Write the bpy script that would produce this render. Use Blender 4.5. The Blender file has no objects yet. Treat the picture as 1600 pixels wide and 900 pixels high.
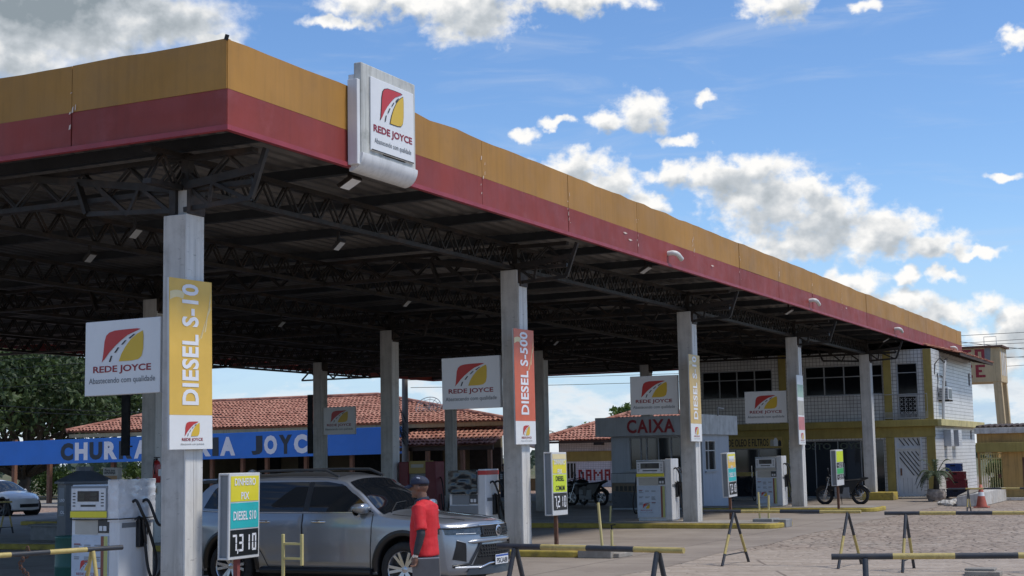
import bpy, bmesh, math, random
from mathutils import Vector, Matrix, Euler, noise as mnoise
random.seed(7)
R = math.radians
scene = bpy.context.scene
COL = scene.collection

# ---------------------------------------------------------------- camera
cam_d = bpy.data.cameras.new("camera")
cam_d.sensor_width = 36.0
cam_d.lens = 2292.47 / 1600 * 36.0
cam_d.clip_start = 0.1
cam_d.clip_end = 6000
cam = bpy.data.objects.new("camera", cam_d)
COL.objects.link(cam)
YAW, PITCH, ROLL = 0.4573, 0.1151, -0.0184
fw = Vector((-math.sin(YAW) * math.cos(PITCH), math.cos(YAW) * math.cos(PITCH), math.sin(PITCH)))
r0 = Vector((math.cos(YAW), math.sin(YAW), 0))
u0 = r0.cross(fw)
rr = r0 * math.cos(ROLL) + u0 * math.sin(ROLL)
uu = u0 * math.cos(ROLL) - r0 * math.sin(ROLL)
mw = Matrix.Identity(4)
for i in range(3):
    mw[i][0], mw[i][1], mw[i][2] = rr[i], uu[i], -fw[i]
mw[2][3] = 2.0
cam.matrix_world = mw
scene.camera = cam

# ---------------------------------------------------------------- exposure
scene.view_settings.view_transform = 'Standard'
scene.view_settings.look = 'None'
scene.view_settings.gamma = 1.0
scene.view_settings.use_curve_mapping = False
scene.view_settings.exposure = 0.25
scene.render.engine = 'CYCLES'
scene.cycles.max_bounces = 8
scene.cycles.use_denoising = True

# ---------------------------------------------------------------- sun
SUN_AZ = R(78)      # clockwise from +Y towards +X
SUN_EL = R(60)
sd = Vector((math.sin(SUN_AZ) * math.cos(SUN_EL), math.cos(SUN_AZ) * math.cos(SUN_EL), math.sin(SUN_EL)))
sun_d = bpy.data.lights.new("sun", 'SUN')
sun_d.energy = 2.5
sun_d.angle = R(9)
sun_d.color = (1.0, 0.95, 0.87)
sun = bpy.data.objects.new("sun", sun_d)
COL.objects.link(sun)
sun.rotation_euler = (-sd).to_track_quat('-Z', 'Y').to_euler()
sun.location = (30, 20, 60)

# ---------------------------------------------------------------- node helper
class NT:
    def __init__(s, tree):
        s.t = tree; s.n = tree.nodes; s.l = tree.links
    def node(s, kind, **kw):
        n = s.n.new(kind)
        for k, v in kw.items():
            setattr(n, k, v)
        return n
    def put(s, sock, v):
        if isinstance(v, bpy.types.NodeSocket):
            s.l.new(v, sock)
        elif v is not None:
            if hasattr(sock, 'default_value'):
                try:
                    sock.default_value = v
                except Exception:
                    sock.default_value = tuple(v) + (1.0,)
    def math(s, op, a, b=None, c=None, clamp=False):
        n = s.node('ShaderNodeMath', operation=op); n.use_clamp = clamp
        s.put(n.inputs[0], a)
        if b is not None: s.put(n.inputs[1], b)
        if c is not None: s.put(n.inputs[2], c)
        return n.outputs[0]
    def vmath(s, op, a, b=None, scale=None):
        n = s.node('ShaderNodeVectorMath', operation=op)
        s.put(n.inputs[0], a)
        if b is not None: s.put(n.inputs[1], b)
        if scale is not None: s.put(n.inputs['Scale'], scale)
        return n.outputs['Value'] if op in ('LENGTH', 'DOT_PRODUCT', 'DISTANCE') else n.outputs['Vector']
    def mapping(s, v, loc=(0, 0, 0), scale=(1, 1, 1), rot=(0, 0, 0)):
        n = s.node('ShaderNodeMapping')
        s.put(n.inputs['Vector'], v)
        n.inputs['Location'].default_value = loc
        n.inputs['Scale'].default_value = scale
        n.inputs['Rotation'].default_value = rot
        return n.outputs[0]
    def noise(s, v, scale, detail=4, rough=0.55, dist=0.0):
        n = s.node('ShaderNodeTexNoise')
        s.put(n.inputs['Vector'], v)
        n.inputs['Scale'].default_value = scale
        n.inputs['Detail'].default_value = detail
        n.inputs['Roughness'].default_value = rough
        n.inputs['Distortion'].default_value = dist
        return n.outputs[0]
    def step(s, v, a, b, lo=0.0, hi=1.0, smooth=True):
        n = s.node('ShaderNodeMapRange')
        n.interpolation_type = 'SMOOTHSTEP' if smooth else 'LINEAR'
        s.put(n.inputs['Value'], v)
        s.put(n.inputs['From Min'], a); s.put(n.inputs['From Max'], b)
        s.put(n.inputs['To Min'], lo); s.put(n.inputs['To Max'], hi)
        return n.outputs[0]
    def mix(s, f, a, b, blend='MIX'):
        n = s.node('ShaderNodeMix', data_type='RGBA', blend_type=blend)
        s.put(n.inputs[0], f)
        s.put(n.inputs[6], a if not isinstance(a, tuple) or len(a) == 4 else a + (1.0,))
        s.put(n.inputs[7], b if not isinstance(b, tuple) or len(b) == 4 else b + (1.0,))
        return n.outputs[2]
    def sep(s, v):
        n = s.node('ShaderNodeSeparateXYZ'); s.put(n.inputs[0], v); return n.outputs
    def comb(s, x, y, z):
        n = s.node('ShaderNodeCombineXYZ')
        s.put(n.inputs[0], x); s.put(n.inputs[1], y); s.put(n.inputs[2], z)
        return n.outputs[0]
    def bump(s, h, strength, dist=0.02):
        n = s.node('ShaderNodeBump')
        n.inputs['Strength'].default_value = strength
        n.inputs['Distance'].default_value = dist
        s.put(n.inputs['Height'], h)
        return n.outputs[0]

# ---------------------------------------------------------------- world: sky with cumulus
world = bpy.data.worlds.new("World")
scene.world = world
world.use_nodes = True
wt = NT(world.node_tree)
for n in list(wt.n): wt.n.remove(n)
out = wt.node('ShaderNodeOutputWorld')
sky = wt.node('ShaderNodeTexSky', sky_type='NISHITA')
sky.sun_disc = False
sky.sun_elevation = SUN_EL
sky.sun_rotation = SUN_AZ
sky.altitude = 100
sky.air_density = 1.0
sky.dust_density = 0.15
sky.ozone_density = 2.5
bg_sky = wt.node('ShaderNodeBackground')
bg_sky.inputs['Strength'].default_value = 0.15
hs = wt.node('ShaderNodeHueSaturation')
hs.inputs['Saturation'].default_value = 1.12
wt.l.new(sky.outputs[0], hs.inputs['Color'])
SKYCOL = wt.vmath('MULTIPLY', hs.outputs[0], (0.76, 0.80, 0.89))
tc = wt.node('ShaderNodeTexCoord')
dx, dy, dz = wt.sep(tc.outputs['Generated'])
az = wt.math('ARCTAN2', dx, dy)
el = wt.math('ARCSINE', dz)
P0 = wt.comb(az, el, 0.0)
BL = [(-0.3108, 0.1867, 0.0393, 0.0196), (-0.2812, 0.1703, 0.048, 0.0305), (-0.2434, 0.1577, 0.0393, 0.0284), (-0.2064, 0.143, 0.0349, 0.0196), (-0.1781, 0.1329, 0.0305, 0.0109), (-0.1501, 0.1267, 0.024, 0.0048), (-0.3456, 0.1903, 0.0218, 0.0105), (-0.2653, 0.1395, 0.0524, 0.0166), (-0.289, 0.1912, 0.0196, 0.014), (-0.2511, 0.1764, 0.0183, 0.0122),
 (-0.3662, 0.2332, 0.0253, 0.0166), (-0.3885, 0.228, 0.0148, 0.0096), (-0.3405, 0.2125, 0.0183, 0.0057), (-0.425, 0.2265, 0.014, 0.0048), (-0.4465, 0.2184, 0.0118, 0.0065), (-0.3199, 0.2363, 0.0079, 0.0057), (-0.4115, 0.1959, 0.0327, 0.0157), (-0.3853, 0.1822, 0.0284, 0.0183), (-0.3615, 0.1693, 0.0175, 0.0109),
 (-0.2286, 0.1122, 0.0262, 0.0113), (-0.2003, 0.0982, 0.0371, 0.0122), (-0.1722, 0.0886, 0.024, 0.0122), (-0.1913, 0.1147, 0.0122, 0.007), (-0.1669, 0.1135, 0.0122, 0.0061), (-0.1418, 0.0955, 0.014, 0.0105), (-0.1248, 0.0822, 0.0196, 0.0183), (-0.1371, 0.0724, 0.0284, 0.0131),
 (-0.4851, 0.303, 0.0502, 0.0262), (-0.5433, 0.3073, 0.0567, 0.0131), (-0.4087, 0.3078, 0.0611, 0.0105), (-0.2674, 0.298, 0.0327, 0.014), (-0.5789, 0.2939, 0.0284, 0.0057), (-0.2078, 0.2899, 0.0105, 0.0061),
 (-0.7627, 0.2886, 0.1047, 0.0414), (-0.7985, 0.2619, 0.0567, 0.0262), (-0.6918, 0.2948, 0.0611, 0.0262), (-0.6618, 0.2807, 0.0218, 0.0079), (-0.1178, 0.2624, 0.0148, 0.0065), (-0.1275, 0.1754, 0.0131, 0.0039), (-0.105, 0.07, 0.042, 0.02), (-0.15, 0.056, 0.05, 0.014)]

wn = wt.node('ShaderNodeTexNoise')          # domain warp shared by both samples
wt.put(wn.inputs['Vector'], P0); wn.inputs['Scale'].default_value = 36.0; wn.inputs['Detail'].default_value = 2.0
wn2 = wt.node('ShaderNodeTexNoise')
wt.put(wn2.inputs['Vector'], P0); wn2.inputs['Scale'].default_value = 130.0; wn2.inputs['Detail'].default_value = 3.0
warp = wt.vmath('ADD', wt.vmath('SCALE', wt.vmath('SUBTRACT', wn.outputs['Color'], (0.5, 0.5, 0.5)), scale=0.024),
                wt.vmath('SCALE', wt.vmath('SUBTRACT', wn2.outputs['Color'], (0.5, 0.5, 0.5)), scale=0.010))
PW = wt.vmath('ADD', P0, warp)

def blob_field(P, blobs):
    acc = None
    for (a, e, ra, re) in blobs:
        m = wt.mapping(P, loc=(-a / ra, -e / re, 0), scale=(1 / ra, 1 / re, 0))
        ln = wt.vmath('LENGTH', m)
        acc = ln if acc is None else wt.math('SMOOTH_MIN', acc, ln, 0.25)
    return wt.math('SUBTRACT', 1.0, acc)
f0 = blob_field(PW, BL)
PS = wt.vmath('ADD', PW, (-0.003, 0.009, 0.0))
f1 = blob_field(PS, BL)
n0 = wt.noise(wt.mapping(P0, scale=(1, 1.2, 1)), 75.0, 9, 0.58)
na = wt.noise(wt.mapping(P0, scale=(1, 1.2, 1)), 46.0, 4, 0.5)
nb = wt.noise(wt.mapping(wt.vmath('ADD', P0, (-0.004, 0.005, 0.0)), scale=(1, 1.2, 1)), 46.0, 4, 0.5)
d0 = wt.math('ADD', f0, wt.math('MULTIPLY', wt.math('SUBTRACT', n0, 0.5), wt.math('SUBTRACT', 1.5, wt.step(wt.vmath('LENGTH', wt.mapping(P0, loc=(0.78 / 0.22, -0.30 / 0.08, 0), scale=(1 / 0.22, 1 / 0.08, 0))), 0.5, 1.2, 0.85, 0.0))))
d1 = wt.math('ADD', f1, wt.math('MULTIPLY', wt.math('SUBTRACT', nb, 0.5), 0.7))
a_cum = wt.step(d0, -0.06, 0.58)
slope = wt.math('MULTIPLY', wt.math('SUBTRACT', na, nb), 0.6)
lum_c = wt.math('ADD', wt.step(d1, 0.0, 0.85, 1.03, 0.70, True), slope)
lum_c = wt.math('MAXIMUM', wt.math('MINIMUM', lum_c, 1.06), 0.55)
# the wide cloud deck elsewhere in the sky (low streets near the horizon, broken deck behind the camera)
deck_n = wt.noise(wt.mapping(P0, scale=(1.0, 2.6, 1)), 17.0, 7, 0.62, 0.2)
low = wt.step(el, 0.015, 0.105, 1.0, 0.0)
away = wt.step(wt.math('ABSOLUTE', wt.math('ADD', az, 0.46)), 0.62, 1.1, 0.0, 1.0)
cov = wt.math('MAXIMUM', wt.math('MULTIPLY', low, 0.20), wt.math('MULTIPLY', away, 0.10))
high = wt.step(el, 0.36, 0.6, 0.0, 0.12)
cov = wt.math('MAXIMUM', cov, high)
a_deck = wt.step(wt.math('ADD', deck_n, cov), 0.60, 0.80)
a_deck = wt.math('MULTIPLY', a_deck, wt.math('GREATER_THAN', cov, 0.004))
deck_l = wt.step(deck_n, 0.4, 0.75, 0.98, 0.74)
# thin high cirrus
cir = wt.noise(wt.mapping(P0, scale=(0.9, 5.5, 1), rot=(0, 0, 0.25)), 9.0, 6, 0.6, 0.6)
a_cir = wt.step(cir, 0.48, 0.82, 0.0, 0.34)
a_cir = wt.math('ADD', a_cir, wt.step(el, 0.0, 0.16, 0.6, 0.0))
# grey storm-lit belly of the large cloud top left
grey = wt.step(wt.vmath('LENGTH', wt.mapping(P0, loc=(0.80 / 0.16, -0.325 / 0.05, 0), scale=(1 / 0.16, 1 / 0.05, 0))), 0.35, 1.25, 0.45, 0.0)
lum_c = wt.math('SUBTRACT', lum_c, grey)
lum_c = wt.math('MAXIMUM', lum_c, 0.42)
ramp = wt.node('ShaderNodeValToRGB')
ramp.color_ramp.elements[0].position = 0.0; ramp.color_ramp.elements[0].color = (0.27, 0.32, 0.36, 1)
ramp.color_ramp.elements[1].position = 1.0; ramp.color_ramp.elements[1].color = (0.98, 0.97, 0.95, 1)
e = ramp.color_ramp.elements.new(0.5); e.color = (0.56, 0.60, 0.64, 1)
wt.l.new(wt.step(lum_c, 0.42, 1.0, 0, 1, False), ramp.inputs[0])
awayl = wt.step(away, 0.0, 1.0, 1.0, 0.62, False)
deckc = wt.mix(wt.step(deck_l, 0.7, 1.0, 0, 1, False), (0.60, 0.68, 0.76), (0.95, 0.96, 0.96))
bg_c = wt.node('ShaderNodeBackground'); bg_c.inputs['Strength'].default_value = 0.86
wt.l.new(ramp.outputs[0], bg_c.inputs['Color'])
bg_d = wt.node('ShaderNodeBackground'); wt.put(bg_d.inputs['Strength'], wt.math('MULTIPLY', awayl, 0.88))
wt.put(bg_d.inputs['Color'], deckc)
bg_ci = wt.node('ShaderNodeBackground'); bg_ci.inputs['Strength'].default_value = 0.70
wt.put(bg_ci.inputs['Color'], wt.mix(wt.step(el, 0.03, 0.2), (0.42, 0.64, 1.0), (0.78, 0.86, 1.0)))
wt.l.new(SKYCOL, bg_sky.inputs['Color'])
def mixs(f, a, b):
    m = wt.node('ShaderNodeMixShader'); wt.put(m.inputs[0], f); wt.l.new(a, m.inputs[1]); wt.l.new(b, m.inputs[2]); return m.outputs[0]
s1 = mixs(a_cir, bg_sky.outputs[0], bg_ci.outputs[0])
s2 = mixs(a_deck, s1, bg_d.outputs[0])
s3 = mixs(a_cum, s2, bg_c.outputs[0])
wt.l.new(s3, out.inputs['Surface'])

# ---------------------------------------------------------------- materials
MATS = {}
def pmat(name, color, rough=0.6, metal=0.0, var=0.12, vscale=2.0, bump=0.0, bscale=40.0, streak=0.0, dirt=None, dirt_amt=0.0, dscale=1.5, spec=0.5, coat=0.0, rvar=True, base=0.0, world=False, stretch=(1, 1, 1), alpha=None):
    m = bpy.data.materials.new(name); m.use_nodes = True
    t = NT(m.node_tree)
    b = t.n['Principled BSDF']
    tcn = t.node('ShaderNodeTexCoord')
    if world:
        co = t.node('ShaderNodeNewGeometry').outputs['Position']
    else:
        co = tcn.outputs['Object']
    col = color + (1.0,)
    c = col
    if var > 0:
        n = t.noise(t.mapping(co, scale=stretch), vscale, 5, 0.6)
        f = t.step(n, 0.3, 0.7, 1 - var, 1 + var)
        c = t.mix(1.0, col, t.comb(f, f, f), 'MULTIPLY')
    if streak > 0:
        n = t.noise(t.mapping(co, scale=(6, 6, 0.35)), 1.6, 5, 0.65)
        f = t.step(n, 0.42, 0.72, 1.0, 1 - streak)
        c = t.mix(1.0, c, t.comb(f, f, f), 'MULTIPLY')
    if dirt is not None:
        n = t.noise(co, dscale, 6, 0.7)
        c = t.mix(t.step(n, 0.5, 0.72, 0, dirt_amt), c, dirt + (1.0,))
    if base > 0:      # splashed dirt round the foot
        zz = t.sep(co)[2]; nn = t.noise(t.mapping(co, scale=(3, 3, 1.2)), 3.0, 5, 0.7)
        f = t.math('MULTIPLY', t.step(t.math('ADD', zz, t.math('MULTIPLY', nn, 1.1)), 0.5, 1.35, 1.0, 0.0), base)
        c = t.mix(f, c, (0.15, 0.12, 0.09, 1.0))
        sc = t.noise(t.mapping(co, scale=(2.5, 2.5, 9)), 2.2, 3, 0.5)
        c = t.mix(t.step(sc, 0.66, 0.70, 0, 0.45), c, (0.17, 0.16, 0.15, 1.0))
    t.put(b.inputs['Base Color'], c)
    rn = t.noise(co, vscale * 3, 3)
    if rvar: t.put(b.inputs['Roughness'], t.step(rn, 0.3, 0.7, max(0.02, rough * 0.88), min(1, rough * 1.1)))
    else: b.inputs['Roughness'].default_value = rough
    b.inputs['Metallic'].default_value = metal
    b.inputs['Specular IOR Level'].default_value = spec
    if coat: 
        b.inputs['Coat Weight'].default_value = coat
        b.inputs['Coat Roughness'].default_value = 0.03
    if bump > 0:
        t.put(b.inputs['Normal'], t.bump(t.noise(co, bscale, 4), bump, 0.01))
    MATS[name] = m
    return m

pmat('white_paint', (0.66, 0.66, 0.64), 0.55, var=0.06, vscale=1.2, streak=0.14, dirt=(0.33, 0.29, 0.24), dirt_amt=0.25, dscale=2.2)
pmat('column_concrete', (0.54, 0.515, 0.475), 0.78, var=0.10, vscale=1.5, bump=0.35, bscale=30, streak=0.22, dirt=(0.24, 0.21, 0.18), dirt_amt=0.45, dscale=1.6, base=0.55)
pmat('spout_lit_face_white', (0.68, 0.66, 0.62), 0.5, var=0.06, streak=0.2, dirt=(0.34, 0.30, 0.25), dirt_amt=0.4, dscale=2.0, base=0.3)  # white of the spouts; on columns its paleness paints the bright right face
pmat('fascia_yellow', (0.40, 0.195, 0.034), 0.62, var=0.10, vscale=0.5, streak=0.12, bump=0.1, bscale=60, dirt=(0.22, 0.12, 0.04), dirt_amt=0.35, dscale=0.6)
pmat('fascia_red', (0.255, 0.036, 0.024), 0.6, var=0.12, vscale=0.7, streak=0.10, bump=0.1, bscale=60, dirt=(0.36, 0.10, 0.10), dirt_amt=0.35, dscale=0.9)
pmat('fascia_lip', (0.30, 0.04, 0.05), 0.5, var=0.1)
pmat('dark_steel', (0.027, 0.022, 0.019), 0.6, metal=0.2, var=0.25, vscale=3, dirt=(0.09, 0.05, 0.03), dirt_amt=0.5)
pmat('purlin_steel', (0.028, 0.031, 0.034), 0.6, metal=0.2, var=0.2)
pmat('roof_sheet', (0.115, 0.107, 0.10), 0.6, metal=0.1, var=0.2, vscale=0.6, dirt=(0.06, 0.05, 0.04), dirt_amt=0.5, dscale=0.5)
pmat('sign_white', (0.74, 0.74, 0.73), 0.35, var=0.04, vscale=1.5, dirt=(0.45, 0.43, 0.40), dirt_amt=0.18)
pmat('sign_yellow', (0.74, 0.46, 0.075), 0.4, var=0.08, vscale=1.2, dirt=(0.55, 0.42, 0.2), dirt_amt=0.4, dscale=1.2)
pmat('sign_orange', (0.62, 0.125, 0.055), 0.4, var=0.08, dirt=(0.55, 0.24, 0.12), dirt_amt=0.4)
pmat('sign_straw', (0.62, 0.43, 0.16), 0.45, var=0.1, dirt=(0.55, 0.45, 0.3), dirt_amt=0.4)
pmat('sign_box_grey', (0.52, 0.52, 0.48), 0.6, var=0.12, streak=0.3, dirt=(0.16, 0.16, 0.12), dirt_amt=0.5, dscale=2.5)
pmat('sign_box_white', (0.70, 0.70, 0.69), 0.5, var=0.06, streak=0.15)
pmat('swoosh_cream', (0.72, 0.60, 0.33), 0.45, var=0.1)
pmat('logo_red', (0.50, 0.035, 0.03), 0.4, var=0.05)
pmat('logo_yellow', (0.68, 0.44, 0.03), 0.4, var=0.05)
pmat('logo_black', (0.02, 0.022, 0.025), 0.5, var=0.0)
pmat('letter_red', (0.28, 0.016, 0.025), 0.45, var=0.06)
pmat('letter_white', (0.78, 0.78, 0.80), 0.4, var=0.04)
pmat('letter_dark', (0.016, 0.026, 0.04), 0.45, var=0.1)
pmat('letter_grey', (0.16, 0.17, 0.18), 0.5, var=0.0)
pmat('banner_blue', (0.016, 0.17, 0.60), 0.42, var=0.06, vscale=0.8)
pmat('panel_yellow', (0.74, 0.64, 0.03), 0.35, var=0.05)
pmat('panel_lime', (0.60, 0.72, 0.03), 0.35, var=0.05)
pmat('panel_teal', (0.03, 0.44, 0.44), 0.35, var=0.05)
pmat('panel_green', (0.06, 0.42, 0.13), 0.35, var=0.05)
pmat('panel_black', (0.012, 0.014, 0.015), 0.35, var=0.05)
pmat('barrier_yellow', (0.47, 0.365, 0.125), 0.55, var=0.2, vscale=9, dirt=(0.10, 0.07, 0.04), dirt_amt=0.6, dscale=9)
pmat('barrier_black', (0.030, 0.034, 0.042), 0.5, var=0.2, vscale=8, dirt=(0.09, 0.07, 0.05), dirt_amt=0.5, dscale=10)
pmat('kerb_yellow', (0.40, 0.30, 0.055), 0.8, var=0.2, vscale=3, bump=0.4, bscale=25, dirt=(0.10, 0.085, 0.06), dirt_amt=0.75, dscale=2.3)
pmat('kerb_concrete', (0.30, 0.27, 0.23), 0.85, var=0.2, vscale=2, bump=0.4, bscale=25, dirt=(0.14, 0.11, 0.08), dirt_amt=0.6, dscale=1.8)
pmat('rust', (0.13, 0.06, 0.035), 0.8, var=0.3, vscale=10)
pmat('rust_red', (0.22, 0.055, 0.05), 0.6, var=0.2, vscale=10)
pmat('black_rubber', (0.012, 0.012, 0.013), 0.55, var=0.1)
pmat('tyre_rubber', (0.016, 0.016, 0.017), 0.8, var=0.15, vscale=6)
pmat('black_plastic', (0.014, 0.015, 0.017), 0.35, var=0.08)
pmat('matte_black', (0.01, 0.01, 0.011), 0.8, var=0.05)
pmat('car_silver', (0.275, 0.295, 0.325), 0.30, metal=0.6, var=0.0, coat=1.0, rvar=False)
pmat('car_white', (0.74, 0.75, 0.77), 0.3, var=0.0, coat=1.0, rvar=False)
pmat('car_glass', (0.006, 0.008, 0.011), 0.03, var=0.0, spec=0.6, coat=0.0, rvar=False)
pmat('chrome', (0.75, 0.75, 0.76), 0.12, metal=1.0, var=0.02)
pmat('alloy', (0.52, 0.53, 0.55), 0.25, metal=0.8, var=0.03)
pmat('lamp_lens', (0.05, 0.055, 0.065), 0.08, metal=0.2, var=0.5, vscale=16, coat=0.8)
pmat('lamp_white', (0.80, 0.81, 0.82), 0.2, var=0.05)
pmat('plate_white', (0.75, 0.76, 0.77), 0.4, var=0.03)
pmat('plate_blue', (0.03, 0.09, 0.35), 0.4, var=0.03)
pmat('skin_brown', (0.16, 0.078, 0.048), 0.55, var=0.08, vscale=12)
pmat('shirt_red', (0.56, 0.014, 0.02), 0.75, var=0.07, vscale=14, bump=0.3, bscale=14)
pmat('navy_cloth', (0.012, 0.018, 0.042), 0.75, var=0.12, vscale=30)
pmat('sleeve_cloth', (0.026, 0.027, 0.033), 0.7, var=0.12, vscale=40, bump=0.25, bscale=30)
pmat('jeans', (0.035, 0.042, 0.06), 0.85, var=0.2, vscale=12)
pmat('shirt_black', (0.015, 0.016, 0.018), 0.85, var=0.15)
pmat('shirt_pale', (0.50, 0.52, 0.60), 0.8, var=0.08)
pmat('hair_dark', (0.015, 0.012, 0.010), 0.8, var=0.2)
pmat('folder_grey', (0.13, 0.12, 0.115), 0.55, var=0.08, vscale=6)
pmat('pump_white', (0.66, 0.67, 0.68), 0.38, var=0.05, vscale=3, streak=0.12, dirt=(0.34, 0.31, 0.27), dirt_amt=0.3, dscale=3)
pmat('pump_blue_white', (0.46, 0.53, 0.62), 0.3, var=0.05, vscale=3, dirt=(0.4, 0.38, 0.34), dirt_amt=0.25)
pmat('pump_grey', (0.20, 0.215, 0.23), 0.42, var=0.08)
pmat('pump_dark', (0.035, 0.037, 0.04), 0.35, var=0.1)
pmat('pump_beige', (0.42, 0.40, 0.35), 0.5, var=0.1)
pmat('pump_red', (0.17, 0.018, 0.025), 0.45, var=0.1)
pmat('lcd', (0.05, 0.055, 0.05), 0.15, var=0.1)
pmat('lcd_frame', (0.028, 0.02, 0.02), 0.3, var=0.1)
pmat('stripe_brown', (0.22, 0.075, 0.05), 0.4, var=0.05)
pmat('stripe_olive', (0.45, 0.46, 0.17), 0.4, var=0.05)
pmat('plastic_film', (0.62, 0.63, 0.65), 0.16, var=0.12, vscale=6, bump=1.0, bscale=9, coat=0.6)
pmat('black_film', (0.014, 0.018, 0.022), 0.18, var=0.3, vscale=6, bump=1.0, bscale=10, coat=0.6)
pmat('oil_tank_grey', (0.085, 0.095, 0.105), 0.5, var=0.12)
pmat('fire_red', (0.40, 0.025, 0.022), 0.35, var=0.06, coat=0.4)
pmat('wood_post', (0.20, 0.095, 0.055), 0.75, var=0.2, vscale=4, stretch=(6, 6, 0.6))
pmat('wood_chair', (0.13, 0.06, 0.03), 0.6, var=0.2, vscale=6)
pmat('plaster_ochre', (0.50, 0.30, 0.10), 0.85, var=0.12, vscale=0.8, streak=0.3, bump=0.2, bscale=20, dirt=(0.16, 0.10, 0.05), dirt_amt=0.6, dscale=0.9)
pmat('plaster_cream', (0.56, 0.42, 0.235), 0.85, var=0.1, vscale=0.8, streak=0.25, dirt=(0.2, 0.14, 0.08), dirt_amt=0.5, dscale=0.8)
pmat('trim_yellow', (0.35, 0.27, 0.075), 0.7, var=0.12, vscale=1.4, streak=0.18, dirt=(0.2, 0.15, 0.04), dirt_amt=0.4)
pmat('trim_yellow_lit', (0.56, 0.47, 0.20), 0.7, var=0.12, vscale=1.4, streak=0.22, dirt=(0.2, 0.17, 0.10), dirt_amt=0.5)  # lit copy of the yellow trim, side light put into the colour
pmat('gate_yellow', (0.56, 0.47, 0.20), 0.55, var=0.1)
pmat('booth_grey', (0.44, 0.48, 0.53), 0.7, var=0.06, vscale=1.5, streak=0.12, dirt=(0.22, 0.22, 0.22), dirt_amt=0.3)
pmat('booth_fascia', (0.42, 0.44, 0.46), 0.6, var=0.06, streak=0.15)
pmat('booth_fascia_lit', (0.58, 0.60, 0.60), 0.6, var=0.15, vscale=2.5, streak=0.2)  # lighter copy of the booth fascia: brightness of its right side painted in
pmat('shop_glass', (0.014, 0.017, 0.022), 0.05, var=0.1, vscale=0.7, spec=0.8)
pmat('window_glass', (0.006, 0.007, 0.009), 0.06, var=0.1, spec=0.35)
pmat('frame_grey', (0.30, 0.31, 0.32), 0.5, var=0.06)
pmat('lamp_face', (0.36, 0.36, 0.35), 0.3, var=0.1)
pmat('paint_chip', (0.62, 0.50, 0.42), 0.8, var=0.15)
pmat('frame_white', (0.58, 0.58, 0.57), 0.5, var=0.06)
pmat('door_white', (0.60, 0.61, 0.62), 0.5, var=0.05, streak=0.1)
pmat('poster_blue', (0.05, 0.065, 0.09), 0.3, var=0.3, vscale=1.1)
pmat('poster_brown', (0.13, 0.095, 0.06), 0.3, var=0.3, vscale=1.4)
pmat('ochre_sign', (0.42, 0.30, 0.09), 0.5, var=0.08)
pmat('glass_lettering', (0.075, 0.095, 0.075), 0.5, var=0.1)
pmat('crate_blue', (0.015, 0.055, 0.22), 0.45, var=0.08)
pmat('crate_red', (0.20, 0.012, 0.02), 0.45, var=0.08)
pmat('crate_navy', (0.008, 0.014, 0.04), 0.45, var=0.08)
pmat('cone_orange', (0.42, 0.10, 0.06), 0.6, var=0.15, vscale=5, dirt=(0.2, 0.1, 0.08), dirt_amt=0.5)
pmat('planter_stone', (0.30, 0.255, 0.22), 0.9, var=0.3, vscale=9, bump=0.8, bscale=14, dirt=(0.12, 0.09, 0.07), dirt_amt=0.7, dscale=6)
pmat('concrete_block', (0.24, 0.235, 0.225), 0.9, var=0.15, vscale=4, bump=0.5, bscale=25)
pmat('whitewash', (0.56, 0.54, 0.50), 0.9, var=0.15, vscale=2, streak=0.3, bump=0.4, bscale=15, dirt=(0.24, 0.19, 0.14), dirt_amt=0.7, dscale=2.2)
pmat('pole_concrete', (0.22, 0.21, 0.20), 0.85, var=0.12)
pmat('pole_grey', (0.40, 0.40, 0.38), 0.6, var=0.1)
pmat('wire_black', (0.02, 0.02, 0.022), 0.6, var=0.0)
pmat('dish_mesh', (0.30, 0.32, 0.33), 0.5, var=0.0)
pmat('dish_white', (0.62, 0.64, 0.66), 0.5, var=0.05)
pmat('bark', (0.055, 0.042, 0.03), 0.9, var=0.25, vscale=5, bump=0.6, bscale=16)
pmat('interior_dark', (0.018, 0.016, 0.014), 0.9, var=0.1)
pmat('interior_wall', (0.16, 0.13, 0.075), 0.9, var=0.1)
pmat('tank_teal', (0.015, 0.10, 0.075), 0.5, var=0.1)
pmat('cardboard_sign', (0.50, 0.47, 0.42), 0.6, var=0.06)
pmat('safety_orange', (0.42, 0.25, 0.12), 0.6, var=0.06)
pmat('lattice_white', (0.36, 0.36, 0.35), 0.6, var=0.06)
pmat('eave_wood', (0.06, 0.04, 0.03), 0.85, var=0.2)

def leafmat(name, c1, c2, c3):
    m = bpy.data.materials.new(name); m.use_nodes = True
    t = NT(m.node_tree); b = t.n['Principled BSDF']
    co = t.node('ShaderNodeTexCoord').outputs['Object']
    n = t.noise(co, 0.75, 4, 0.6); n2 = t.noise(co, 9.0, 2)
    c = t.mix(t.step(n, 0.4, 0.62), c1, c2)
    c = t.mix(t.step(n2, 0.5, 0.75, 0, 0.7), c, c3)
    t.put(b.inputs['Base Color'], c)
    b.inputs['Roughness'].default_value = 0.6
    tr = t.node('ShaderNodeBsdfTranslucent'); t.put(tr.inputs['Color'], c)
    mx = t.node('ShaderNodeMixShader'); mx.inputs[0].default_value = 0.3
    o = t.n['Material Output']
    t.l.new(b.outputs[0], mx.inputs[1]); t.l.new(tr.outputs[0], mx.inputs[2]); t.l.new(mx.outputs[0], o.inputs['Surface'])
    MATS[name] = m
leafmat('leaves_dark', (0.032, 0.055, 0.018), (0.062, 0.10, 0.026), (0.11, 0.145, 0.035))
leafmat('leaves_mid', (0.07, 0.12, 0.025), (0.12, 0.19, 0.04), (0.18, 0.24, 0.06))
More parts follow.
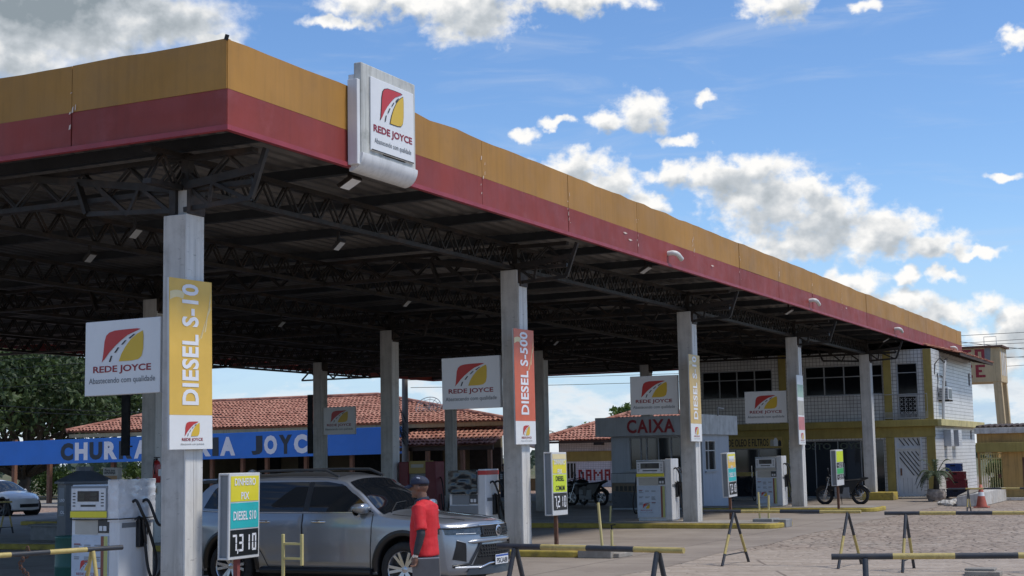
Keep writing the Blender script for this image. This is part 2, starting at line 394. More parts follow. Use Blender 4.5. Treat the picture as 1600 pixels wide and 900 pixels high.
leafmat('leaves_palm', (0.05, 0.075, 0.04), (0.09, 0.12, 0.06), (0.16, 0.19, 0.10))
leafmat('leaves_far', (0.04, 0.06, 0.04), (0.06, 0.085, 0.05), (0.08, 0.10, 0.06))

def tilemat(name, tile, joint, tw, th, stain=0.25, off=0.0):
    m = bpy.data.materials.new(name); m.use_nodes = True
    t = NT(m.node_tree); b = t.n['Principled BSDF']
    g = t.node('ShaderNodeNewGeometry')
    x, y, z = t.sep(g.outputs['Position'])
    v = t.comb(t.math('ADD', x, y), z, 0.0)
    br = t.node('ShaderNodeTexBrick'); br.offset = off; br.squash = 1.0
    t.put(br.inputs['Vector'], v)
    br.inputs['Color1'].default_value = tile + (1,)
    br.inputs['Color2'].default_value = tuple(c * 0.9 for c in tile) + (1,)
    br.inputs['Mortar'].default_value = joint + (1,)
    br.inputs['Scale'].default_value = 1.0
    br.inputs['Mortar Size'].default_value = 0.011
    br.inputs['Mortar Smooth'].default_value = 0.3
    br.inputs['Brick Width'].default_value = tw
    br.inputs['Row Height'].default_value = th
    n = t.noise(g.outputs['Position'], 0.9, 6, 0.7)
    f = t.step(n, 0.45, 0.75, 1.0, 1.0 - stain)
    c = t.mix(1.0, br.outputs['Color'], t.comb(f, f, f), 'MULTIPLY')
    t.put(b.inputs['Base Color'], c)
    t.put(b.inputs['Roughness'], t.math('ADD', 0.35, t.math('MULTIPLY', br.outputs['Fac'], 0.45)))
    t.put(b.inputs['Normal'], t.bump(t.math('MULTIPLY', br.outputs['Fac'], -1.0), 0.5, 0.004))
    MATS[name] = m
tilemat('wall_tile', (0.63, 0.62, 0.60), (0.17, 0.16, 0.15), 0.155, 0.155)
tilemat('wall_tile_weathered', (0.70, 0.69, 0.67), (0.28, 0.27, 0.25), 0.31, 0.155, 0.3, 0.5)
tilemat('wall_tile_small', (0.74, 0.74, 0.78), (0.34, 0.34, 0.38), 0.12, 0.12)

def rooftile(name):
    m = bpy.data.materials.new(name); m.use_nodes = True
    t = NT(m.node_tree); b = t.n['Principled BSDF']
    co = t.node('ShaderNodeTexCoord').outputs['Object']
    vo = t.node('ShaderNodeTexVoronoi'); t.put(vo.inputs['Vector'], co); vo.inputs['Scale'].default_value = 3.6
    r_, g_, b_ = t.sep(vo.outputs['Color'])
    c = t.mix(t.step(r_, 0.0, 1.0), (0.30, 0.115, 0.075), (0.47, 0.225, 0.155))
    n = t.noise(co, 1.1, 6, 0.7)
    c = t.mix(t.step(n, 0.52, 0.72, 0, 0.65), c, (0.10, 0.055, 0.04))
    n2 = t.noise(co, 5.0, 4, 0.7)
    c = t.mix(t.step(n2, 0.56, 0.75, 0, 0.5), c, (0.50, 0.32, 0.22))
    t.put(b.inputs['Base Color'], c)
    b.inputs['Roughness'].default_value = 0.85
    MATS[name] = m
rooftile('clay_tiles')

def groundmats():
    # stone setts and earth
    m = bpy.data.materials.new('ground_setts'); m.use_nodes = True
    t = NT(m.node_tree); b = t.n['Principled BSDF']
    pos = t.node('ShaderNodeNewGeometry').outputs['Position']
    wob = t.node('ShaderNodeTexNoise'); t.put(wob.inputs['Vector'], pos); wob.inputs['Scale'].default_value = 1.3; wob.inputs['Detail'].default_value = 4
    pw = t.vmath('ADD', pos, t.vmath('SCALE', t.vmath('SUBTRACT', wob.outputs['Color'], (0.5, 0.5, 0.5)), scale=0.22))
    vo = t.node('ShaderNodeTexVoronoi'); vo.feature = 'DISTANCE_TO_EDGE'
    t.put(vo.inputs['Vector'], t.mapping(pw, scale=(1.0, 1.35, 0.0))); vo.inputs['Scale'].default_value = 3.3
    vc = t.node('ShaderNodeTexVoronoi')
    t.put(vc.inputs['Vector'], t.mapping(pw, scale=(1.0, 1.35, 0.0))); vc.inputs['Scale'].default_value = 3.3
    edge = t.step(vo.outputs['Distance'], 0.0, 0.16)
    r_, g_, b_ = t.sep(vc.outputs['Color'])
    stone = t.mix(r_, (0.315, 0.24, 0.185), (0.415, 0.335, 0.265))
    n = t.noise(pos, 0.35, 6, 0.65)
    stone = t.mix(t.step(n, 0.42, 0.68, 0, 0.85), stone, (0.405, 0.34, 0.275))
    n3 = t.noise(pos, 1.1, 7, 0.75)
    c = t.mix(t.math('MULTIPLY', t.math('SUBTRACT', 1.0, edge), t.step(n3, 0.35, 0.65, 0.15, 0.85)), stone, (0.155, 0.115, 0.085))
    c = t.mix(t.step(n3, 0.55, 0.78, 0, 0.55), c, (0.17, 0.13, 0.10))
    pt = t.noise(pos, 0.55, 5, 0.6)
    c = t.mix(t.step(pt, 0.54, 0.70, 0, 0.5), c, (0.20, 0.155, 0.12))
    # smoother pale cast strips in the near yard
    x, y, z = t.sep(pos)
    ne = t.noise(pos, 0.28, 4, 0.6)
    near = t.step(t.math('ADD', y, t.math('MULTIPLY', t.math('SUBTRACT', ne, 0.5), 9.0)), 27.0, 31.5, 1.0, 0.0)
    sn = t.noise(pos, 2.2, 7, 0.68)
    slab = t.mix(t.step(sn, 0.35, 0.7), (0.335, 0.27, 0.21), (0.43, 0.36, 0.29))
    jb = t.node('ShaderNodeTexBrick'); t.put(jb.inputs['Vector'], t.mapping(t.vmath('ADD', pos, t.vmath('SCALE', wob.outputs['Color'], scale=0.09)), rot=(0, 0, R(-24))))
    jb.inputs['Scale'].default_value = 1.0; jb.inputs['Brick Width'].default_value = 7.0; jb.inputs['Row Height'].default_value = 1.35; jb.inputs['Mortar Size'].default_value = 0.035; jb.inputs['Mortar Smooth'].default_value = 0.5
    slab = t.mix(t.math('MULTIPLY', jb.outputs['Fac'], 0.75), slab, (0.12, 0.09, 0.07))
    tr = t.noise(t.mapping(pos, rot=(0, 0, R(-24)), scale=(0.25, 3.0, 1)), 1.0, 5, 0.6)
    slab = t.mix(t.step(tr, 0.55, 0.75, 0, 0.5), slab, (0.27, 0.215, 0.175))
    c = t.mix(t.math('MULTIPLY', near, 0.92), c, slab)
    # red-brown setts by the restaurant, grass far away
    x, y, z = t.sep(pos)
    c = t.mix(t.step(x, -38.0, -30.0, 0.55, 0.0), c, (0.36, 0.215, 0.15))
    gn = t.noise(pos, 0.12, 6, 0.7)
    far = t.step(t.vmath('LENGTH', t.mapping(pos, loc=(0.2, -0.3, 0), scale=(1 / 95, 1 / 95, 0))), 0.75, 1.05)
    c = t.mix(far, c, t.mix(t.step(gn, 0.4, 0.65), (0.09, 0.11, 0.035), (0.20, 0.15, 0.08)))
    t.put(b.inputs['Base Color'], c)
    b.inputs['Roughness'].default_value = 0.85
    h = t.math('MULTIPLY', t.math('ADD', edge, t.math('MULTIPLY', n3, 1.1)), t.math('SUBTRACT', 1.0, t.math('MULTIPLY', near, 0.75)))
    t.put(b.inputs['Normal'], t.bump(h, 0.9, 0.05))
    MATS['ground_setts'] = m
    # forecourt concrete
    m = bpy.data.materials.new('forecourt_concrete'); m.use_nodes = True
    t = NT(m.node_tree); b = t.n['Principled BSDF']
    pos = t.node('ShaderNodeNewGeometry').outputs['Position']
    n = t.noise(pos, 0.5, 7, 0.65); n2 = t.noise(t.mapping(pos, scale=(0.35, 1.5, 1)), 1.1, 6, 0.7); n3 = t.noise(pos, 14.0, 4, 0.6)
    c = t.mix(t.step(n, 0.35, 0.68), (0.25, 0.205, 0.165), (0.335, 0.28, 0.228))
    c = t.mix(t.step(n2, 0.5, 0.74, 0, 0.55), c, (0.185, 0.15, 0.122))
    c = t.mix(t.step(n3, 0.5, 0.8, 0, 0.3), c, (0.42, 0.36, 0.30))
    oil = t.noise(pos, 1.9, 3, 0.5)
    c = t.mix(t.step(oil, 0.68, 0.76, 0, 0.5), c, (0.06, 0.055, 0.05))
    wv = t.node('ShaderNodeTexBrick'); wv.offset = 0.0
    t.put(wv.inputs['Vector'], t.vmath('ADD', pos, t.vmath('SCALE', t.vmath('SUBTRACT', t.comb(n, n2, 0.0), (0.5, 0.5, 0.0)), scale=0.12)))
    wv.inputs['Scale'].default_value = 1.0; wv.inputs['Brick Width'].default_value = 5.5; wv.inputs['Row Height'].default_value = 5.5
    wv.inputs['Mortar Size'].default_value = 0.03; wv.inputs['Mortar Smooth'].default_value = 0.4
    c = t.mix(t.math('MULTIPLY', wv.outputs['Fac'], 0.6), c, (0.09, 0.075, 0.065))
    t.put(b.inputs['Base Color'], c)
    b.inputs['Roughness'].default_value = 0.72
    t.put(b.inputs['Normal'], t.bump(t.math('ADD', n3, t.math('MULTIPLY', n2, 2.0)), 0.35, 0.02))
    MATS['forecourt_concrete'] = m
    # pale stone slabs in front
    m = MATS['ground_setts']
groundmats()

# ---------------------------------------------------------------- mesh builder
class MB:
    def __init__(s):
        s.v = []; s.f = []; s.m = []; s.sm = []
    def add(s, vs, fs, m=0, smooth=False):
        o = len(s.v)
        s.v += [tuple(v) for v in vs]
        for f in fs:
            s.f.append(tuple(i + o for i in f)); s.m.append(m); s.sm.append(smooth)
        return s
    def box(s, x0, x1, y0, y1, z0, z1, m=0):
        if x0 > x1: x0, x1 = x1, x0
        if y0 > y1: y0, y1 = y1, y0
        if z0 > z1: z0, z1 = z1, z0
        vs = [(x0, y0, z0), (x1, y0, z0), (x1, y1, z0), (x0, y1, z0), (x0, y0, z1), (x1, y0, z1), (x1, y1, z1), (x0, y1, z1)]
        return s.add(vs, [(0, 3, 2, 1), (4, 5, 6, 7), (0, 1, 5, 4), (1, 2, 6, 5), (2, 3, 7, 6), (3, 0, 4, 7)], m)
    def cbox(s, c, d, m=0):
        return s.box(c[0] - d[0] / 2, c[0] + d[0] / 2, c[1] - d[1] / 2, c[1] + d[1] / 2, c[2] - d[2] / 2, c[2] + d[2] / 2, m)
    def bar(s, p, q, w, h=None, m=0, up=(0, 0, 1)):
        h = h or w
        p, q = Vector(p), Vector(q); d = (q - p)
        if d.length < 1e-6: return s
        d.normalize(); u = Vector(up)
        if abs(d.dot(u)) > 0.98: u = Vector((1, 0, 0))
        a = d.cross(u).normalized() * (w / 2); b_ = a.cross(d).normalized() * (h / 2)
        vs = [p - a - b_, p + a - b_, p + a + b_, p - a + b_, q - a - b_, q + a - b_, q + a + b_, q - a + b_]
        return s.add(vs, [(0, 3, 2, 1), (4, 5, 6, 7), (0, 1, 5, 4), (1, 2, 6, 5), (2, 3, 7, 6), (3, 0, 4, 7)][::1], m)
    def tube(s, pts, r, n=8, m=0, cap=True, closed=False):
        pts = [Vector(p) for p in pts]
        rs = r if isinstance(r, (list, tuple)) else [r] * len(pts)
        rings = []; prev = None
        for i, p in enumerate(pts):
            if closed: d = pts[(i + 1) % len(pts)] - pts[i - 1]
            else: d = pts[min(i + 1, len(pts) - 1)] - pts[max(i - 1, 0)]
            d.normalize()
            if prev is None:
                u = Vector((0, 0, 1)) if abs(d.z) < 0.9 else Vector((1, 0, 0))
                a = d.cross(u).normalized()
            else:
                a = (prev - d * prev.dot(d)).normalized()
            prev = a; b_ = d.cross(a)
            rings.append([p + (a * math.cos(2 * math.pi * k / n) + b_ * math.sin(2 * math.pi * k / n)) * rs[i] for k in range(n)])
        vs = [v for rg in rings for v in rg]; fs = []
        L = len(pts)
        for i in range(L if closed else L - 1):
            j = (i + 1) % L
            for k in range(n):
                k2 = (k + 1) % n
                fs.append((i * n + k, i * n + k2, j * n + k2, j * n + k))
        s.add(vs, fs, m, True)
        if cap and not closed:
            s.add(rings[0], [tuple(range(n))[::-1]], m); s.add(rings[-1], [tuple(range(n))], m)
        return s
    def cyl(s, p, q, r0, r1=None, n=12, m=0):
        return s.tube([p, q], [r0, r0 if r1 is None else r1], n, m)
    def lathe(s, prof, origin=(0, 0, 0), axis='Z', n=20, m=0, smooth=True):
        o = Vector(origin); vs = []; fs = []
        for (r, h) in prof:
            for k in range(n):
                a = 2 * math.pi * k / n; c, d = r * math.cos(a), r * math.sin(a)
                v = {'Z': Vector((c, d, h)), 'Y': Vector((c, h, d)), 'X': Vector((h, c, d))}[axis]
                vs.append(o + v)
        for i in range(len(prof) - 1):
            for k in range(n):
                k2 = (k + 1) % n
                q = (i * n + k, i * n + k2, (i + 1) * n + k2, (i + 1) * n + k)
                fs.append(q if axis != 'Y' else q[::-1])
        return s.add(vs, fs, m, smooth)
    def poly(s, pts, m=0):
        return s.add(pts, [tuple(range(len(pts)))], m)
    def prism(s, pts2, fn, t, m=0):
        """pts2 outline (u,v) CCW; fn(u,v,w)->xyz with w depth outwards"""
        n = len(pts2)
        a = [fn(u, v, 0) for u, v in pts2]; b_ = [fn(u, v, t) for u, v in pts2]
        fs = [tuple(range(n))[::-1], tuple(range(n, 2 * n))] + [(i, (i + 1) % n, n + (i + 1) % n, n + i) for i in range(n)]
        return s.add(a + b_, fs, m)
    def grid(s, fn, nu, nv, m=0, smooth=True, flip=False):
        vs = [fn(i / nu, j / nv) for i in range(nu + 1) for j in range(nv + 1)]
        fs = []
        for i in range(nu):
            for j in range(nv):
                q = (i * (nv + 1) + j, (i + 1) * (nv + 1) + j, (i + 1) * (nv + 1) + j + 1, i * (nv + 1) + j + 1)
                fs.append(q[::-1] if flip else q)
        return s.add(vs, fs, m, smooth)
    def mesh(s, name, mats):
        me = bpy.data.meshes.new(name)
        me.from_pydata(s.v, [], s.f)
        if isinstance(mats, str): mats = [mats]
        for mm in mats: me.materials.append(MATS[mm])
        me.polygons.foreach_set('material_index', s.m)
        me.polygons.foreach_set('use_smooth', s.sm)
        me.update()
        return me
    def build(s, name, mats, parent=None, bevel=0.0, seg=2, fix=False):
        me = s.mesh(name, mats)
        if fix:
            bm = bmesh.new(); bm.from_mesh(me); bmesh.ops.remove_doubles(bm, verts=bm.verts, dist=1e-5)
            bmesh.ops.recalc_face_normals(bm, faces=bm.faces); bm.to_mesh(me); bm.free()
        o = bpy.data.objects.new(name, me); COL.objects.link(o)
        if parent is not None: o.parent = parent
        if bevel > 0:
            md = o.modifiers.new('bevel', 'BEVEL'); md.width = bevel; md.segments = seg; md.limit_method = 'ANGLE'; md.angle_limit = R(40)
        return o

def tag(o, label=None, cat=None, group=None, kind=None):
    if label: o['label'] = label
    if cat: o['category'] = cat
    if group: o['group'] = group
    if kind: o['kind'] = kind
    return o
def thing(name, label, cat, loc=(0, 0, 0), rz=0.0, group=None):
    o = bpy.data.objects.new(name, None); COL.objects.link(o)
    o.empty_display_size = 0.2
    o.location = loc; o.rotation_euler = (0, 0, rz)
    return tag(o, label, cat, group)
def copy_tree(o, parent=None):
    c = o.copy(); COL.objects.link(c)
    if parent is not None: c.parent = parent
    for ch in list(o.children): copy_tree(ch, c)
    return c
def eval_mesh(o):
    dg = bpy.context.evaluated_depsgraph_get(); dg.update()
    return bpy.data.meshes.new_from_object(o.evaluated_get(dg), depsgraph=dg)

# ---- planes: fn(u right, v up, w outwards) as seen by somebody facing the plane
def face_front(x, y, z):      # faces -Y
    return lambda u, v, w: (x + u, y - w, z + v)
def face_right(x, y, z):      # faces +X
    return lambda u, v, w: (x + w, y + u, z + v)
def turned(fn):               # text running upwards
    return lambda u, v, w: fn(-v, u, w)

def text_mb(mb, body, fn, w, h, bold=0.0, depth=0.004, m=0, spacing=1.0):
    """flat lettering fitted to width w, height h, centred on fn's origin"""
    cu = bpy.data.curves.new('lettering', 'FONT')
    cu.body = body; cu.size = 1.0; cu.offset = bold; cu.resolution_u = 3; cu.fill_mode = 'BOTH'; cu.extrude = 0.0
    cu.space_character = spacing
    o = bpy.data.objects.new('lettering', cu); COL.objects.link(o)
    me = eval_mesh(o)
    bpy.data.objects.remove(o); bpy.data.curves.remove(cu)
    xs = [v.co.x for v in me.vertices]; ys = [v.co.y for v in me.vertices]
    x0, x1, y0, y1 = min(xs), max(xs), min(ys), max(ys)
    sx = w / (x1 - x0); sy = h / (y1 - y0)
    vs = [fn((v.co.x - (x0 + x1) / 2) * sx, (v.co.y - (y0 + y1) / 2) * sy, depth) for v in me.vertices]
    fs = [tuple(p.vertices) for p in me.polygons]
    mb.add(vs, fs, m)
    bpy.data.meshes.remove(me)
    return mb

LR = [(0, 0), (.02, .12), (.04, .35), (.06, .66), (.10, .84), (.17, .93), (.30, .98), (.55, .995), (.82, 1.0), (.90, .975), (.76, .90), (.60, .81), (.45, .66), (.30, .48), (.17, .29), (.08, .12)]
LY = [(.40, 0), (.46, .23), (.55, .45), (.68, .68), (.83, .84), (.95, .92), (.97, .78), (.965, .35), (.93, .13), (.85, .03), (.70, 0)]
LD = [[(.17, 0), (.205, 0), (.25, .19), (.215, .19)], [(.29, .28), (.33, .28), (.41, .44), (.37, .44)], [(.45, .52), (.49, .52), (.58, .65), (.54, .65)], [(.62, .71), (.66, .69), (.78, .83), (.74, .83)]]
def logo(parent, fn, w, h, depth=0.005, outline=False):
    def mk(polys, d):
        mb = MB()
        for P in polys:
            Q = [fn((u - .5) * w, (v - .5) * h, d) for u, v in P]
            mb.poly(Q)
        return mb
    if outline:
        mb = MB()
        for P in (LR, LY):
            cx = sum(p[0] for p in P) / len(P); cy = sum(p[1] for p in P) / len(P)
            mb.poly([fn((cx + (u - cx) * 1.07 - .5) * w, (cy + (v - cy) * 1.05 - .5) * h, depth) for u, v in P])
        mb.build('emblem_outline', 'logo_black', parent)
        depth += 0.004
    a = MB(); 
    for P in [LR]: a.poly([fn((u - .5) * w, (v - .5) * h, depth) for u, v in P], 0)
    a.poly([fn((u - .5) * w, (v - .5) * h, depth) for u, v in LY], 1)
    for P in LD: a.poly([fn((u - .5) * w, (v - .5) * h, depth + .001) for u, v in P], 2)
    return a.build('emblem', ['logo_red', 'logo_yellow', 'logo_black'], parent)

SEG = {'0': 'abcdef', '1': 'bc', '2': 'abged', '3': 'abgcd', '4': 'fgbc', '5': 'afgcd', '6': 'afgedc', '7': 'abc', '8': 'abcdefg', '9': 'abfgcd'}
def segments(mb, txt, fn, w, h, m=0, d=0.005):
    n = sum(1 for c in txt if c != ',')
    cw = w / n; gw = cw * 0.66; t = h * 0.13; g = h * .02
    x = -w / 2
    for c in txt:
        if c == ',':
            mb.poly([fn(x - cw * .12, -h * .62, d), fn(x + cw * .02, -h * .62, d), fn(x + cw * .10, -h * .36, d), fn(x - cw * .06, -h * .36, d)], m); continue
        L, Rr = x + cw * .17, x + cw * .17 + gw
        def q(x0, x1, y0, y1):
            mb.poly([fn(x0, y0, d), fn(x1, y0, d), fn(x1, y1, d), fn(x0, y1, d)], m)
        for s_ in SEG[c]:
            if s_ == 'a': q(L + g, Rr - g, h / 2 - t, h / 2)
            if s_ == 'd': q(L + g, Rr - g, -h / 2, -h / 2 + t)
            if s_ == 'g': q(L + g, Rr - g, -t / 2, t / 2)
            if s_ == 'f': q(L, L + t, g, h / 2 - g - t * .3)
            if s_ == 'b': q(Rr - t, Rr, g, h / 2 - g - t * .3)
            if s_ == 'e': q(L, L + t, -h / 2 + g + t * .3, -g)
            if s_ == 'c': q(Rr - t, Rr, -h / 2 + g + t * .3, -g)
        x += cw
    return mb
PIX = {'P': ['111', '101', '111', '100', '100'], 'O': ['111', '101', '101', '101', '111'], 'S': ['111', '100', '111', '001', '111'], 'T': ['111', '010', '010', '010', '010'],
       'J': ['001', '001', '001', '101', '111'], 'Y': ['101', '101', '111', '010', '010'], 'C': ['111', '100', '100', '100', '111'], 'E': ['111', '100', '110', '100', '111'],
       'D': ['110', '101', '101', '101', '110'], 'A': ['111', '101', '111', '101', '101'], 'M': ['10001', '11011', '10101', '10001', '10001']}
def pixels(mb, txt, fn, x0, y0, pw, ph, gap=1, d=0.006, m=0):
    x = x0
    for c in txt:
        rows = PIX[c]
        for r_, row in enumerate(rows):
            for k, b_ in enumerate(row):
                if b_ == '1':
                    X, Y = x + k * pw, y0 + (4 - r_) * ph
                    mb.poly([fn(X, Y, d), fn(X + pw * .985, Y, d), fn(X + pw * .985, Y + ph * .985, d), fn(X, Y + ph * .985, d)], m)
        x += (len(rows[0]) + gap) * pw
    return mb

CAMP = Vector((0, 0, 2.0))
def farther(o, f):
    """set a thing farther away along its sight line, keeping it on its own ground"""
    o.location = CAMP + (o.location - CAMP) * f
    o.scale = (f, f, f)
    return o
FR = 1.34
def ground_z(x, y):
    sm = lambda a, b, v: (lambda q: q * q * (3 - 2 * q))(max(0.0, min(1.0, (v - a) / (b - a))))
    return -0.68 * sm(52, 73, y) * (1 - sm(-47, -40, x))
# ================================================================ SETTING
gx = [-2500, -600, -200] + [-120 + 3 * k for k in range(29)] + [-20, 0, 30, 200, 600, 2500]
gy = [-600, -100, 0, 20, 40] + [44 + 3 * k for k in range(13)] + [100, 160, 400, 1000, 3500]
g = MB(); ng = len(gx)
g.add([(x, y, ground_z(x, y)) for y in gy for x in gx], [(j * ng + i, j * ng + i + 1, (j + 1) * ng + i + 1, (j + 1) * ng + i) for j in range(len(gy) - 1) for i in range(ng - 1)])
tag(g.build('ground', 'ground_setts'), 'stone paved yard and earth around the filling station', 'ground', kind='structure')
g = MB(); g.grid(lambda u, v: (-47 + 37 * u + 0.10 * math.sin(v * 60) * (u > .99) + (0.9 * (1 - v) if u > .99 else 0), -4 + 66.3 * v, 0.004), 40, 70, smooth=False)
tag(g.build('forecourt', 'forecourt_concrete'), 'grey concrete forecourt under the canopy', 'forecourt', kind='structure')
g = MB(); g.box(-60, -33.6, 53.6, 64, 0.0, 0.12)
tag(farther(g.build('terrace_pavement', 'kerb_concrete'), FR), 'low terrace pavement in front of the restaurant', 'pavement', kind='structure')
g = MB(); g.box(-22.4, -11.0, 61.9, 63.1, 0.0, 0.07); g.box(-32.0, -22.4, 58.8, 69.0, 0.0, 0.08)
tag(g.build('pavement', 'kerb_concrete'), 'concrete pavement along the office building', 'pavement', kind='structure')

# ---------------------------------------------------------------- canopy
CX0, CX1, CY0, CY1 = -42.2, -12.13, 15.93, 75.1
ZB, ZM, ZT = 6.52, 7.10, 7.80
canopy = thing('canopy', 'large filling station canopy with brown yellow and dark red fascia and steel trusses', 'canopy', ((CX0 + CX1) / 2, (CY0 + CY1) / 2, 0))
cl = Vector(canopy.location)
class LMB(MB):
    """mesh given in world metres, stored relative to an origin"""
    def __init__(s, o): super().__init__(); s.o = Vector(o)
    def add(s, vs, fs, m=0, smooth=False):
        return super().add([Vector(v) - s.o for v in vs], fs, m, smooth)
rf = random.Random(3)
def fascia(a, b, nrm, seams, z0, z1, wav, mat, name, t=0.09):
    """panelled band from a to b (plan points), outward normal nrm"""
    mb = LMB(cl); a = Vector(a); b = Vector(b); nrm = Vector(nrm)
    L = (b - a).length; d = (b - a) / L
    cuts = [0] + seams + [L]
    for i in range(len(cuts) - 1):
        s0, s1 = cuts[i] + 0.010, cuts[i + 1] - 0.010
        n = max(2, int((s1 - s0) / 0.45)); off = rf.uniform(-.006, .006)
        vs = []
        for k in range(n + 1):
            s_ = s0 + (s1 - s0) * k / n
            p = a + d * s_
            zt = z1 + (wav * (mnoise.noise(Vector((s_ * 1.3, z1, nrm.x * 7))) + .5 * mnoise.noise(Vector((s_ * 3.1, 4, nrm.y * 7)))) if wav else 0)
            o_ = off + 0.006 * mnoise.noise(Vector((s_ * .9, 2, 1)))
            for (dd, zz) in ((o_, z0), (o_ + .012 * mnoise.noise(Vector((s_ * .7, 9, 3))), (z0 + zt) / 2), (o_, zt), (o_ - t, zt), (o_ - t, z0)):
                q = p + nrm * dd; vs.append((q.x, q.y, zz))
        fs = []
        for k in range(n):
            for j in range(5):
                j2 = (j + 1) % 5
                fs.append((k * 5 + j, (k + 1) * 5 + j, (k + 1) * 5 + j2, k * 5 + j2))
        fs += [(0, 1, 2, 3, 4), tuple(n * 5 + j for j in (4, 3, 2, 1, 0))]
        mb.add(vs, fs)
    return mb.build(name, mat, canopy)
seamR = [3.7 + 3.86 * i for i in range(15)]
seamF = [2.79 + 3.86 * i for i in range(7)]
for (a, b, nr, sm) in (((CX0, CY0, 0), (CX1, CY0, 0), (0, -1, 0), [30.07 - s for s in seamF][::-1]), ((CX1, CY0, 0), (CX1, CY1, 0), (1, 0, 0), seamR),
                       ((CX1, CY1, 0), (CX0, CY1, 0), (0, 1, 0), seamF), ((CX0, CY1, 0), (CX0, CY0, 0), (-1, 0, 0), seamR)):
    fascia(a, b, nr, sm, ZM + .002, ZT, 0.032, 'fascia_yellow', 'fascia_panel')
    fascia(a, b, nr, sm, ZB + .075, ZM, 0.006, 'fascia_red', 'fascia_band')
e = LMB(cl)
e.box(CX0 - .03, CX1 + .03, CY0 - .03, CY0 + .06, ZB, ZB + .07); e.box(CX0 - .03, CX1 + .03, CY1 - .06, CY1 + .03, ZB, ZB + .07)
e.box(CX1 - .06, CX1 + .03, CY0 + .061, CY1 - .061, ZB, ZB + .069); e.box(CX0 - .03, CX0 + .06, CY0 + .061, CY1 - .061, ZB, ZB + .069)
e.build('edge_trim', 'fascia_lip', canopy)
e = LMB(cl)
e.bar((CX1 - .02, CY0 - .01, ZT - .02), (CX1 + .01, CY0 - .015, ZT + .05), .05, .03)
e.build('torn_edge', 'matte_black', canopy)
# peeling paint beside some of the panel joints
rc = random.Random(21)
for (kind, sl) in (('F', [CX1 - s_ for s_ in seamF[:3]]), ('R', [CY0 + s_ for s_ in seamR[:9]])):
    for s_ in sl:
        ch = LMB(cl)
        for k in range(rc.randint(4, 9)):
            o_ = rc.uniform(-.09, .09); z = rc.uniform(ZB + .2, ZT - .25); h_ = rc.uniform(.02, .10); w_ = rc.uniform(.008, .022)
            P = [(o_ - w_, z), (o_ + w_ * .6, z + .01), (o_ + w_, z + h_), (o_ - w_ * .4, z + h_ * .8)]
            ch.poly([(s_ + u, CY0 - .021, v) if kind == 'F' else (CX1 + .021, s_ + u, v) for u, v in P])
        ch.build('paint_chips', 'paint_chip', canopy)
for (y, z) in ((30.3, 6.98), (30.6, 6.86), (36.4, 6.9), (51.0, 7.0)):
    ch = LMB(cl); ch.poly([(CX1 + .021, y, z), (CX1 + .021, y + .12, z - .03), (CX1 + .021, y + .27, z + .0), (CX1 + .021, y + .14, z + .015)]); ch.build('paint_chips', 'paint_chip', canopy)
# corrugated sheet (underside and top)
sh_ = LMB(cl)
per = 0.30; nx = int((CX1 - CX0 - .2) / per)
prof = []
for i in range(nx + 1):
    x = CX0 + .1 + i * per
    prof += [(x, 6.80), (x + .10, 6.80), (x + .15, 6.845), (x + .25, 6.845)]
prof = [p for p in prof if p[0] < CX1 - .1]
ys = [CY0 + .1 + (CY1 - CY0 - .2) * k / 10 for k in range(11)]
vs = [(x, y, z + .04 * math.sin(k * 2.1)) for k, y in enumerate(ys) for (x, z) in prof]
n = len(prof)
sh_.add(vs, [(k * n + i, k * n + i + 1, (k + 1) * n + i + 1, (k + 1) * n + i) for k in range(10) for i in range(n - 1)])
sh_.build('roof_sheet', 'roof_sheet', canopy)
ROWS = [-13.77, -23.5, -33.4]
KY = [17.05 + 11.0 * k for k in range(5)]
# purlins along X under the sheet
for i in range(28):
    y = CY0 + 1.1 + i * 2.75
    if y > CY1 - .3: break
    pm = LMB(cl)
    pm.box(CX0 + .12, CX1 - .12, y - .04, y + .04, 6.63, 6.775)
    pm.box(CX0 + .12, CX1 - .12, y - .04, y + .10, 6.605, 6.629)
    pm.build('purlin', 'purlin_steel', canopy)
def truss(p, q, zl, zh, pitch=0.62, side=(0, 1, 0)):
    mb = LMB(cl); p = Vector(p); q = Vector(q); L = (q - p).length; d = (q - p) / L; sd_ = Vector((-d.y, d.x, 0))
    for z in (zl, zh):
        mb.bar(p + Vector((0, 0, z)), q + Vector((0, 0, z)), .15, .075)
    n = int(L / pitch)
    for i in range(n):
        a = p + d * (i * L / n); b_ = p + d * ((i + .5) * L / n); c = p + d * ((i + 1) * L / n)
        for s_ in (-.045, .045):
            mb.bar(a + sd_ * s_ + Vector((0, 0, zl + .035)), b_ + sd_ * s_ + Vector((0, 0, zh - .035)), .026, .034)
            mb.bar(b_ + sd_ * s_ + Vector((0, 0, zh - .035)), c + sd_ * s_ + Vector((0, 0, zl + .035)), .026, .034)
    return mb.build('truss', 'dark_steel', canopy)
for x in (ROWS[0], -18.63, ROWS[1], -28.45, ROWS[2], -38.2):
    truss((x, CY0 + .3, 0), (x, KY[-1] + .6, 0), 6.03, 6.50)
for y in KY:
    truss((CX0 + .4, y, 0), (CX1 - .35, y, 0), 6.02 - .01, 6.48, 0.9)
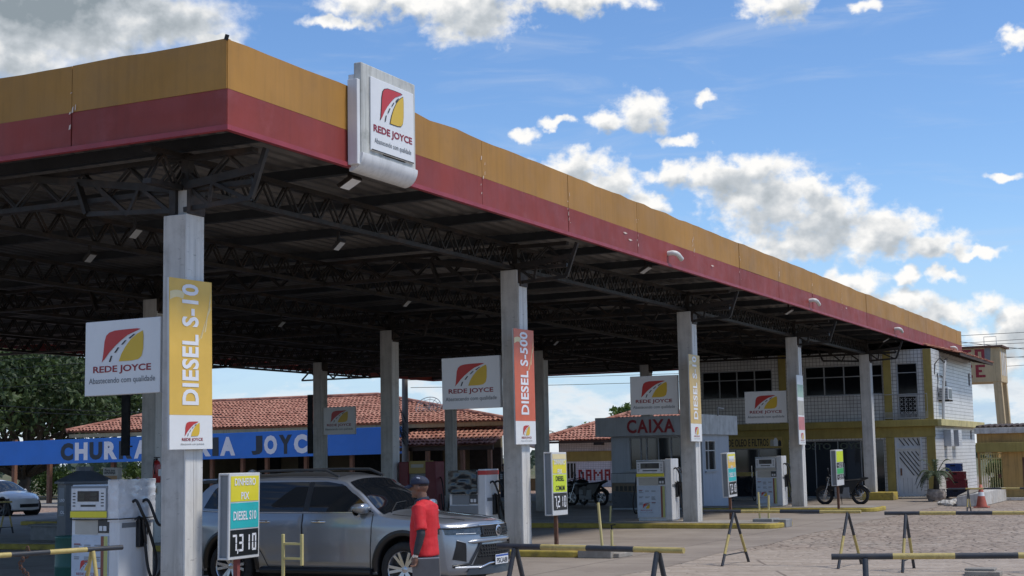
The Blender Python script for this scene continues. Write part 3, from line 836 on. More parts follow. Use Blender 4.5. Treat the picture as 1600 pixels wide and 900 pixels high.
# cantilever arms from the column heads
for y in KY:
    for x in ROWS[:2]:
        am = LMB(cl); e_ = 1.56
        am.bar((x + .1, y - .11, 5.70), (x + 1.30, y - .11, 5.76), .05, .07); am.bar((x + 1.30, y - .11, 5.76), (x + e_, y - .11, 6.46), .07, .07)
        am.bar((x + .1, y - .11, 6.05), (x + 1.42, y - .11, 6.18), .05, .12)
        for f0_, f1_ in ((.15, .55), (.62, 1.25)):
            am.bar((x + f0_, y - .11, 6.05), (x + f1_, y - .11, 5.74), .045, .055)
        am.bar((x + .62, y - .11, 6.1), (x + .55, y - .11, 5.74), .04, .05)
        am.build('cantilever_arm', 'dark_steel', canopy)
        am = LMB(cl)
        am.bar((x - .1, y - .11, 5.70), (x - 1.75, y - .11, 5.80), .05, .07); am.bar((x - 1.75, y - .11, 5.80), (x - 1.95, y - .11, 6.30), .12, .06)
        am.bar((x - .1, y - .11, 6.02), (x - 2.9, y - .11, 6.46), .05, .11)
        for f0_, f1_ in ((.2, .75), (.95, 1.6)):
            am.bar((x - f0_, y - .11, 5.72), (x - f1_, y - .11, 6.02 + .14 * f1_), .045, .055)
        am.bar((x - .95, y - .11, 5.74), (x - .75, y - .11, 6.1), .04, .05)
        am.build('cantilever_arm', 'dark_steel', canopy)
# white drain spouts on the right fascia
for y in (33.2, 46.24, 59.23, 71.9):
    sp = LMB(cl)
    sp.tube([(CX1 - .02, y, 6.83), (CX1 + .13, y, 6.84), (CX1 + .19, y + .05, 6.83), (CX1 + .22, y + .13, 6.80), (CX1 + .22, y + .36, 6.72)], .062, 12)
    sp.build('drain_spout', 'spout_lit_face_white', canopy)

# floodlights hanging at the eave and under the trusses
def floodlight(loc, label, s=1.0, face=(0, 0, -1)):
    t = thing('floodlight', label, 'floodlight', loc, 0, 'floodlights under the canopy')
    b = MB(); b.bar((-.02, 0, .30), (-.02, 0, .10), .03, .05); b.bar((-.02, -.13 * s, .10), (-.02, .13 * s, .10), .03, .02)
    b.build('bracket', 'dark_steel', t)
    h = MB(); fn = lambda u, v, w: (v * .75 + w * .66 * 0 + (-.02), u, v * -.62 * 0 + w + v * .55)
    h.add([(-.13 * s, -.15 * s, -.03), (.13 * s, -.15 * s, .11), (.13 * s, .15 * s, .11), (-.13 * s, .15 * s, -.03),
           (-.16 * s, -.15 * s, .02), (.10 * s, -.15 * s, .16), (.10 * s, .15 * s, .16), (-.16 * s, .15 * s, .02)],
          [(0, 3, 2, 1), (4, 5, 6, 7), (0, 1, 5, 4), (1, 2, 6, 5), (2, 3, 7, 6), (3, 0, 4, 7)])
    h.build('housing', 'dark_steel', t)
    g_ = MB(); g_.add([(-.115 * s, -.13 * s, -.027), (.115 * s, -.13 * s, .097), (.115 * s, .13 * s, .097), (-.115 * s, .13 * s, -.027)], [(0, 3, 2, 1)])
    for v in range(4): pass
    o = g_.build('lens', 'lamp_white' if s > 1.0 else 'lamp_face', t); o.location = (.002, 0, -.006)
    return t
floodlight((-12.5, 19.62, 6.36), 'large pale floodlight just behind the tall sign box at the canopy edge', 1.02)
floodlight((-12.5, 32.67, 6.36), 'floodlight at the canopy edge near the second orange banner column', .95)
floodlight((-12.5, 45.15, 6.36), 'floodlight at the canopy edge between the third and fourth columns', .95)
floodlight((-12.5, 59.24, 6.36), 'farthest floodlight at the canopy edge near the office building', .95)
for (x, y, l) in ((-18.6, 20.4, 'small floodlight under the trusses left of the nearest column'), (-16.0, 18.6, 'small floodlight under the front truss close to the nearest column'), (-14.0, 21.6, 'small floodlight on the edge truss right of the nearest column'),
                  (-17.9, 30.6, 'small floodlight deep under the canopy in the second bay'), (-23.4, 33.2, 'small floodlight deep under the canopy above the middle pumps'), (-20.2, 44.3, 'small floodlight deep under the canopy in front of the cashier booth')):
    floodlight((x, y, 5.72), l, 0.62)

# ---------------------------------------------------------------- columns
def column(x, y, label, tall=True):
    c = thing('canopy_column', label, 'column', (x, y, 0), 0, 'concrete columns of the canopy')
    zt = 5.98 if tall else 5.62
    b = MB(); b.box(-.21, .19, -.2, .2, 0.0, zt); b.build('shaft', 'column_concrete', c, bevel=.012)
    b = MB(); b.box(.192, .225, -.195, .195, 0.14, zt - .3 * tall); b.box(.226, .232, -.012, .006, 0.16, zt - .35); b.build('lit_face_panel', 'spout_lit_face_white', c, bevel=.006)  # pale panel over the right face, painting the light that falls there
    if not tall:
        b = MB(); b.box(-.02, .16, -.1, .1, 5.621, 6.02); b.build('column_head', 'column_concrete', c)
    b = MB(); b.box(-.13, -.02, -.17, .17, zt + .001, 6.0); b.box(.195, .26, -.17, .17, 5.623, 5.99); b.bar((.07, 0, 6.02), (.07, 0, 6.56), .13); b.build('steel_bracket', 'dark_steel', c)
    return c
names0 = ['nearest canopy column carrying the yellow banner', 'canopy column carrying the orange banner', 'canopy column with the faded straw banner beside the cashier booth',
          'canopy column with the narrow green and red banner by the office building', 'last canopy column right of the parked motorcycle standing on a yellow block']
for k, y in enumerate(KY): column(ROWS[0], y, names0[k], k > 0)
names1 = {1: 'grey column behind the nearest banner column with a fire extinguisher on its side', 2: 'grey column in front of the blue restaurant sign with the red pump at its foot', 3: 'shaded column just behind the orange banner column', 4: 'dark column behind the white square sign above the cashier booth'}
for k, l in names1.items(): column(ROWS[1], KY[k], l)
names2 = {3: 'far column with the small grey square sign on its right', 4: 'far white column behind the pump wrapped in black film'}
for k, l in names2.items(): column(ROWS[2], KY[k], l)

# ---------------------------------------------------------------- fuel islands
def island(k, x0, x1, y, hw, label):
    t = thing('fuel_island', label, 'fuel island', ((x0 + x1) / 2, y, 0), 0, 'raised pump islands')
    def outline(r, grow=0.0):
        pts = []
        hx = (x1 - x0) / 2 + grow; hy = hw + grow
        for (cx, cy, a0) in ((hx - r, -hy + r, -90), (hx - r, hy - r, 0), (-hx + r, hy - r, 90), (-hx + r, -hy + r, 180)):
            for q in range(6):
                a = R(a0 + q * 18); pts.append((cx + r * math.cos(a), cy + r * math.sin(a)))
        return pts
    b = MB(); b.prism(outline(.45), lambda u, v, w: (u, v, w), .135); b.build('kerb', 'kerb_yellow', t, bevel=.03)
    b = MB(); b.prism(outline(.40, -.13), lambda u, v, w: (u, v, .134 + w), .018); b.build('island_top', 'kerb_concrete', t)
island(0, -38, -11.9, KY[0], 1.0, 'nearest pump island below the yellow banner column')
island(1, -38, -11.75, KY[1] - .05, 1.0, 'pump island with yellow kerb below the orange banner column')
island(2, -38, -11.15, KY[2] + .1, 1.0, 'pump island with a stained kerb in front of the cashier booth')
island(3, -17.6, -10.95, KY[3], 1.0, 'pump island with the motorcycle behind it in front of the office building')
b = thing('concrete_block', 'stained concrete block with pipe stubs at the end of the second pump island', 'concrete block', (-11.5, 27.35, 0))
m_ = MB(); m_.box(-.42, .3, -.42, .3, 0, .17); m_.box(.1, .42, -.3, .45, 0, .10); m_.build('block', 'kerb_concrete', b, bevel=.02)
b = thing('concrete_block', 'grey concrete block with two pipe stubs at the end of the island before the office', 'concrete block', (-11.50, 39.15, 0))
m_ = MB(); m_.box(-.5, .05, -.3, .4, 0, .24); m_.box(.06, .4, -.2, .4, 0, .22); m_.build('block', 'concrete_block', b, bevel=.02)
b = thing('column_block', 'yellow painted concrete block at the foot of the last column', 'concrete block', (-13.4, 61.05, 0))
m_ = MB(); m_.box(-.75, .62, -.45, .45, 0, .33); m_.build('block', 'kerb_yellow', b, bevel=.03)

# ---------------------------------------------------------------- signs
rt = random.Random(31)
def square_sign(x0, x1, y, z0, z1, label):
    cx, cz = (x0 + x1) / 2, (z0 + z1) / 2; w, h = x1 - x0, z1 - z0
    t = thing('square_sign', label, 'sign', (cx, y, z0), 0, 'white square brand signs on the columns')
    t.rotation_euler = (R(rt.uniform(-.6, .6)), R(rt.uniform(-.5, .5)), R(rt.uniform(-1.2, 1.2)))
    b = MB(); b.box(-w / 2, w / 2, -.05, .06, 0, h); b.build('sign_panel', 'sign_white', t, bevel=.008)
    fn = face_front(0, -.051, h / 2)
    f2 = lambda u, v, w_: fn(u + .015 * w, v + .155 * h, w_)
    logo(t, f2, w * .57, h * .425)
    b = MB(); text_mb(b, 'REDE JOYCE', lambda u, v, w_: fn(u - .0 * w, v - .165 * h, w_), w * .77, h * .115, .022)
    b.build('brand_lettering', 'letter_red', t)
    b = MB(); text_mb(b, 'Abastecendo com qualidade', lambda u, v, w_: fn(u, v - .315 * h, w_), w * .88, h * .10, .006)
    b.build('slogan_lettering', 'letter_grey', t)
    return t
square_sign(-15.46, -14.03, 16.92, 3.03, 4.14, 'white square sign left of the yellow banner on the nearest column')
square_sign(-15.45, -14.03, 27.92, 3.06, 4.17, 'white square sign left of the orange banner')
square_sign(-15.46, -14.03, 38.92, 3.13, 4.22, 'white square sign above the cashier booth')
square_sign(-15.53, -14.03, 49.92, 3.04, 4.14, 'white square sign in front of the upper office windows')
square_sign(-33.15, -31.65, 49.95, 3.05, 4.15, 'small grey looking square sign in front of the restaurant tile roof')
for (x, y, z0, z1, l) in ((-24.33, 28.0, 2.22, 3.9, 'black edge-on panel hanging beside the column near the restaurant lettering start'), (-33.78, 49.9, 2.31, 4.69, 'black edge-on panel hanging beside the far column at the end of the restaurant lettering')):
    t = thing('hanging_panel', l, 'panel', (x, y, z0), 0, 'black banner panels seen edge on')
    b = MB(); b.box(-.12, .12, -.03, .03, 0, z1 - z0); b.build('panel', 'matte_black', t, bevel=.005)
    b = MB(); b.box(.12, .2, -.02, .02, .2, .24); b.box(.12, .2, -.02, .02, z1 - z0 - .24, z1 - z0 - .2); b.build('bracket', 'dark_steel', t)

def banner(y, z0, z1, mat, txt, label, w=.94, swoosh=True):
    t = thing('fuel_banner', label, 'banner', (-13.47, y, z0), 0, 'tall fuel banners on the columns')
    h = z1 - z0; split = .49
    t.rotation_euler = (R(rt.uniform(-.5, .5)), R(rt.uniform(-.4, .4)), R(rt.uniform(-1.0, 1.0)))
    b = MB(); b.box(-.02, .012, -w / 2, w / 2, 0, h); b.build('board', 'frame_white', t, bevel=.004)
    fn = face_right(.014, 0, 0)
    b = MB(); b.prism([(-w / 2, split), (w / 2, split), (w / 2, h), (-w / 2, h)], fn, .004); b.build('fuel_panel', mat, t)
    b = MB(); b.prism([(-w / 2, 0.004), (w / 2, .004), (w / 2, split - .002), (-w / 2, split - .002)], fn, .004); b.build('brand_panel', 'sign_white', t)
    if swoosh:
        b = MB()
        top = [(-w / 2 + .01, h - .20)] + [(-w / 2 + .01 + w * .35 * k / 6, h - .20 + .03 * math.sin(k / 6 * 3)) for k in range(1, 7)]
        bot = [(-w / 2 + .01 + w * .30 * k / 6, h - .32 + .05 * math.sin(k / 6 * 2.6)) for k in range(6, -1, -1)]
        P = top + bot
        b.poly([fn(u, v, .0065) for u, v in P][::-1])
        for q in range(3):
            P = [(.12 + .09 * q, h - .95 + .1 * q), (.15 + .09 * q, h - .93 + .1 * q), (w / 2 - .03, h - .34 + .1 * q), (w / 2 - .03, h - .40 + .1 * q)]
            b.poly([fn(u, v, .0062 + .0003 * q) for u, v in P])
        b.build('swoosh_print', 'swoosh_cream', t)
    tb = MB(); c = face_right(.02, -.02, split + (h - split) * .52)
    text_mb(tb, txt, turned(c), 1.74, .37, .03, spacing=1.06); tb.build('fuel_lettering', 'letter_white', t)
    lf = face_right(.019, 0.02, split * .60)
    logo(t, lf, .34, .21)
    tb = MB(); text_mb(tb, 'REDE JOYCE', face_right(.019, 0.02, split * .28), .46, .055, .02); tb.build('brand_lettering', 'letter_red', t)
    tb = MB(); text_mb(tb, 'Abastecendo com qualidade', face_right(.019, 0.02, split * .15), .52, .035, .0); tb.build('slogan_lettering', 'letter_grey', t)
    return t
banner(16.87, 2.20, 4.64, 'sign_yellow', 'DIESEL S-10', 'tall yellow banner on the nearest column')
banner(27.88, 2.27, 4.69, 'sign_orange', 'DIESEL S-500', 'tall orange red banner on the second column')
banner(38.70, 2.35, 4.74, 'sign_straw', 'DIESEL S-10', 'tall faded straw coloured banner right of the cashier lettering')
t = banner(49.60, 2.26, 4.63, 'sign_white', 'GNV', 'tall faded banner with pale green and red bands on the fourth column', .8, False)
fn = face_right(.0185, 0, 0)
for ch in list(t.children):
    if ch.name.startswith('fuel_lettering'): bpy.data.objects.remove(ch)
for (z0, z1, mm, nm) in ((1.62, 2.05, 'panel_green', 'green_band'), (.50, .95, 'letter_red', 'red_band'), (1.0, 1.5, 'pump_beige', 'grey_band')):
    b = MB(); b.poly([fn(-.38, z0, .001), fn(.38, z0, .001), fn(.38, z1, .001), fn(-.38, z1, .001)]); 
    MATS['pale_green'] = MATS.get('pale_green') or pmat('pale_green', (0.36, 0.50, 0.40), .5)
    MATS['pale_red'] = MATS.get('pale_red') or pmat('pale_red', (0.55, 0.20, 0.20), .5)
    b.build(nm, {'green_band': 'pale_green', 'red_band': 'pale_red', 'grey_band': 'pump_beige'}[nm], t)

def totem(x, y0, y1, z0, z1, label, panels, post='rust', zpost=.15, posty=None):
    """panels: list of (height share, material, text lines or digits, colour)"""
    w = y1 - y0; h = z1 - z0; cy = (y0 + y1) / 2
    t = thing('price_totem', label, 'price sign', (x, cy, zpost), 0, 'price signs on posts')
    t.rotation_euler = (R(rt.uniform(-1.3, 1.3)), R(rt.uniform(-.8, .8)), R(rt.uniform(-2, 2)))
    zb = z0 - zpost
    b = MB()
    b.box(-.19, -.165, -w / 2, w / 2, zb, zb + h); b.box(-.03, 0, -w / 2, w / 2, zb, zb + h)
    b.box(-.1649, -.0301, -w / 2 + .0, w / 2, zb + h - .03, zb + h); b.box(-.1649, -.0301, -w / 2, w / 2, zb, zb + .03); b.box(-.1649, -.0301, w / 2 - .02, w / 2, zb + .031, zb + h - .031)
    b.build('cabinet', 'frame_white', t, bevel=.008)
    b = MB(); b.box(-.164, -.031, -w / 2 + .03, w / 2 - .03, zb + .032, zb + h - .032); b.build('inner_void', 'pump_grey', t)
    b = MB(); b.bar((-.09, -.05, 0), (-.09, -.05, zb - .001), .07); b.build('post', post, t)
    fn = face_right(.001, 0, zb)
    z = h - .035
    for (sh, mat, kind, txt) in panels:
        ph = sh * (h - .07)
        if mat:
            b = MB(); b.prism([(-w / 2 + .035, z - ph + .012), (w / 2 - .035, z - ph + .012), (w / 2 - .035, z - .008), (-w / 2 + .035, z - .008)], fn, .004); b.build('price_panel' if kind == 'digits' else 'fuel_panel', mat, t)
        zc = z - ph / 2
        if kind == 'text':
            tb = MB(); n = len(txt)
            for i, (s_, ww) in enumerate(txt):
                text_mb(tb, s_, face_right(.0065, 0.0, zb + zc + (n - 1 - 2 * i) * .10), w * ww, .105 if n > 1 else .13, .02)
            tb.build('lettering', 'letter_white' if mat != 'panel_lime' else 'panel_black', t)
        elif kind == 'digits':
            tb = MB(); segments(tb, txt, face_right(.0065, 0.0, zb + zc), w * .84, ph * .62, d=.0); tb.build('price_digits', 'letter_white', t)
        elif kind == 'arc':
            tb = MB(); tb.poly([face_right(.0065, 0, zb + zc)(.3 * math.cos(a), .02 + .10 * math.sin(a), 0) for a in [math.pi + math.pi * k / 10 for k in range(11)]]); tb.build('arc_print', 'sign_white', t)
        z -= ph
    return t
totem(-13.06, 17.20, 17.96, .62, 1.85, 'nearest price sign with yellow and teal panels in front of the silver SUV',
      [(.33, 'panel_yellow', 'text', [('DINHEIRO', .68), ('PIX', .26)]), (.33, 'panel_teal', 'text', [('DIESEL S10', .74)]), (.34, 'panel_black', 'digits', '7,310')], 'rust_red')
totem(-13.04, 28.24, 29.04, .77, 2.10, 'price sign with yellow and lime panels right of the orange banner column',
      [(.10, 'swoosh_cream', '', ''), (.24, 'panel_yellow', 'text', [('DINHEIRO', .74), ('PIX', .30)]), (.31, 'panel_lime', 'text', [('DIESEL', .56), ('COMUM', .60)]), (.30, 'panel_black', 'digits', '7,210')])
totem(-13.04, 40.14, 40.92, .78, 2.03, 'price sign with teal panel beside the cashier booth',
      [(.14, 'panel_yellow', 'arc', ''), (.20, 'sign_yellow', 'text', [('DINHEIRO', .7), ('PIX', .3)]), (.32, 'panel_teal', 'text', [('DIESEL S10', .76)]), (.32, 'panel_black', 'digits', '7,310')])
totem(-11.85, 47.75, 48.62, .90, 2.06, 'price sign with yellow and green panels in front of the parked motorcycle',
      [(.34, 'panel_lime', '', ''), (.17, 'panel_black', 'digits', '4,89'), (.18, 'panel_green', '', ''), (.17, 'panel_black', 'digits', '4,99'), (.12, None, '', '')])

# tall sign box on the right fascia
t = thing('canopy_sign_box', 'tall weathered white sign box with rounded foot fixed to the canopy fascia', 'sign', (-12.03, 19.85, 6.4))
b = MB(); b.box(-.02, .12, -.83, .84, .33, 1.78); b.build('frame', 'sign_box_grey', t, bevel=.015)
b = MB()
pr = [(.122 - .0, .328), (.145, .325), (.15, .25)] 
def foot(u, v):
    a = v * math.pi / 2
    return (-.10 + .25 * math.cos(a), -.845 + 1.70 * u, .33 - .27 * math.sin(a))
b.grid(foot, 12, 10, 0, True, True)
for yy, fl in ((-.845, False), (.855, True)):
    P = [(-.10, yy, .33)] + [(-.10 + .25 * math.cos(a), yy, .33 - .27 * math.sin(a)) for a in [math.pi / 2 * k / 10 for k in range(11)]]
    b.poly(P if fl else P[::-1])
b.box(-.098, .147, -.843, .853, .33, .34)
b.build('rounded_foot', 'sign_box_white', t)
b = MB(); b.box(-.08, .10, -.92, -.835, .15, 1.50); b.box(-.12, -.021, -.83, .84, .15, 1.6); b.build('side_casing', 'sign_box_white', t, bevel=.01)
b = MB(); b.box(.121, .15, -.60, .74, .42, 1.60); b.build('panel', 'sign_white', t, bevel=.01)
fn = face_right(.151, .07, 1.0)
logo(t, lambda u, v, w: fn(u - .02, v + .23, w), .74, .56, .004, True)
b = MB(); text_mb(b, 'REDE JOYCE', lambda u, v, w: fn(u, v - .23, w), 1.20, .15, .03); b.build('brand_lettering', 'letter_red', t)
b = MB(); text_mb(b, 'Abastecendo com qualidade', lambda u, v, w: fn(u, v - .42, w), 1.14, .11, .004); b.build('slogan_lettering', 'letter_grey', t)
b = MB(); b.box(.1505, .156, -.58, .72, .425, .44); b.box(.121, .124, -.2, .5, .40, .418); b.build('grime_line', 'matte_black', t)
# ================================================================ BUILDINGS
def wall_grid(mb, fn, u0, u1, v0, v1, openings, t=.2, m=0):
    """wall with rectangular openings; fn(u,v,w) with w outward; thickness t inward"""
    us = sorted(set([u0, u1] + [a for o in openings for a in (o[0], o[1])]))
    vs_ = sorted(set([v0, v1] + [a for o in openings for a in (o[2], o[3])]))
    us = [u for u in us if u0 <= u <= u1]; vs_ = [v for v in vs_ if v0 <= v <= v1]
    solid = lambda i, j: 0 <= i < len(us) - 1 and 0 <= j < len(vs_) - 1 and not any(o[0] <= (us[i] + us[i + 1]) / 2 <= o[1] and o[2] <= (vs_[j] + vs_[j + 1]) / 2 <= o[3] for o in openings)
    for i in range(len(us) - 1):
        for j in range(len(vs_) - 1):
            if not solid(i, j): continue
            a, b, c, d = us[i], us[i + 1], vs_[j], vs_[j + 1]
            mb.add([fn(a, c, 0), fn(b, c, 0), fn(b, d, 0), fn(a, d, 0)], [(0, 1, 2, 3)], m)
            mb.add([fn(a, c, -t), fn(b, c, -t), fn(b, d, -t), fn(a, d, -t)], [(3, 2, 1, 0)], m)
            for (ok, p, q) in ((solid(i - 1, j), (a, d), (a, c)), (solid(i + 1, j), (b, c), (b, d)), (solid(i, j - 1), (a, c), (b, c)), (solid(i, j + 1), (b, d), (a, d))):
                if not ok:
                    mb.add([fn(p[0], p[1], 0), fn(q[0], q[1], 0), fn(q[0], q[1], -t), fn(p[0], p[1], -t)], [(3, 2, 1, 0)], m)
    return mb
def fbox(mb, fn, u0, u1, v0, v1, w0, w1, m=0):
    vs = [fn(u, v, w) for w in (w0, w1) for (u, v) in ((u0, v0), (u1, v0), (u1, v1), (u0, v1))]
    return mb.add(vs, [(3, 2, 1, 0), (4, 5, 6, 7), (0, 1, 5, 4), (1, 2, 6, 5), (2, 3, 7, 6), (3, 0, 4, 7)], m)
def window(parent, fn, u0, u1, v0, v1, cols, rows, mat='window_glass', frame='frame_grey', fw_=.05, rec=.10, name='window'):
    """rows: list of fractions from the bottom where transoms sit"""
    b = MB()
    fbox(b, fn, u0, u0 + fw_, v0, v1, -rec - .02, -rec + .05); fbox(b, fn, u1 - fw_, u1, v0, v1, -rec - .02, -rec + .05)
    fbox(b, fn, u0 + fw_, u1 - fw_, v0, v0 + fw_, -rec - .02, -rec + .05); fbox(b, fn, u0 + fw_, u1 - fw_, v1 - fw_, v1, -rec - .02, -rec + .05)
    for c in cols:
        u = u0 + (u1 - u0) * c; fbox(b, fn, u - fw_ / 2, u + fw_ / 2, v0 + fw_, v1 - fw_, -rec - .015, -rec + .045)
    for r_ in rows:
        v = v0 + (v1 - v0) * r_; fbox(b, fn, u0 + fw_, u1 - fw_, v - fw_ / 2.4, v + fw_ / 2.4, -rec - .012, -rec + .04)
    w = b.build(name, frame, parent)
    g_ = MB(); fbox(g_, fn, u0 + .01, u1 - .01, v0 + .01, v1 - .01, -rec - .012, -rec + .004); g_.build('pane', mat, w)
    return w
def tile_roof(mb, A, B, C, D, pitch=.21, course=.36, amp=.05, rnd=None):
    """A,B eave left/right, C,D ridge right/left"""
    rnd = rnd or random.Random(5)
    A, B, C, D = map(Vector, (A, B, C, D))
    e = (B - A).normalized(); s = ((D - A) - e * (D - A).dot(e)); H = s.length
    if H < 1e-4: return
    s.normalize(); n = e.cross(s)
    if n.z < 0: n = -n
    la, lb = 0.0, (B - A).length; ld, lc = (D - A).dot(e), (C - A).dot(e)
    nc = max(1, int(H / course))
    for k in range(nc):
        v0, v1 = H * k / nc, H * (k + 1) / nc
        f = (v0 + v1) / 2 / H
        x0, x1 = la + (ld - la) * f, lb + (lc - lb) * f
        if x1 - x0 < pitch * .6: continue
        m = max(1, int(round((x1 - x0) / pitch)))
        off = rnd.uniform(-.02, .02)
        for i in range(m):
            xa = x0 + (x1 - x0) * i / m; w = (x1 - x0) / m
            j = rnd.uniform(-.018, .018); tl = rnd.uniform(-.008, .012)
            P = []
            for (vv, lift) in ((v0 - .05 + j, .045 + tl), (v1 + .01 + j, .0)):
                for (fx, hz) in ((0, 0), (.2, .75), (.45, 1), (.7, .75), (.92, 0)):
                    P.append(A + e * (xa + fx * w + off) + s * vv + n * (lift + amp * hz))
            mb.add(P, [(q, q + 1, q + 6, q + 5) for q in range(4)])
    # base sheet
    mb.add([A - n * .02, B - n * .02, C - n * .02, D - n * .02], [(0, 1, 2, 3)])
def ridge_caps(mb, p, q, r=.11, step=.36):
    p, q = Vector(p), Vector(q); L = (q - p).length; d = (q - p) / L; k = max(1, int(L / step))
    for i in range(k):
        a = p + d * (L * i / k); b_ = p + d * (L * (i + 1) / k + .03)
        mb.tube([a + Vector((0, 0, .0)), b_ + Vector((0, 0, .02))], [r * 1.1, r * .9], 8, 0, True)

# ---------------------------------------------------------------- two storey office
off = thing('office_building', 'two storey white tiled office building with yellow pilasters and dark windows', 'building', (-16.8, 68.2, 0))
oo = Vector(off.location)
def F(y): return lambda u, v, w: (u - oo.x, y - w - oo.y, v)
def RT(x): return lambda u, v, w: (x + w - oo.x, u - oo.y, v)
ff = F(63.2); fr = RT(-11.48)
b = MB()
wall_grid(b, ff, -22.2, -11.487, 0.0, 6.25, [(-21.65, -18.40, 4.42, 5.67), (-16.98, -13.55, 4.40, 5.70), (-12.96, -12.10, 3.30, 5.68), (-21.3, -18.05, 0.06, 2.20), (-17.6, -13.64, .06, 2.47), (-13.16, -12.04, .10, 2.66)], .25)
b.build('front_wall', 'wall_tile', off)
b = MB()
wall_grid(b, fr, 63.201, 73.4, 0.0, 6.25, [(65.9, 67.3, 2.20, 2.80), (72.4, 72.95, 5.0, 5.62), (72.1, 72.6, 2.45, 2.9)], .25)
b.build('side_wall', 'wall_tile_weathered', off)
b = MB(); b.box(-22.2 - oo.x, -11.74 - oo.x, 73.15 - oo.y, 73.4 - oo.y, 0, 6.25); b.box(-22.2 - oo.x, -21.95 - oo.x, 63.46 - oo.y, 73.14 - oo.y, 0, 6.25); b.build('rear_wall', 'plaster_ochre', off)
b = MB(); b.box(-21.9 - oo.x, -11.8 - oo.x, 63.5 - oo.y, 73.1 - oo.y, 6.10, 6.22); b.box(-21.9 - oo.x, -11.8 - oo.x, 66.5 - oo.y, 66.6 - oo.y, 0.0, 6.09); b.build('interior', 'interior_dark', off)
window(off, ff, -21.65, -18.40, 4.42, 5.67, [.25, .5, .75], [.66])
window(off, ff, -16.98, -13.55, 4.40, 5.70, [.02, .26, .51, .76], [.62])
window(off, ff, -12.96, -12.10, 4.34, 5.68, [], [.70], fw_=.04)
# balcony: rail and ornamental lattice under the third window
b = MB()
for z in (3.36, 4.36): b.bar(ff(-13.5, z, .22), ff(-11.7, z, .22), .03)
for i in range(37):
    u = -13.5 + 1.8 * i / 36; b.bar(ff(u, 3.36, .22), ff(u, 4.36 if i % 9 == 0 else 3.62, .22), .016)
b.build('balcony_rail', 'lattice_white', off)
b = MB(); fbox(b, ff, -12.96, -12.90, 3.30, 4.33, -.08, .02); fbox(b, ff, -12.16, -12.10, 3.30, 4.33, -.08, .02); fbox(b, ff, -12.90, -12.16, 4.26, 4.33, -.08, .02); fbox(b, ff, -12.90, -12.16, 3.30, 3.36, -.08, .02)
for i in range(4):
    for j in range(4):
        cu, cv = -12.81 + .185 * i, 3.58 + .185 * j
        for a in range(4):
            b.bar(ff(cu, cv, -.04), ff(cu + .09 * math.cos(a * math.pi / 2 + .78), cv + .09 * math.sin(a * math.pi / 2 + .78), -.04), .022)
for i in range(12): b.bar(ff(-12.87 + .062 * i, 3.36, -.04), ff(-12.87 + .062 * i, 3.50, -.04), .014)
b.build('balcony_lattice', 'lattice_white', off)
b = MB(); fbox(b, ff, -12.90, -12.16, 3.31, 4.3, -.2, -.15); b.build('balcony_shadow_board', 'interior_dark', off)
for u in (-21.98, -17.92, -13.35, -11.66):
    b = MB(); fbox(b, ff, u - .17, u + .17, 0.0, 2.55, 0.001, .07); fbox(b, ff, u - .16, u + .16, 3.29, 6.24, 0.001, .06); b.build('pilaster', 'trim_yellow', off)
b = MB(); fbox(b, ff, -22.3, -11.29, 3.0, 3.28, 0.002, .32); fbox(b, ff, -22.3, -11.46, 2.55, 2.998, .002, .05); b.build('floor_band', 'trim_yellow', off, bevel=.01)
b = MB(); fbox(b, fr, 62.9, 74.4, 3.0, 3.28, 0.002, .34); b.build('floor_cornice', 'trim_yellow_lit', off, bevel=.015)
b = MB(); fbox(b, ff, -22.2, -11.45, 0.0, .05, .002, .1); b.build('plinth', 'trim_yellow', off)
# shop fronts
w = window(off, ff, -21.3, -18.05, .06, 2.20, [.33, .66], [], 'shop_glass', 'frame_grey', .035, .12, 'shop_front')
for u in (-20.35, -19.45):
    b = MB(); b.bar(ff(u, .95, .02), ff(u, 1.45, .02), .03); b.build('handle', 'chrome', w)
b = MB(); fbox(b, ff, -20.9, -18.5, 1.0, 1.17, -.11, -.105); b.build('warning_band', 'ochre_sign', w)
w = window(off, ff, -17.6, -13.64, .06, 2.47, [.25, .5, .75], [], 'shop_glass', 'frame_grey', .03, .12, 'shop_front')
b = MB(); text_mb(b, 'POSTO  JOYCE', F(63.2 + .1)(-15.9, 2.22, 0) and (lambda u, v, w_: ff(-15.85 + u, 2.20 + v, -.095 + w_)), 3.0, .36, .02, .001); b.build('glass_lettering', 'glass_lettering', w)
for u in (-15.9, -15.35):
    b = MB(); b.bar(ff(u, .95, .0), ff(u, 1.5, .0), .035); b.build('handle', 'chrome', w)
# white louvred door
b = MB(); fbox(b, ff, -13.16, -13.08, .10, 2.66, -.1, .03); fbox(b, ff, -12.12, -12.04, .10, 2.66, -.1, .03); fbox(b, ff, -13.08, -12.12, 2.58, 2.66, -.1, .03); fbox(b, ff, -13.08, -12.12, 2.05, 2.11, -.1, .02)
dr = b.build('door', 'door_white', off)
b = MB(); fbox(b, ff, -13.079, -12.121, .10, 2.579, -.14, -.06)
b.build('door_leaf', 'door_white', dr)
b = MB()
for i in range(7):
    u0 = -13.0 + .17 * i - .18; 
    p, q = (u0, 1.95), (u0 + .75, .95)
    t0 = max(0, (-13.0 - u0) / .75); t1 = min(1, (-12.2 - u0) / .75)
    if t1 > t0: b.bar(ff(p[0] + (q[0] - p[0]) * t0, p[1] + (q[1] - p[1]) * t0, -.058), ff(p[0] + (q[0] - p[0]) * t1, p[1] + (q[1] - p[1]) * t1, -.058), .035, .035)
for i in range(5):
    u0 = -13.0 + .19 * i; b.bar(ff(u0, 2.5, -.058), ff(min(u0 + .22, -12.15), 2.2, -.058), .035, .035)
b.build('louvre_slots', 'matte_black', dr)
b = MB(); fbox(b, ff, -12.99, -12.93, .95, 1.25, -.059, -.02); b.build('handle', 'rust', dr)
b = MB(); 
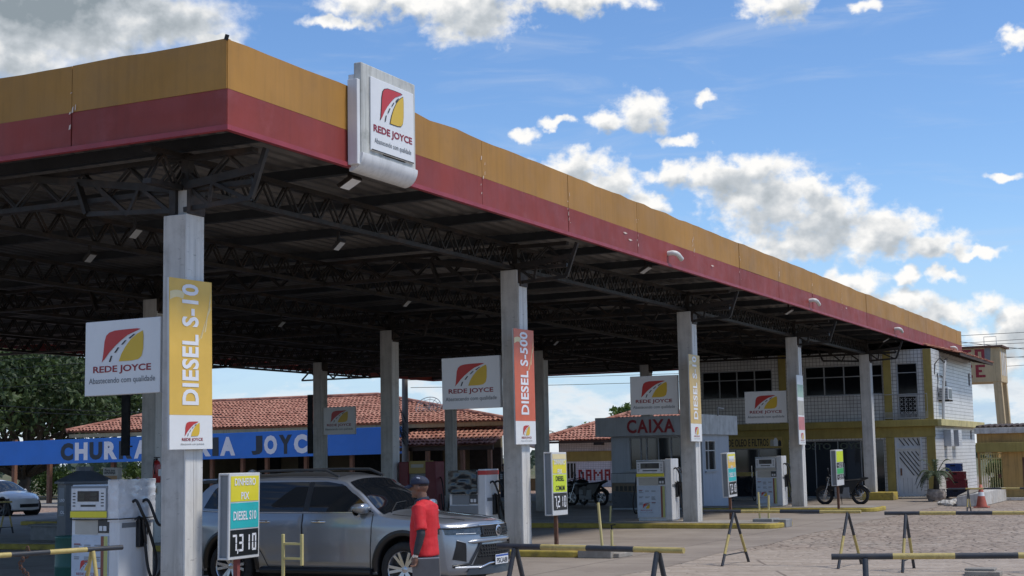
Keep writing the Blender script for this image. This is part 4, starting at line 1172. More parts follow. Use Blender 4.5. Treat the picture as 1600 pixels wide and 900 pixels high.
for u in (-12.9, -12.72, -12.54, -12.36): fbox(b, ff, u, u + .012, .2, .85, -.06, -.05)
b.build('door_grooves', 'frame_grey', dr)
# side wall openings
w = window(off, fr, 65.9, 67.3, 2.20, 2.80, [], [], 'window_glass', 'frame_grey', .05, .1)
for (a, c) in ((65.2, 65.85), (67.1, 67.95)):
    b = MB(); fbox(b, fr, a, c, 2.14, 2.86, .003, .30)
    for k in range(6): fbox(b, fr, a + .05, c - .05, 2.2 + .1 * k, 2.24 + .1 * k, .3, .312)
    b.build('shutter', 'frame_white', w)
for (a, c, z0, z1) in ((72.4, 72.95, 5.0, 5.62), (72.1, 72.6, 2.45, 2.9)):
    w = window(off, fr, a, c, z0, z1, [], [.5], 'window_glass', 'frame_grey', .04, .08)
# tiled eave on the right
b = MB(); P = [Vector(p) - oo for p in ((-10.6, 65.0, 6.12), (-10.6, 74.2, 6.12), (-12.35, 74.2, 6.62), (-12.35, 65.0, 6.62))]
tile_roof(b, *P, rnd=random.Random(2)); 
rf_ = b.build('roof', 'clay_tiles', off)
b = MB(); b.add([Vector(p) - oo for p in ((-10.65, 65.05, 6.05), (-10.65, 74.15, 6.05), (-11.48, 74.15, 6.24), (-11.48, 65.05, 6.24))], [(0, 1, 2, 3)])
for k in range(12):
    y = 65.2 + k * .8; b.bar(Vector((-10.62, y, 6.07)) - oo, Vector((-11.5, y, 6.27)) - oo, .06, .09)
b.bar(Vector((-10.6, 65.0, 6.08)) - oo, Vector((-10.6, 74.2, 6.08)) - oo, .05, .12)
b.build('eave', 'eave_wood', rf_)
# oil sign board
t = thing('shop_sign', 'long ochre board with black lettering above the left shop window', 'sign', (-19.5, 63.1, 2.21))
b = MB(); b.box(-1.72, 1.5, -.03, .03, 0, .50); b.build('board', 'ochre_sign', t, bevel=.006)
b = MB(); text_mb(b, 'VENDA DE OLEO E FILTROS', face_front(-.42, -.031, .25), 2.6, .33, .018); b.build('lettering', 'logo_black', t)
b = MB()
for (x, w_, h_, m) in ((1.03, .16, .3, 0), (1.2, .2, .36, 1), (1.38, .14, .26, 2)):
    b.add([face_front(x, -.031, .08)(u, v, .003) for u, v in ((-w_ / 2, 0), (w_ / 2, 0), (w_ / 2, h_ * .7), (w_ * .2, h_), (-w_ * .2, h_), (-w_ / 2, h_ * .7))], [tuple(range(6))], m)
b.build('oil_can_print', ['pump_beige', 'sign_white', 'logo_black'], t)
# air conditioner and service mast on the side wall
t = thing('air_conditioner', 'window air conditioner high on the white side wall of the office', 'air conditioner', (-11.48, 64.9, 4.12))
b = MB(); b.box(.0, .42, -.55, .45, 0, .52); b.build('casing', 'frame_white', t, bevel=.02)
b = MB(); 
for k in range(6): b.box(.06, .40, -.556, -.552, .06 + .07 * k, .09 + .07 * k)
b.box(.421, .425, -.45, .35, .06, .46); b.build('grille', 'pump_dark', t)
b = MB(); b.box(-.0, .44, -.5, -.44, -.06, -.002); b.box(0, .44, .34, .4, -.06, -.002); b.build('bracket', 'dark_steel', t)
t = thing('service_mast', 'leaning grey service pole with wires on the corner of the office building', 'service pole', (-11.2, 63.7, 3.28))
b = MB(); b.tube([(0, 0, 0), (.02, .2, 1.1), (.03, .9, 2.5)], .06, 10); b.build('pole', 'pole_grey', t)
b = MB(); b.tube([(.03, .85, 2.4), (-.1, .4, 2.62), (-.25, .1, 2.35), (-.27, .0, 1.9)], .025, 6); b.tube([(.03, .8, 2.45), (.1, 1.2, 2.65), (-.1, 1.5, 2.55)], .03, 6)
b.bar((-.2, .8, 1.9), (-.25, 2.1, 1.85), .03); b.bar((-.2, 2.1, 1.86), (-.22, 2.1, 1.55), .03); b.box(-.05, .1, .45, .6, 1.4, 1.62); b.build('wire_fittings', 'dark_steel', t)
b = MB(); b.tube([(-.2, .25, 1.95), (-.22, .3, 1.2), (-.24, .6, .95), (-.24, .75, 1.5), (-.24, .55, 1.95), (-.22, .2, 1.9)], .012, 5); b.build('cable_loop', 'wire_black', t)

# ---------------------------------------------------------------- cashier booth
bo = thing('cashier_booth', 'grey blue cashier booth with a flat roof fascia reading CAIXA', 'booth', (-19.3, 52.4, 0))
o2 = Vector(bo.location)
bf = lambda u, v, w: (u - o2.x, 50.9 - w - o2.y, v)
br_ = lambda u, v, w: (-17.5 + w - o2.x, u - o2.y, v)
b = MB(); wall_grid(b, bf, -21.05, -17.507, 0.02, 2.70, [(-20.33, -18.3, 1.46, 2.66)], .15); wall_grid(b, br_, 50.901, 54.0, .02, 2.70, [(51.2, 52.35, 1.40, 2.5)], .15)
b.box(-21.043 - o2.x, -20.9 - o2.x, 51.06 - o2.y, 54.0 - o2.y, .02, 2.7); b.box(-20.89 - o2.x, -17.66 - o2.x, 53.85 - o2.y, 54 - o2.y, .02, 2.7)
b.build('wall', 'booth_grey', bo)
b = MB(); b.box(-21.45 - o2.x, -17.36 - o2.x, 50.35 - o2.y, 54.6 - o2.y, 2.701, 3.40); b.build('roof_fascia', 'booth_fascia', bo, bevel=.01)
b = MB(); b.box(-17.359 - o2.x, -17.33 - o2.x, 50.36 - o2.y, 54.6 - o2.y, 2.71, 3.43); b.build('side_fascia', 'booth_fascia_lit', bo)
b = MB(); b.bar((-17.3 - o2.x, 52.2 - o2.y, 3.40), (-17.3 - o2.x, 52.2 - o2.y, 3.72), .05); b.bar((-17.3 - o2.x, 52.2 - o2.y, 3.70), (-17.3 - o2.x, 52.9 - o2.y, 3.68), .05); b.build('lamp_bracket', 'frame_grey', bo)
b = MB(); b.box(-20.7 - o2.x, -17.8 - o2.x, 51.1 - o2.y, 53.7 - o2.y, .05, .9); b.box(-20.88 - o2.x, -17.7 - o2.x, 53.7 - o2.y, 53.8 - o2.y, .9, 2.6); b.build('interior_counter', 'interior_dark', bo)
w = window(bo, bf, -20.33, -18.3, 1.46, 2.66, [.22, .33, .56, .80], [], 'shop_glass', 'frame_grey', .045, .06)
w = window(bo, br_, 51.2, 52.35, 1.40, 2.5, [.35], [.66], 'shop_glass', 'frame_white', .04, .04)
b = MB(); fbox(b, bf, -20.45, -18.2, 1.38, 1.44, .002, .12); fbox(b, br_, 51.1, 52.45, 1.33, 1.39, .002, .08); b.build('sill', 'booth_fascia', bo)
b = MB(); text_mb(b, 'CAIXA', lambda u, v, w_: (-19.25 + u - o2.x, 50.349 - w_ - o2.y, 3.05 + v), 1.86, .50, .03, .015, spacing=1.15); b.build('lettering', 'letter_red', bo)
ps = thing('poster', 'dark printed poster panel on the front of the cashier booth', 'poster', (-19.6, 50.87, .08))
b = MB(); b.box(-1.46, 1.4, -.012, .02, 0, 1.28); b.build('print_sheet', 'poster_blue', ps)
b = MB(); fn = face_front(0, -.013, 0)
b.poly([fn(u, v, .002) for u, v in ((-1.44, .62), (.2, .52), (1.38, .70), (1.38, .92), (.3, .86), (-1.44, .92))]); b.build('print_buildings', 'poster_brown', ps)
b = MB(); b.poly([fn(u, v, .0035) for u, v in ((-1.44, .93), (1.38, .93), (1.38, 1.26), (-1.44, 1.26))]); b.build('print_sky', 'booth_fascia', ps)
b = MB()
for k in range(9): b.poly([fn(-1.3 + .17 * k + q[0], .62 + q[1], .004) for q in ((0, 0), (.12, 0), (.12, .18), (0, .18))])
b.build('print_arcade', 'panel_black', ps)

# ---------------------------------------------------------------- washroom block
wb = thing('washroom_block', 'low white tiled washroom block with ochre band and clay tile roof', 'building', (-27, 71, 0))
o3 = Vector(wb.location)
wf = lambda u, v, w: (u - o3.x, 68.9 - w - o3.y, v)
b = MB(); wall_grid(b, wf, -31.35, -22.3, 0, 2.85, [(-31.0, -30.45, .85, 1.70)], .2); b.build('wall', 'wall_tile_small', wb)
b = MB(); b.box(-31.35 - o3.x, -31.15 - o3.x, 69.11 - o3.y, 74 - o3.y, 0, 2.85); b.build('side_wall', 'plaster_cream', wb)
b = MB(); fbox(b, wf, -31.36, -22.3, 1.75, 2.26, .003, .03); b.build('band', 'trim_yellow', wb)
window(wb, wf, -31.0, -30.45, .85, 1.70, [.35, .7], [], 'window_glass', 'frame_white', .04, .06)
b = MB(); pixels(b, 'DAMAS', lambda u, v, w: wf(u, v, w), -30.33, .78, .103, .11); b.build('tile_lettering', 'letter_red', wb)
b = MB()
tile_roof(b, *[Vector(p) - o3 for p in ((-32.2, 68.2, 2.82), (-22.4, 68.2, 2.82), (-22.4, 73.0, 4.3), (-28.6, 73.0, 4.3))])
tile_roof(b, *[Vector(p) - o3 for p in ((-30.6, 71.6, 2.95), (-32.2, 68.2, 2.82), (-28.6, 72.9, 4.3), (-28.6, 73.0, 4.3))])
ridge_caps(b, Vector((-32.2, 68.2, 2.9)) - o3, Vector((-28.6, 73, 4.36)) - o3)
r_ = b.build('roof', 'clay_tiles', wb)
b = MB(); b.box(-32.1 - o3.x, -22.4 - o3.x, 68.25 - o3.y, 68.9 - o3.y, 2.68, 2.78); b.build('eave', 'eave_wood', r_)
b = MB(); b.box(-29.2 - o3.x, -28.75 - o3.x, 68.3 - o3.y, 68.6 - o3.y, 2.55, 2.68); b.build('wall_lamp', 'panel_black', wb)

# ---------------------------------------------------------------- restaurant
rs = thing('restaurant', 'open fronted restaurant with a low clay tile hip roof behind the blue lettering', 'building', (-41, 60, 0))
o4 = Vector(rs.location)
L4 = lambda *p: Vector(p) - o4
b = MB()
EA, EB = (-53.3, 56.9, 3.70), (-28.3, 56.9, 3.60)
RC, RD = (-38.6, 63.0, 5.20), (-49.0, 63.0, 5.20)
tile_roof(b, L4(*EA), L4(*EB), L4(*RC), L4(*RD), pitch=.23, course=.40, amp=.06)
tile_roof(b, L4(-28.3, 56.9, 3.6), L4(-34.0, 67, 3.6), L4(-38.6, 63.02, 5.2), L4(*RC), pitch=.4, course=.6)
tile_roof(b, L4(-53.3, 69, 3.7), L4(*EA), L4(*RD), L4(-49, 63.02, 5.2), pitch=.4, course=.6)
tile_roof(b, L4(-34.0, 67, 3.6), L4(-53.3, 69, 3.6), L4(*RD), L4(*RC), pitch=.5, course=.8)
ridge_caps(b, L4(-49, 63, 5.25), L4(-38.6, 63, 5.25)); ridge_caps(b, L4(*EA) + Vector((0, 0, .05)), L4(-49, 63, 5.25)); ridge_caps(b, L4(-28.3, 56.9, 3.66), L4(-38.6, 63, 5.25))
rf_ = b.build('roof', 'clay_tiles', rs)
b = MB(); b.box(-53.2 - o4.x, -28.4 - o4.x, 57.0 - o4.y, 57.12 - o4.y, 3.40, 3.58); b.build('eave', 'plaster_cream', rf_)
b = MB()
tile_roof(b, L4(-33.4, 54.9, 2.58), L4(-28.0, 54.9, 2.58), L4(-28.4, 57.4, 3.34), L4(-33.0, 57.4, 3.34), pitch=.23, course=.40, amp=.06, rnd=random.Random(9))
vr = b.build('veranda_roof', 'clay_tiles', rs)
b = MB(); b.box(-33.3 - o4.x, -28.1 - o4.x, 55.0 - o4.y, 55.1 - o4.y, 2.36, 2.52); b.build('eave', 'eave_wood', vr)
b = MB(); b.box(-33.0 - o4.x, -28.5 - o4.x, 57.45 - o4.y, 57.6 - o4.y, 3.1, 3.45); b.build('gable_wall', 'plaster_cream', rs)
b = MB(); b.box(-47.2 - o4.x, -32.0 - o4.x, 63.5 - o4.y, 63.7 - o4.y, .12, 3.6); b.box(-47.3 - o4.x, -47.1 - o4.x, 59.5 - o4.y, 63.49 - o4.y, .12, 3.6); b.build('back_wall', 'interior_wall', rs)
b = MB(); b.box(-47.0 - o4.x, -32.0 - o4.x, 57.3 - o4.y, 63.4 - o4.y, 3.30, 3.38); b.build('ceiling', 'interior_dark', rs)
b = MB(); b.box(-31.6 - o4.x, -28.4 - o4.x, 60.0 - o4.y, 60.15 - o4.y, .12, 1.05); b.build('parapet', 'interior_wall', rs)
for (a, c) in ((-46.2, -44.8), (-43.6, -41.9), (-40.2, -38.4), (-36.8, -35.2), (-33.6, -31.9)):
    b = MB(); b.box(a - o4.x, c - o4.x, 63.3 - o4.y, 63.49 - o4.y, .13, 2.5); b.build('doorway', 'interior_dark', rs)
for i, x in enumerate((-59.2, -57.0, -54.6, -50.4, -47.6, -46.6, -44.3, -42.5, -41.1, -38.9, -36.4, -34.7, -33.5)):
    b = MB(); w_ = .17 if x > -50 else .2
    b.box(x - w_ / 2 - o4.x, x + w_ / 2 - o4.x, 57.05 - o4.y, 57.05 + w_ - o4.y, .12, 3.39); b.build('post', 'wood_post', rs)
for x in (-33.2, -31.3, -29.6, -28.3):
    b = MB(); b.box(x - .08 - o4.x, x + .08 - o4.x, 55.05 - o4.y, 55.2 - o4.y, 0.0, 2.35); b.build('veranda_post', 'wood_post', rs)
sg = thing('restaurant_sign', 'long blue fascia board with alternating white and dark letters', 'sign', (-57.9, 56.5, 2.07))
sg.rotation_euler = (0, -math.atan(.20 / 24.6), 0)
b = MB(); b.box(-4.0, 24.65, -.05, .06, 0, 1.205); b.build('board', 'banner_blue', sg, bevel=.01)
wts = {'I': .45, 'J': .85, 'A': 1.06, 'S': .95, 'E': .86}
for (word, x, sc, ph) in (('CHURRASCARIA', 4.62, .942, 0), ('JOYCE', 16.36, .835, 0)):
    for i, ch in enumerate(word):
        w_ = wts.get(ch, 1.0) * sc
        for (mat, par) in (('letter_dark', 0), ('letter_white', 1)):
            if i % 2 == par:
                b = MB(); text_mb(b, ch, face_front(x + w_ / 2, -.051, .585), w_ * .88, .88, .06, .006); b.build('letter', mat, sg)
        x += w_
farther(rs, FR); farther(sg, FR - .004)
# rooftop dish (mesh)
t = thing('satellite_dish', 'large mesh satellite dish on the restaurant roof', 'satellite dish', (-33.4, 59.0, 4.02))
b = MB(); b.cyl((0, 0, -.02), (0, 0, .3), .03); b.build('mast', 'pole_grey', t)
b = MB(); 
for k in range(12):
    a = 2 * math.pi * k / 12
    b.tube([Vector((r_ * math.cos(a), r_ * .25 * math.sin(a) - .45 * r_ * r_ * .3, .35 + r_ * math.sin(a) * .72)) for r_ in (0, .25, .45, .66)], .010, 4)
for r_ in (.3, .5, .66):
    b.tube([Vector((r_ * math.cos(a), r_ * .25 * math.sin(a) - .135 * r_ * r_, .35 + r_ * math.sin(a) * .72)) for a in [2 * math.pi * k / 28 for k in range(28)]], .011 if r_ < .6 else .018, 4, closed=True)
b.build('mesh_reflector', 'dish_mesh', t)
b = MB(); b.bar((.2, -.05, .1), (.02, -.42, .42), .02); b.box(-.03, .06, -.46, -.40, .38, .48); b.build('feed_arm', 'dark_steel', t)
farther(t, FR)
t = thing('satellite_dish', 'white solid satellite dish between the shaded column and the washroom roof', 'satellite dish', (-31.6, 66.6, 0))
b = MB(); b.cyl((0, 0, 0), (0, 0, 2.9), .04); b.build('mast', 'pole_grey', t)
b = MB(); b.lathe([(0.0, .0), (.2, .02), (.38, .07), (.52, .14), (.52, .15), (.38, .085), (0, .012)], (0, 0, 0), 'Y', 24)
o = b.build('reflector', 'dish_white', t); o.location = (0, -.1, 2.98); o.rotation_euler = (R(-18), 0, R(190))
b = MB(); b.bar((0, -.12, 2.7), (.05, -.6, 2.95), .02); b.build('feed_arm', 'dark_steel', t)

farther(t, 1.3)
farther(wb, 1.3)
# ---------------------------------------------------------------- ochre annex on the right
an = thing('annex_building', 'low ochre annex with white parapet and barred gate at the right edge', 'building', (-5, 63, 0))
o5 = Vector(an.location)
af = lambda u, v, w: (u - o5.x, 60.8 - w - o5.y, v)
b = MB(); wall_grid(b, af, -9.44, 4, 0, 2.60, [(-9.40, -8.52, .0, 1.85), (-7.76, -6.9, .3, 1.65)], .25); b.box(-9.44 - o5.x, -9.24 - o5.x, 64.8 - o5.y, 68 - o5.y, 0, 2.6); b.box(-9.2 - o5.x, 4 - o5.x, 67.8 - o5.y, 68 - o5.y, 0, 2.6); b.build('wall', 'plaster_ochre', an)
b = MB(); fbox(b, af, -9.46, 4, 1.87, 2.24, .003, .25); b.build('band', 'trim_yellow', an, bevel=.01)
b = MB(); fbox(b, af, -9.5, 4, 2.601, 2.83, -.3, .12); b.build('parapet', 'whitewash', an, bevel=.01)
b = MB()
for k in range(60): b.cyl(af(-9.4 + .22 * k, 2.86, -.05), af(-9.4 + .22 * k, 2.98, -3.5), .075, n=6)
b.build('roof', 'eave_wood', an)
window(an, af, -7.76, -6.9, .3, 1.65, [.4], [.5], 'window_glass', 'rust', .06, .08)
gt = b = MB()
fbox(b, af, -9.38, -8.54, .05, .10, -.12, -.08); fbox(b, af, -9.38, -8.54, 1.60, 1.65, -.12, -.08); fbox(b, af, -9.38, -8.54, 1.78, 1.83, -.12, -.08)
for k in range(10):
    u = -9.36 + .8 * k / 9; fbox(b, af, u - .018, u + .018, .06, 1.82, -.115, -.085)
gate = b.build('gate', 'gate_yellow', an)
b = MB(); fbox(b, af, -8.7, -8.58, .85, 1.0, -.08, -.05); b.build('lock_box', 'rust', gate)
b = MB(); b.box(-10.0 - o5.x, 4 - o5.x, 59.9 - o5.y, 60.79 - o5.y, 0.01, .10); b.build('step', 'whitewash', an)
# low whitewashed ramp wall
t = thing('ramp_wall', 'low whitewashed ramp wall with a stained stone top beside the traffic cone', 'low wall', (-9.0, 56, 0))
b = MB(); P = [(-.15, -2.2, 0), (.75, -2.2, 0), (.75, 3.5, 0), (-.45, 3.5, 0), (-.15, -2.2, .34), (.75, -2.2, .50), (.75, 3.5, .52), (-.45, 3.5, .48)]
b.add(P, [(0, 3, 2, 1), (4, 5, 6, 7), (0, 1, 5, 4), (1, 2, 6, 5), (2, 3, 7, 6), (3, 0, 4, 7)]); b.build('wall', 'whitewash', t, bevel=.03)
b = MB(); P = [(-.12, -2.15, .347), (.2, -2.15, .404), (.1, 3.4, .504), (-.42, 3.4, .482)]
b.add(P + [(x, y, z + .03) for x, y, z in P], [(0, 3, 2, 1), (4, 5, 6, 7), (0, 1, 5, 4), (1, 2, 6, 5), (2, 3, 7, 6), (3, 0, 4, 7)]); b.build('stone_top', 'kerb_concrete', t)

rr2 = random.Random(6)
for k in range(8):
    r_ = rr2.uniform(.12, .26); x, y = -9.6 + rr2.uniform(-.55, .3), 55.0 + rr2.uniform(-1.6, 1.6)
    t = thing('broken_stone', 'broken whitewashed stone lying at the foot of the ramp wall', 'stone', (x, y, 0), rr2.uniform(0, 3), 'broken stones by the ramp wall')
    b = MB()
    def st(u, v):
        a = 2 * math.pi * u; e_ = math.pi * v; q = r_ * (1 + .35 * mnoise.noise(Vector((math.cos(a) * 1.5 + k * 3, math.sin(a) * 1.5, math.cos(e_) * 1.5))))
        return (q * math.sin(e_) * math.cos(a) * 1.3, q * math.sin(e_) * math.sin(a), .06 + q * .6 * math.cos(e_))
    b.grid(st, 12, 7, 0, False); b.build('stone', 'whitewash', t)
# ---------------------------------------------------------------- water tower
wt_ = thing('water_tower', 'square ochre water tower on legs with dark red lettering behind the office', 'water tower', (-15.0, 91.3, 0))
b = MB(); b.box(-2.6, 2.62, -1.3, 1.3, 5.90, 7.95); b.build('tank', 'plaster_cream', wt_, bevel=.03)
b = MB(); b.box(-2.75, 2.78, -1.45, 1.45, 7.951, 8.06); b.box(-1.2, .1, -.6, .4, 8.061, 8.2); b.build('tank_lid', 'rust', wt_)
for (x, y) in ((-2.3, -1.05), (2.36, -1.05), (-2.3, 1.05), (2.36, 1.05)):
    b = MB(); s_ = 1 if x > 0 else -1
    b.add([(x - .22, y - .22, 5.899), (x + .22, y - .22, 5.899), (x + .22, y + .22, 5.899), (x - .22, y + .22, 5.899)] + [(x - .22 + s_ * .22, y - .24, 0), (x + .24 + s_ * .22, y - .24, 0), (x + .24 + s_ * .22, y + .24, 0), (x - .22 + s_ * .22, y + .24, 0)],
          [(3, 2, 1, 0), (4, 5, 6, 7), (0, 1, 5, 4), (1, 2, 6, 5), (2, 3, 7, 6), (3, 0, 4, 7)]); b.build('leg', 'plaster_cream', wt_, fix=True)
b = MB(); b.cyl((.75, -.6, 0), (.75, -.6, 5.9), .05); b.build('riser_pipe', 'pole_grey', wt_)
b = MB(); fn = face_front(-1.78, -1.301, 0)
pixels(b, 'POSTO', fn, 0, 7.12, .185, .15); pixels(b, 'JOYCE', fn, 0, 6.20, .185, .15); b.build('lettering', 'letter_red', wt_)
b = MB(); fn2 = face_right(2.621, 0, 0)
for k in range(3): b.poly([fn2(-.9 + .65 * k + q[0], 6.3 + q[1], .004) for q in ((0, 0), (.45, 0), (.45, 1.4), (0, 1.4))])
b.build('side_blocks', 'whitewash', wt_)
b = MB(); b.tube([(1.7, -1.0, 8.06), (1.7, -1.0, 8.6), (2.4, -1.0, 8.6), (2.4, -1.0, 8.06)], .02, 5); b.build('lid_rail', 'pole_grey', wt_)
b = MB(); fn = face_front(0, -1.301, 0)
b.poly([fn(u, v, .003) for u, v in ((1.75, 7.93), (2.1, 7.93), (2.05, 7.2), (1.98, 6.9), (1.85, 7.0), (1.72, 7.4))]); b.build('damp_stain', 'pole_concrete', wt_)
# ================================================================ VEHICLES
def interp(tab, x):
    if x <= tab[0][0]: return tab[0][1]
    for (a, va), (b, vb) in zip(tab, tab[1:]):
        if x <= b:
            f = (x - a) / (b - a); f2 = f * f * (3 - 2 * f) * .35 + f * .65
            return va + (vb - va) * f2
    return tab[-1][1]

class Car:
    def __init__(s, Htab, half=.955, xf=2.65, xr=-2.65, belt=1.20, tumble=.235, sill=.33, wheels=(1.55, -1.6), wr=.41, bend=.42, zc=.39):
        s.H = Htab; s.half = half; s.xf = xf; s.xr = xr; s.belt = belt; s.tum = tumble; s.sill = sill; s.wheels = wheels; s.wr = wr; s.bend = bend; s.zc = zc
    def top(s, x): return interp(s.H, x)
    def edge(s, x): return s.top(x) - .075
    def w(s, x, z):
        """half width at station x, height z"""
        lo = [(s.sill - .1, .93), (s.sill, .955), (.50, .985), (.72, 1.0), (.92, .998), (1.02, 1.004), (1.10, .985), (s.belt, .965)]
        b = s.half * interp(lo, min(z, s.belt))
        for xw in s.wheels:
            b += .028 * math.exp(-((x - xw) / .5) ** 4) * max(0, min(1, (1.0 - abs(z - .72) / .42)))
        b -= .012 * math.exp(-((z - .60) / .14) ** 2) * (1 if s.wheels[1] + .6 < x < s.wheels[0] - .6 else 0)
        if z > s.belt:
            f = min(1.0, (z - s.belt) / (1.74 - s.belt)); b -= s.tum * (f * .8 + .2 * f * f)
        return b
    def warp(s, p):
        x, y, z = p
        g = max(0.0, (x - (s.xf - .95)) / .95); h = max(0.0, ((s.xr + .7) - x) / .7)
        yy = min(1.3, abs(y) / s.half)
        x -= g * g * (s.bend * yy ** 2.4 + .16 * max(0, z - .72) - .0)
        x += h * h * .22 * yy ** 2.6
        y *= 1 - .045 * g - .05 * h
        return (x, y, z)
    def side(s, x, z, sg, off=0.0):
        return s.warp((x, sg * (s.w(x, z) + off), z))
    def topp(s, x, yf, off=0.0):
        """point on upper surface, yf in -1..1"""
        E = s.edge(x); we = s.w(x, E)
        z = s.top(x) - (s.top(x) - E) * abs(yf) ** 2.6
        return s.warp((x, yf * we, z + off))
    def front(s, y, z, off=0.0):
        p = s.warp((s.xf, y, z)); return (p[0] + off, p[1], p[2])
    def body(s, parent, mat, name='body'):
        xs = [s.xr + (s.xf - s.xr) * i / 64 for i in range(65)]
        lev = [s.sill - .02, s.sill + .06, .48, .60, .72, .84, .94, 1.0, 1.04, 1.09, 1.15, s.belt, s.belt + .05, 1.36, 1.5, 1.62, 1.70]
        rings = []
        for x in xs:
            E = s.edge(x); half = []
            n = len(lev)
            for i, z in enumerate(lev):
                z2 = min(z, E - .004 * (n - i)); half.append((s.w(x, z2), z2))
            half.append((s.w(x, E), E))
            for f in (.9, .72, .45, .2): half.append((f * s.w(x, E), s.top(x) - (s.top(x) - E) * f ** 2.6))
            half.append((0, s.top(x)))
            r_ = [(0, s.sill - .04)] + half
            full = [(x, -w_, z) for w_, z in r_] + [(x, w_, z) for w_, z in reversed(half[:-1])]
            rings.append([s.warp(p) for p in full])
        n = len(rings[0]); vs = [v for r_ in rings for v in r_]; fs = []
        for i in range(len(xs) - 1):
            for j in range(n):
                j2 = (j + 1) % n
                fs.append((i * n + j, (i + 1) * n + j, (i + 1) * n + j2, i * n + j2))
        mb = MB(); mb.add(vs, fs, 0, True)
        # curved end caps
        for (x, k) in ((xs[0], 0), (xs[-1], len(xs) - 1)):
            E = s.edge(x); prof = []
            for i, z in enumerate(lev):
                z2 = min(z, E - .004 * (len(lev) - i)); prof.append((s.w(x, z2), z2))
            prof.append((s.w(x, E), E))
            for f in (.9, .72, .45, .2): prof.append((f * s.w(x, E), s.top(x) - (s.top(x) - E) * f ** 2.6))
            NS = 20; cv = []; cf = []
            for (w_, z) in prof:
                for q in range(NS + 1): cv.append(s.warp((x, -w_ + 2 * w_ * q / NS, z)))
            P = len(prof)
            for i in range(P - 1):
                for q in range(NS): cf.append((i * (NS + 1) + q, i * (NS + 1) + q + 1, (i + 1) * (NS + 1) + q + 1, (i + 1) * (NS + 1) + q))
            o0 = len(cv); cv += [s.warp((x, 0, s.top(x))), s.warp((x, 0, s.sill - .04))]
            for q in range(NS):
                cf.append(((P - 1) * (NS + 1) + q, (P - 1) * (NS + 1) + q + 1, o0)); cf.append((q + 1, q, o0 + 1))
            mb.add(cv, cf, 0, True)
        o = mb.build(name, mat, parent, fix=True)
        # cut the wheel arches
        cm = MB()
        for xw in s.wheels:
            for sg in (-1, 1):
                cm.lathe([(.0, sg * .52), (s.wr + .075, sg * .52), (s.wr + .075, sg * 1.3), (0, sg * 1.3)], (xw, 0, s.zc + .03), 'Y', 40, 0, False)
        co = cm.build('arch_cutter', 'matte_black', parent, fix=True)
        md = o.modifiers.new('arch', 'BOOLEAN'); md.operation = 'DIFFERENCE'; md.solver = 'EXACT'; md.object = co
        me = eval_mesh(o); o.modifiers.clear(); old = o.data; o.data = me; bpy.data.meshes.remove(old); me.name = name
        bpy.data.objects.remove(co)
        return o
    def patch(s, name, mat, parent, fn, nu, nv, flip=False, mb=None):
        m = mb or MB(); m.grid(fn, nu, nv, 0, True, flip)
        if mb is None: return m.build(name, mat, parent)
    def arches(s, parent):
        for xw in s.wheels:
            for sg in (-1, 1):
                b = MB(); R0, R1 = s.wr + .066, s.wr + .135
                vs = []
                n = 28
                for k in range(n + 1):
                    a = R(-8) + R(196) * k / n
                    for r_, o_ in ((R0 - .02, -.07), (R0, .012), (R1, .012), (R1 + .012, -.01)):
                        x, z = xw + r_ * math.cos(a), s.zc + .03 + r_ * math.sin(a)
                        vs.append(s.side(x, max(z, s.sill - .02), sg, o_))
                fs = [(k * 4 + j, k * 4 + j + 1, (k + 1) * 4 + j + 1, (k + 1) * 4 + j) if sg > 0 else (k * 4 + j, (k + 1) * 4 + j, (k + 1) * 4 + j + 1, k * 4 + j + 1) for k in range(n) for j in range(3)]
                b.add(vs, fs, 0, True); b.build('wheel_arch', 'black_plastic', parent)
                b = MB(); b.lathe([(s.wr + .07, sg * .60), (s.wr + .07, sg * .90)], (xw, 0, s.zc + .03), 'Y', 30); b.lathe([(0, sg * .60), (s.wr + .07, sg * .60)], (xw, 0, s.zc + .03), 'Y', 30); b.build('wheel_well', 'matte_black', parent)
    def wheel(s, parent, xw, sg, spokes=6, rimmat='alloy', y=None):
        y = y if y is not None else s.half - .135
        t = bpy.data.objects.new('wheel', None); COL.objects.link(t); t.parent = parent; t.location = (xw, sg * y, s.zc)
        r_ = s.wr; b = MB()
        pr = [(r_ * .66, -.11), (r_ * .93, -.115), (r_ * .985, -.08), (r_, -.04), (r_, .04), (r_ * .985, .085), (r_ * .93, .115), (r_ * .68, .11), (r_ * .66, .09)]
        b.lathe([(a, c * sg) for a, c in pr], (0, 0, 0), 'Y', 40); b.build('tyre', 'tyre_rubber', t)
        b = MB(); k_ = sg
        b.lathe([(r_ * .67, .115 * k_), (r_ * .64, .10 * k_), (r_ * .62, .02 * k_), (r_ * .6, -.08 * k_)], (0, 0, 0), 'Y', 40, 0)
        for q in range(spokes):
            a0 = 2 * math.pi * q / spokes
            for da in (-.17, .17):
                c0, c1 = a0 + da * .6, a0 + da
                p0 = Vector((r_ * .12 * math.cos(c0), .075 * k_, r_ * .12 * math.sin(c0))); p1 = Vector((r_ * .645 * math.cos(c1), .098 * k_, r_ * .645 * math.sin(c1)))
                b.bar(p0, p1, .042, .03, 0, (0, 1, 0))
        b.lathe([(0, .092 * k_), (r_ * .12, .09 * k_), (r_ * .17, .07 * k_)], (0, 0, 0), 'Y', 16)
        b.build('rim', rimmat, t)
        b = MB(); b.lathe([(0, .01 * k_), (r_ * .62, .01 * k_)], (0, 0, 0), 'Y', 28); b.lathe([(0, .03 * k_), (r_ * .4, .03 * k_), (r_ * .4, .01 * k_)], (0, 0, 0), 'Y', 24); b.build('brake_disc', 'pump_dark', t)
        return t

def strip(mb, pts, wd, nrm=None):
    """thin dark seam tube following points"""
    mb.tube(pts, wd, 5)

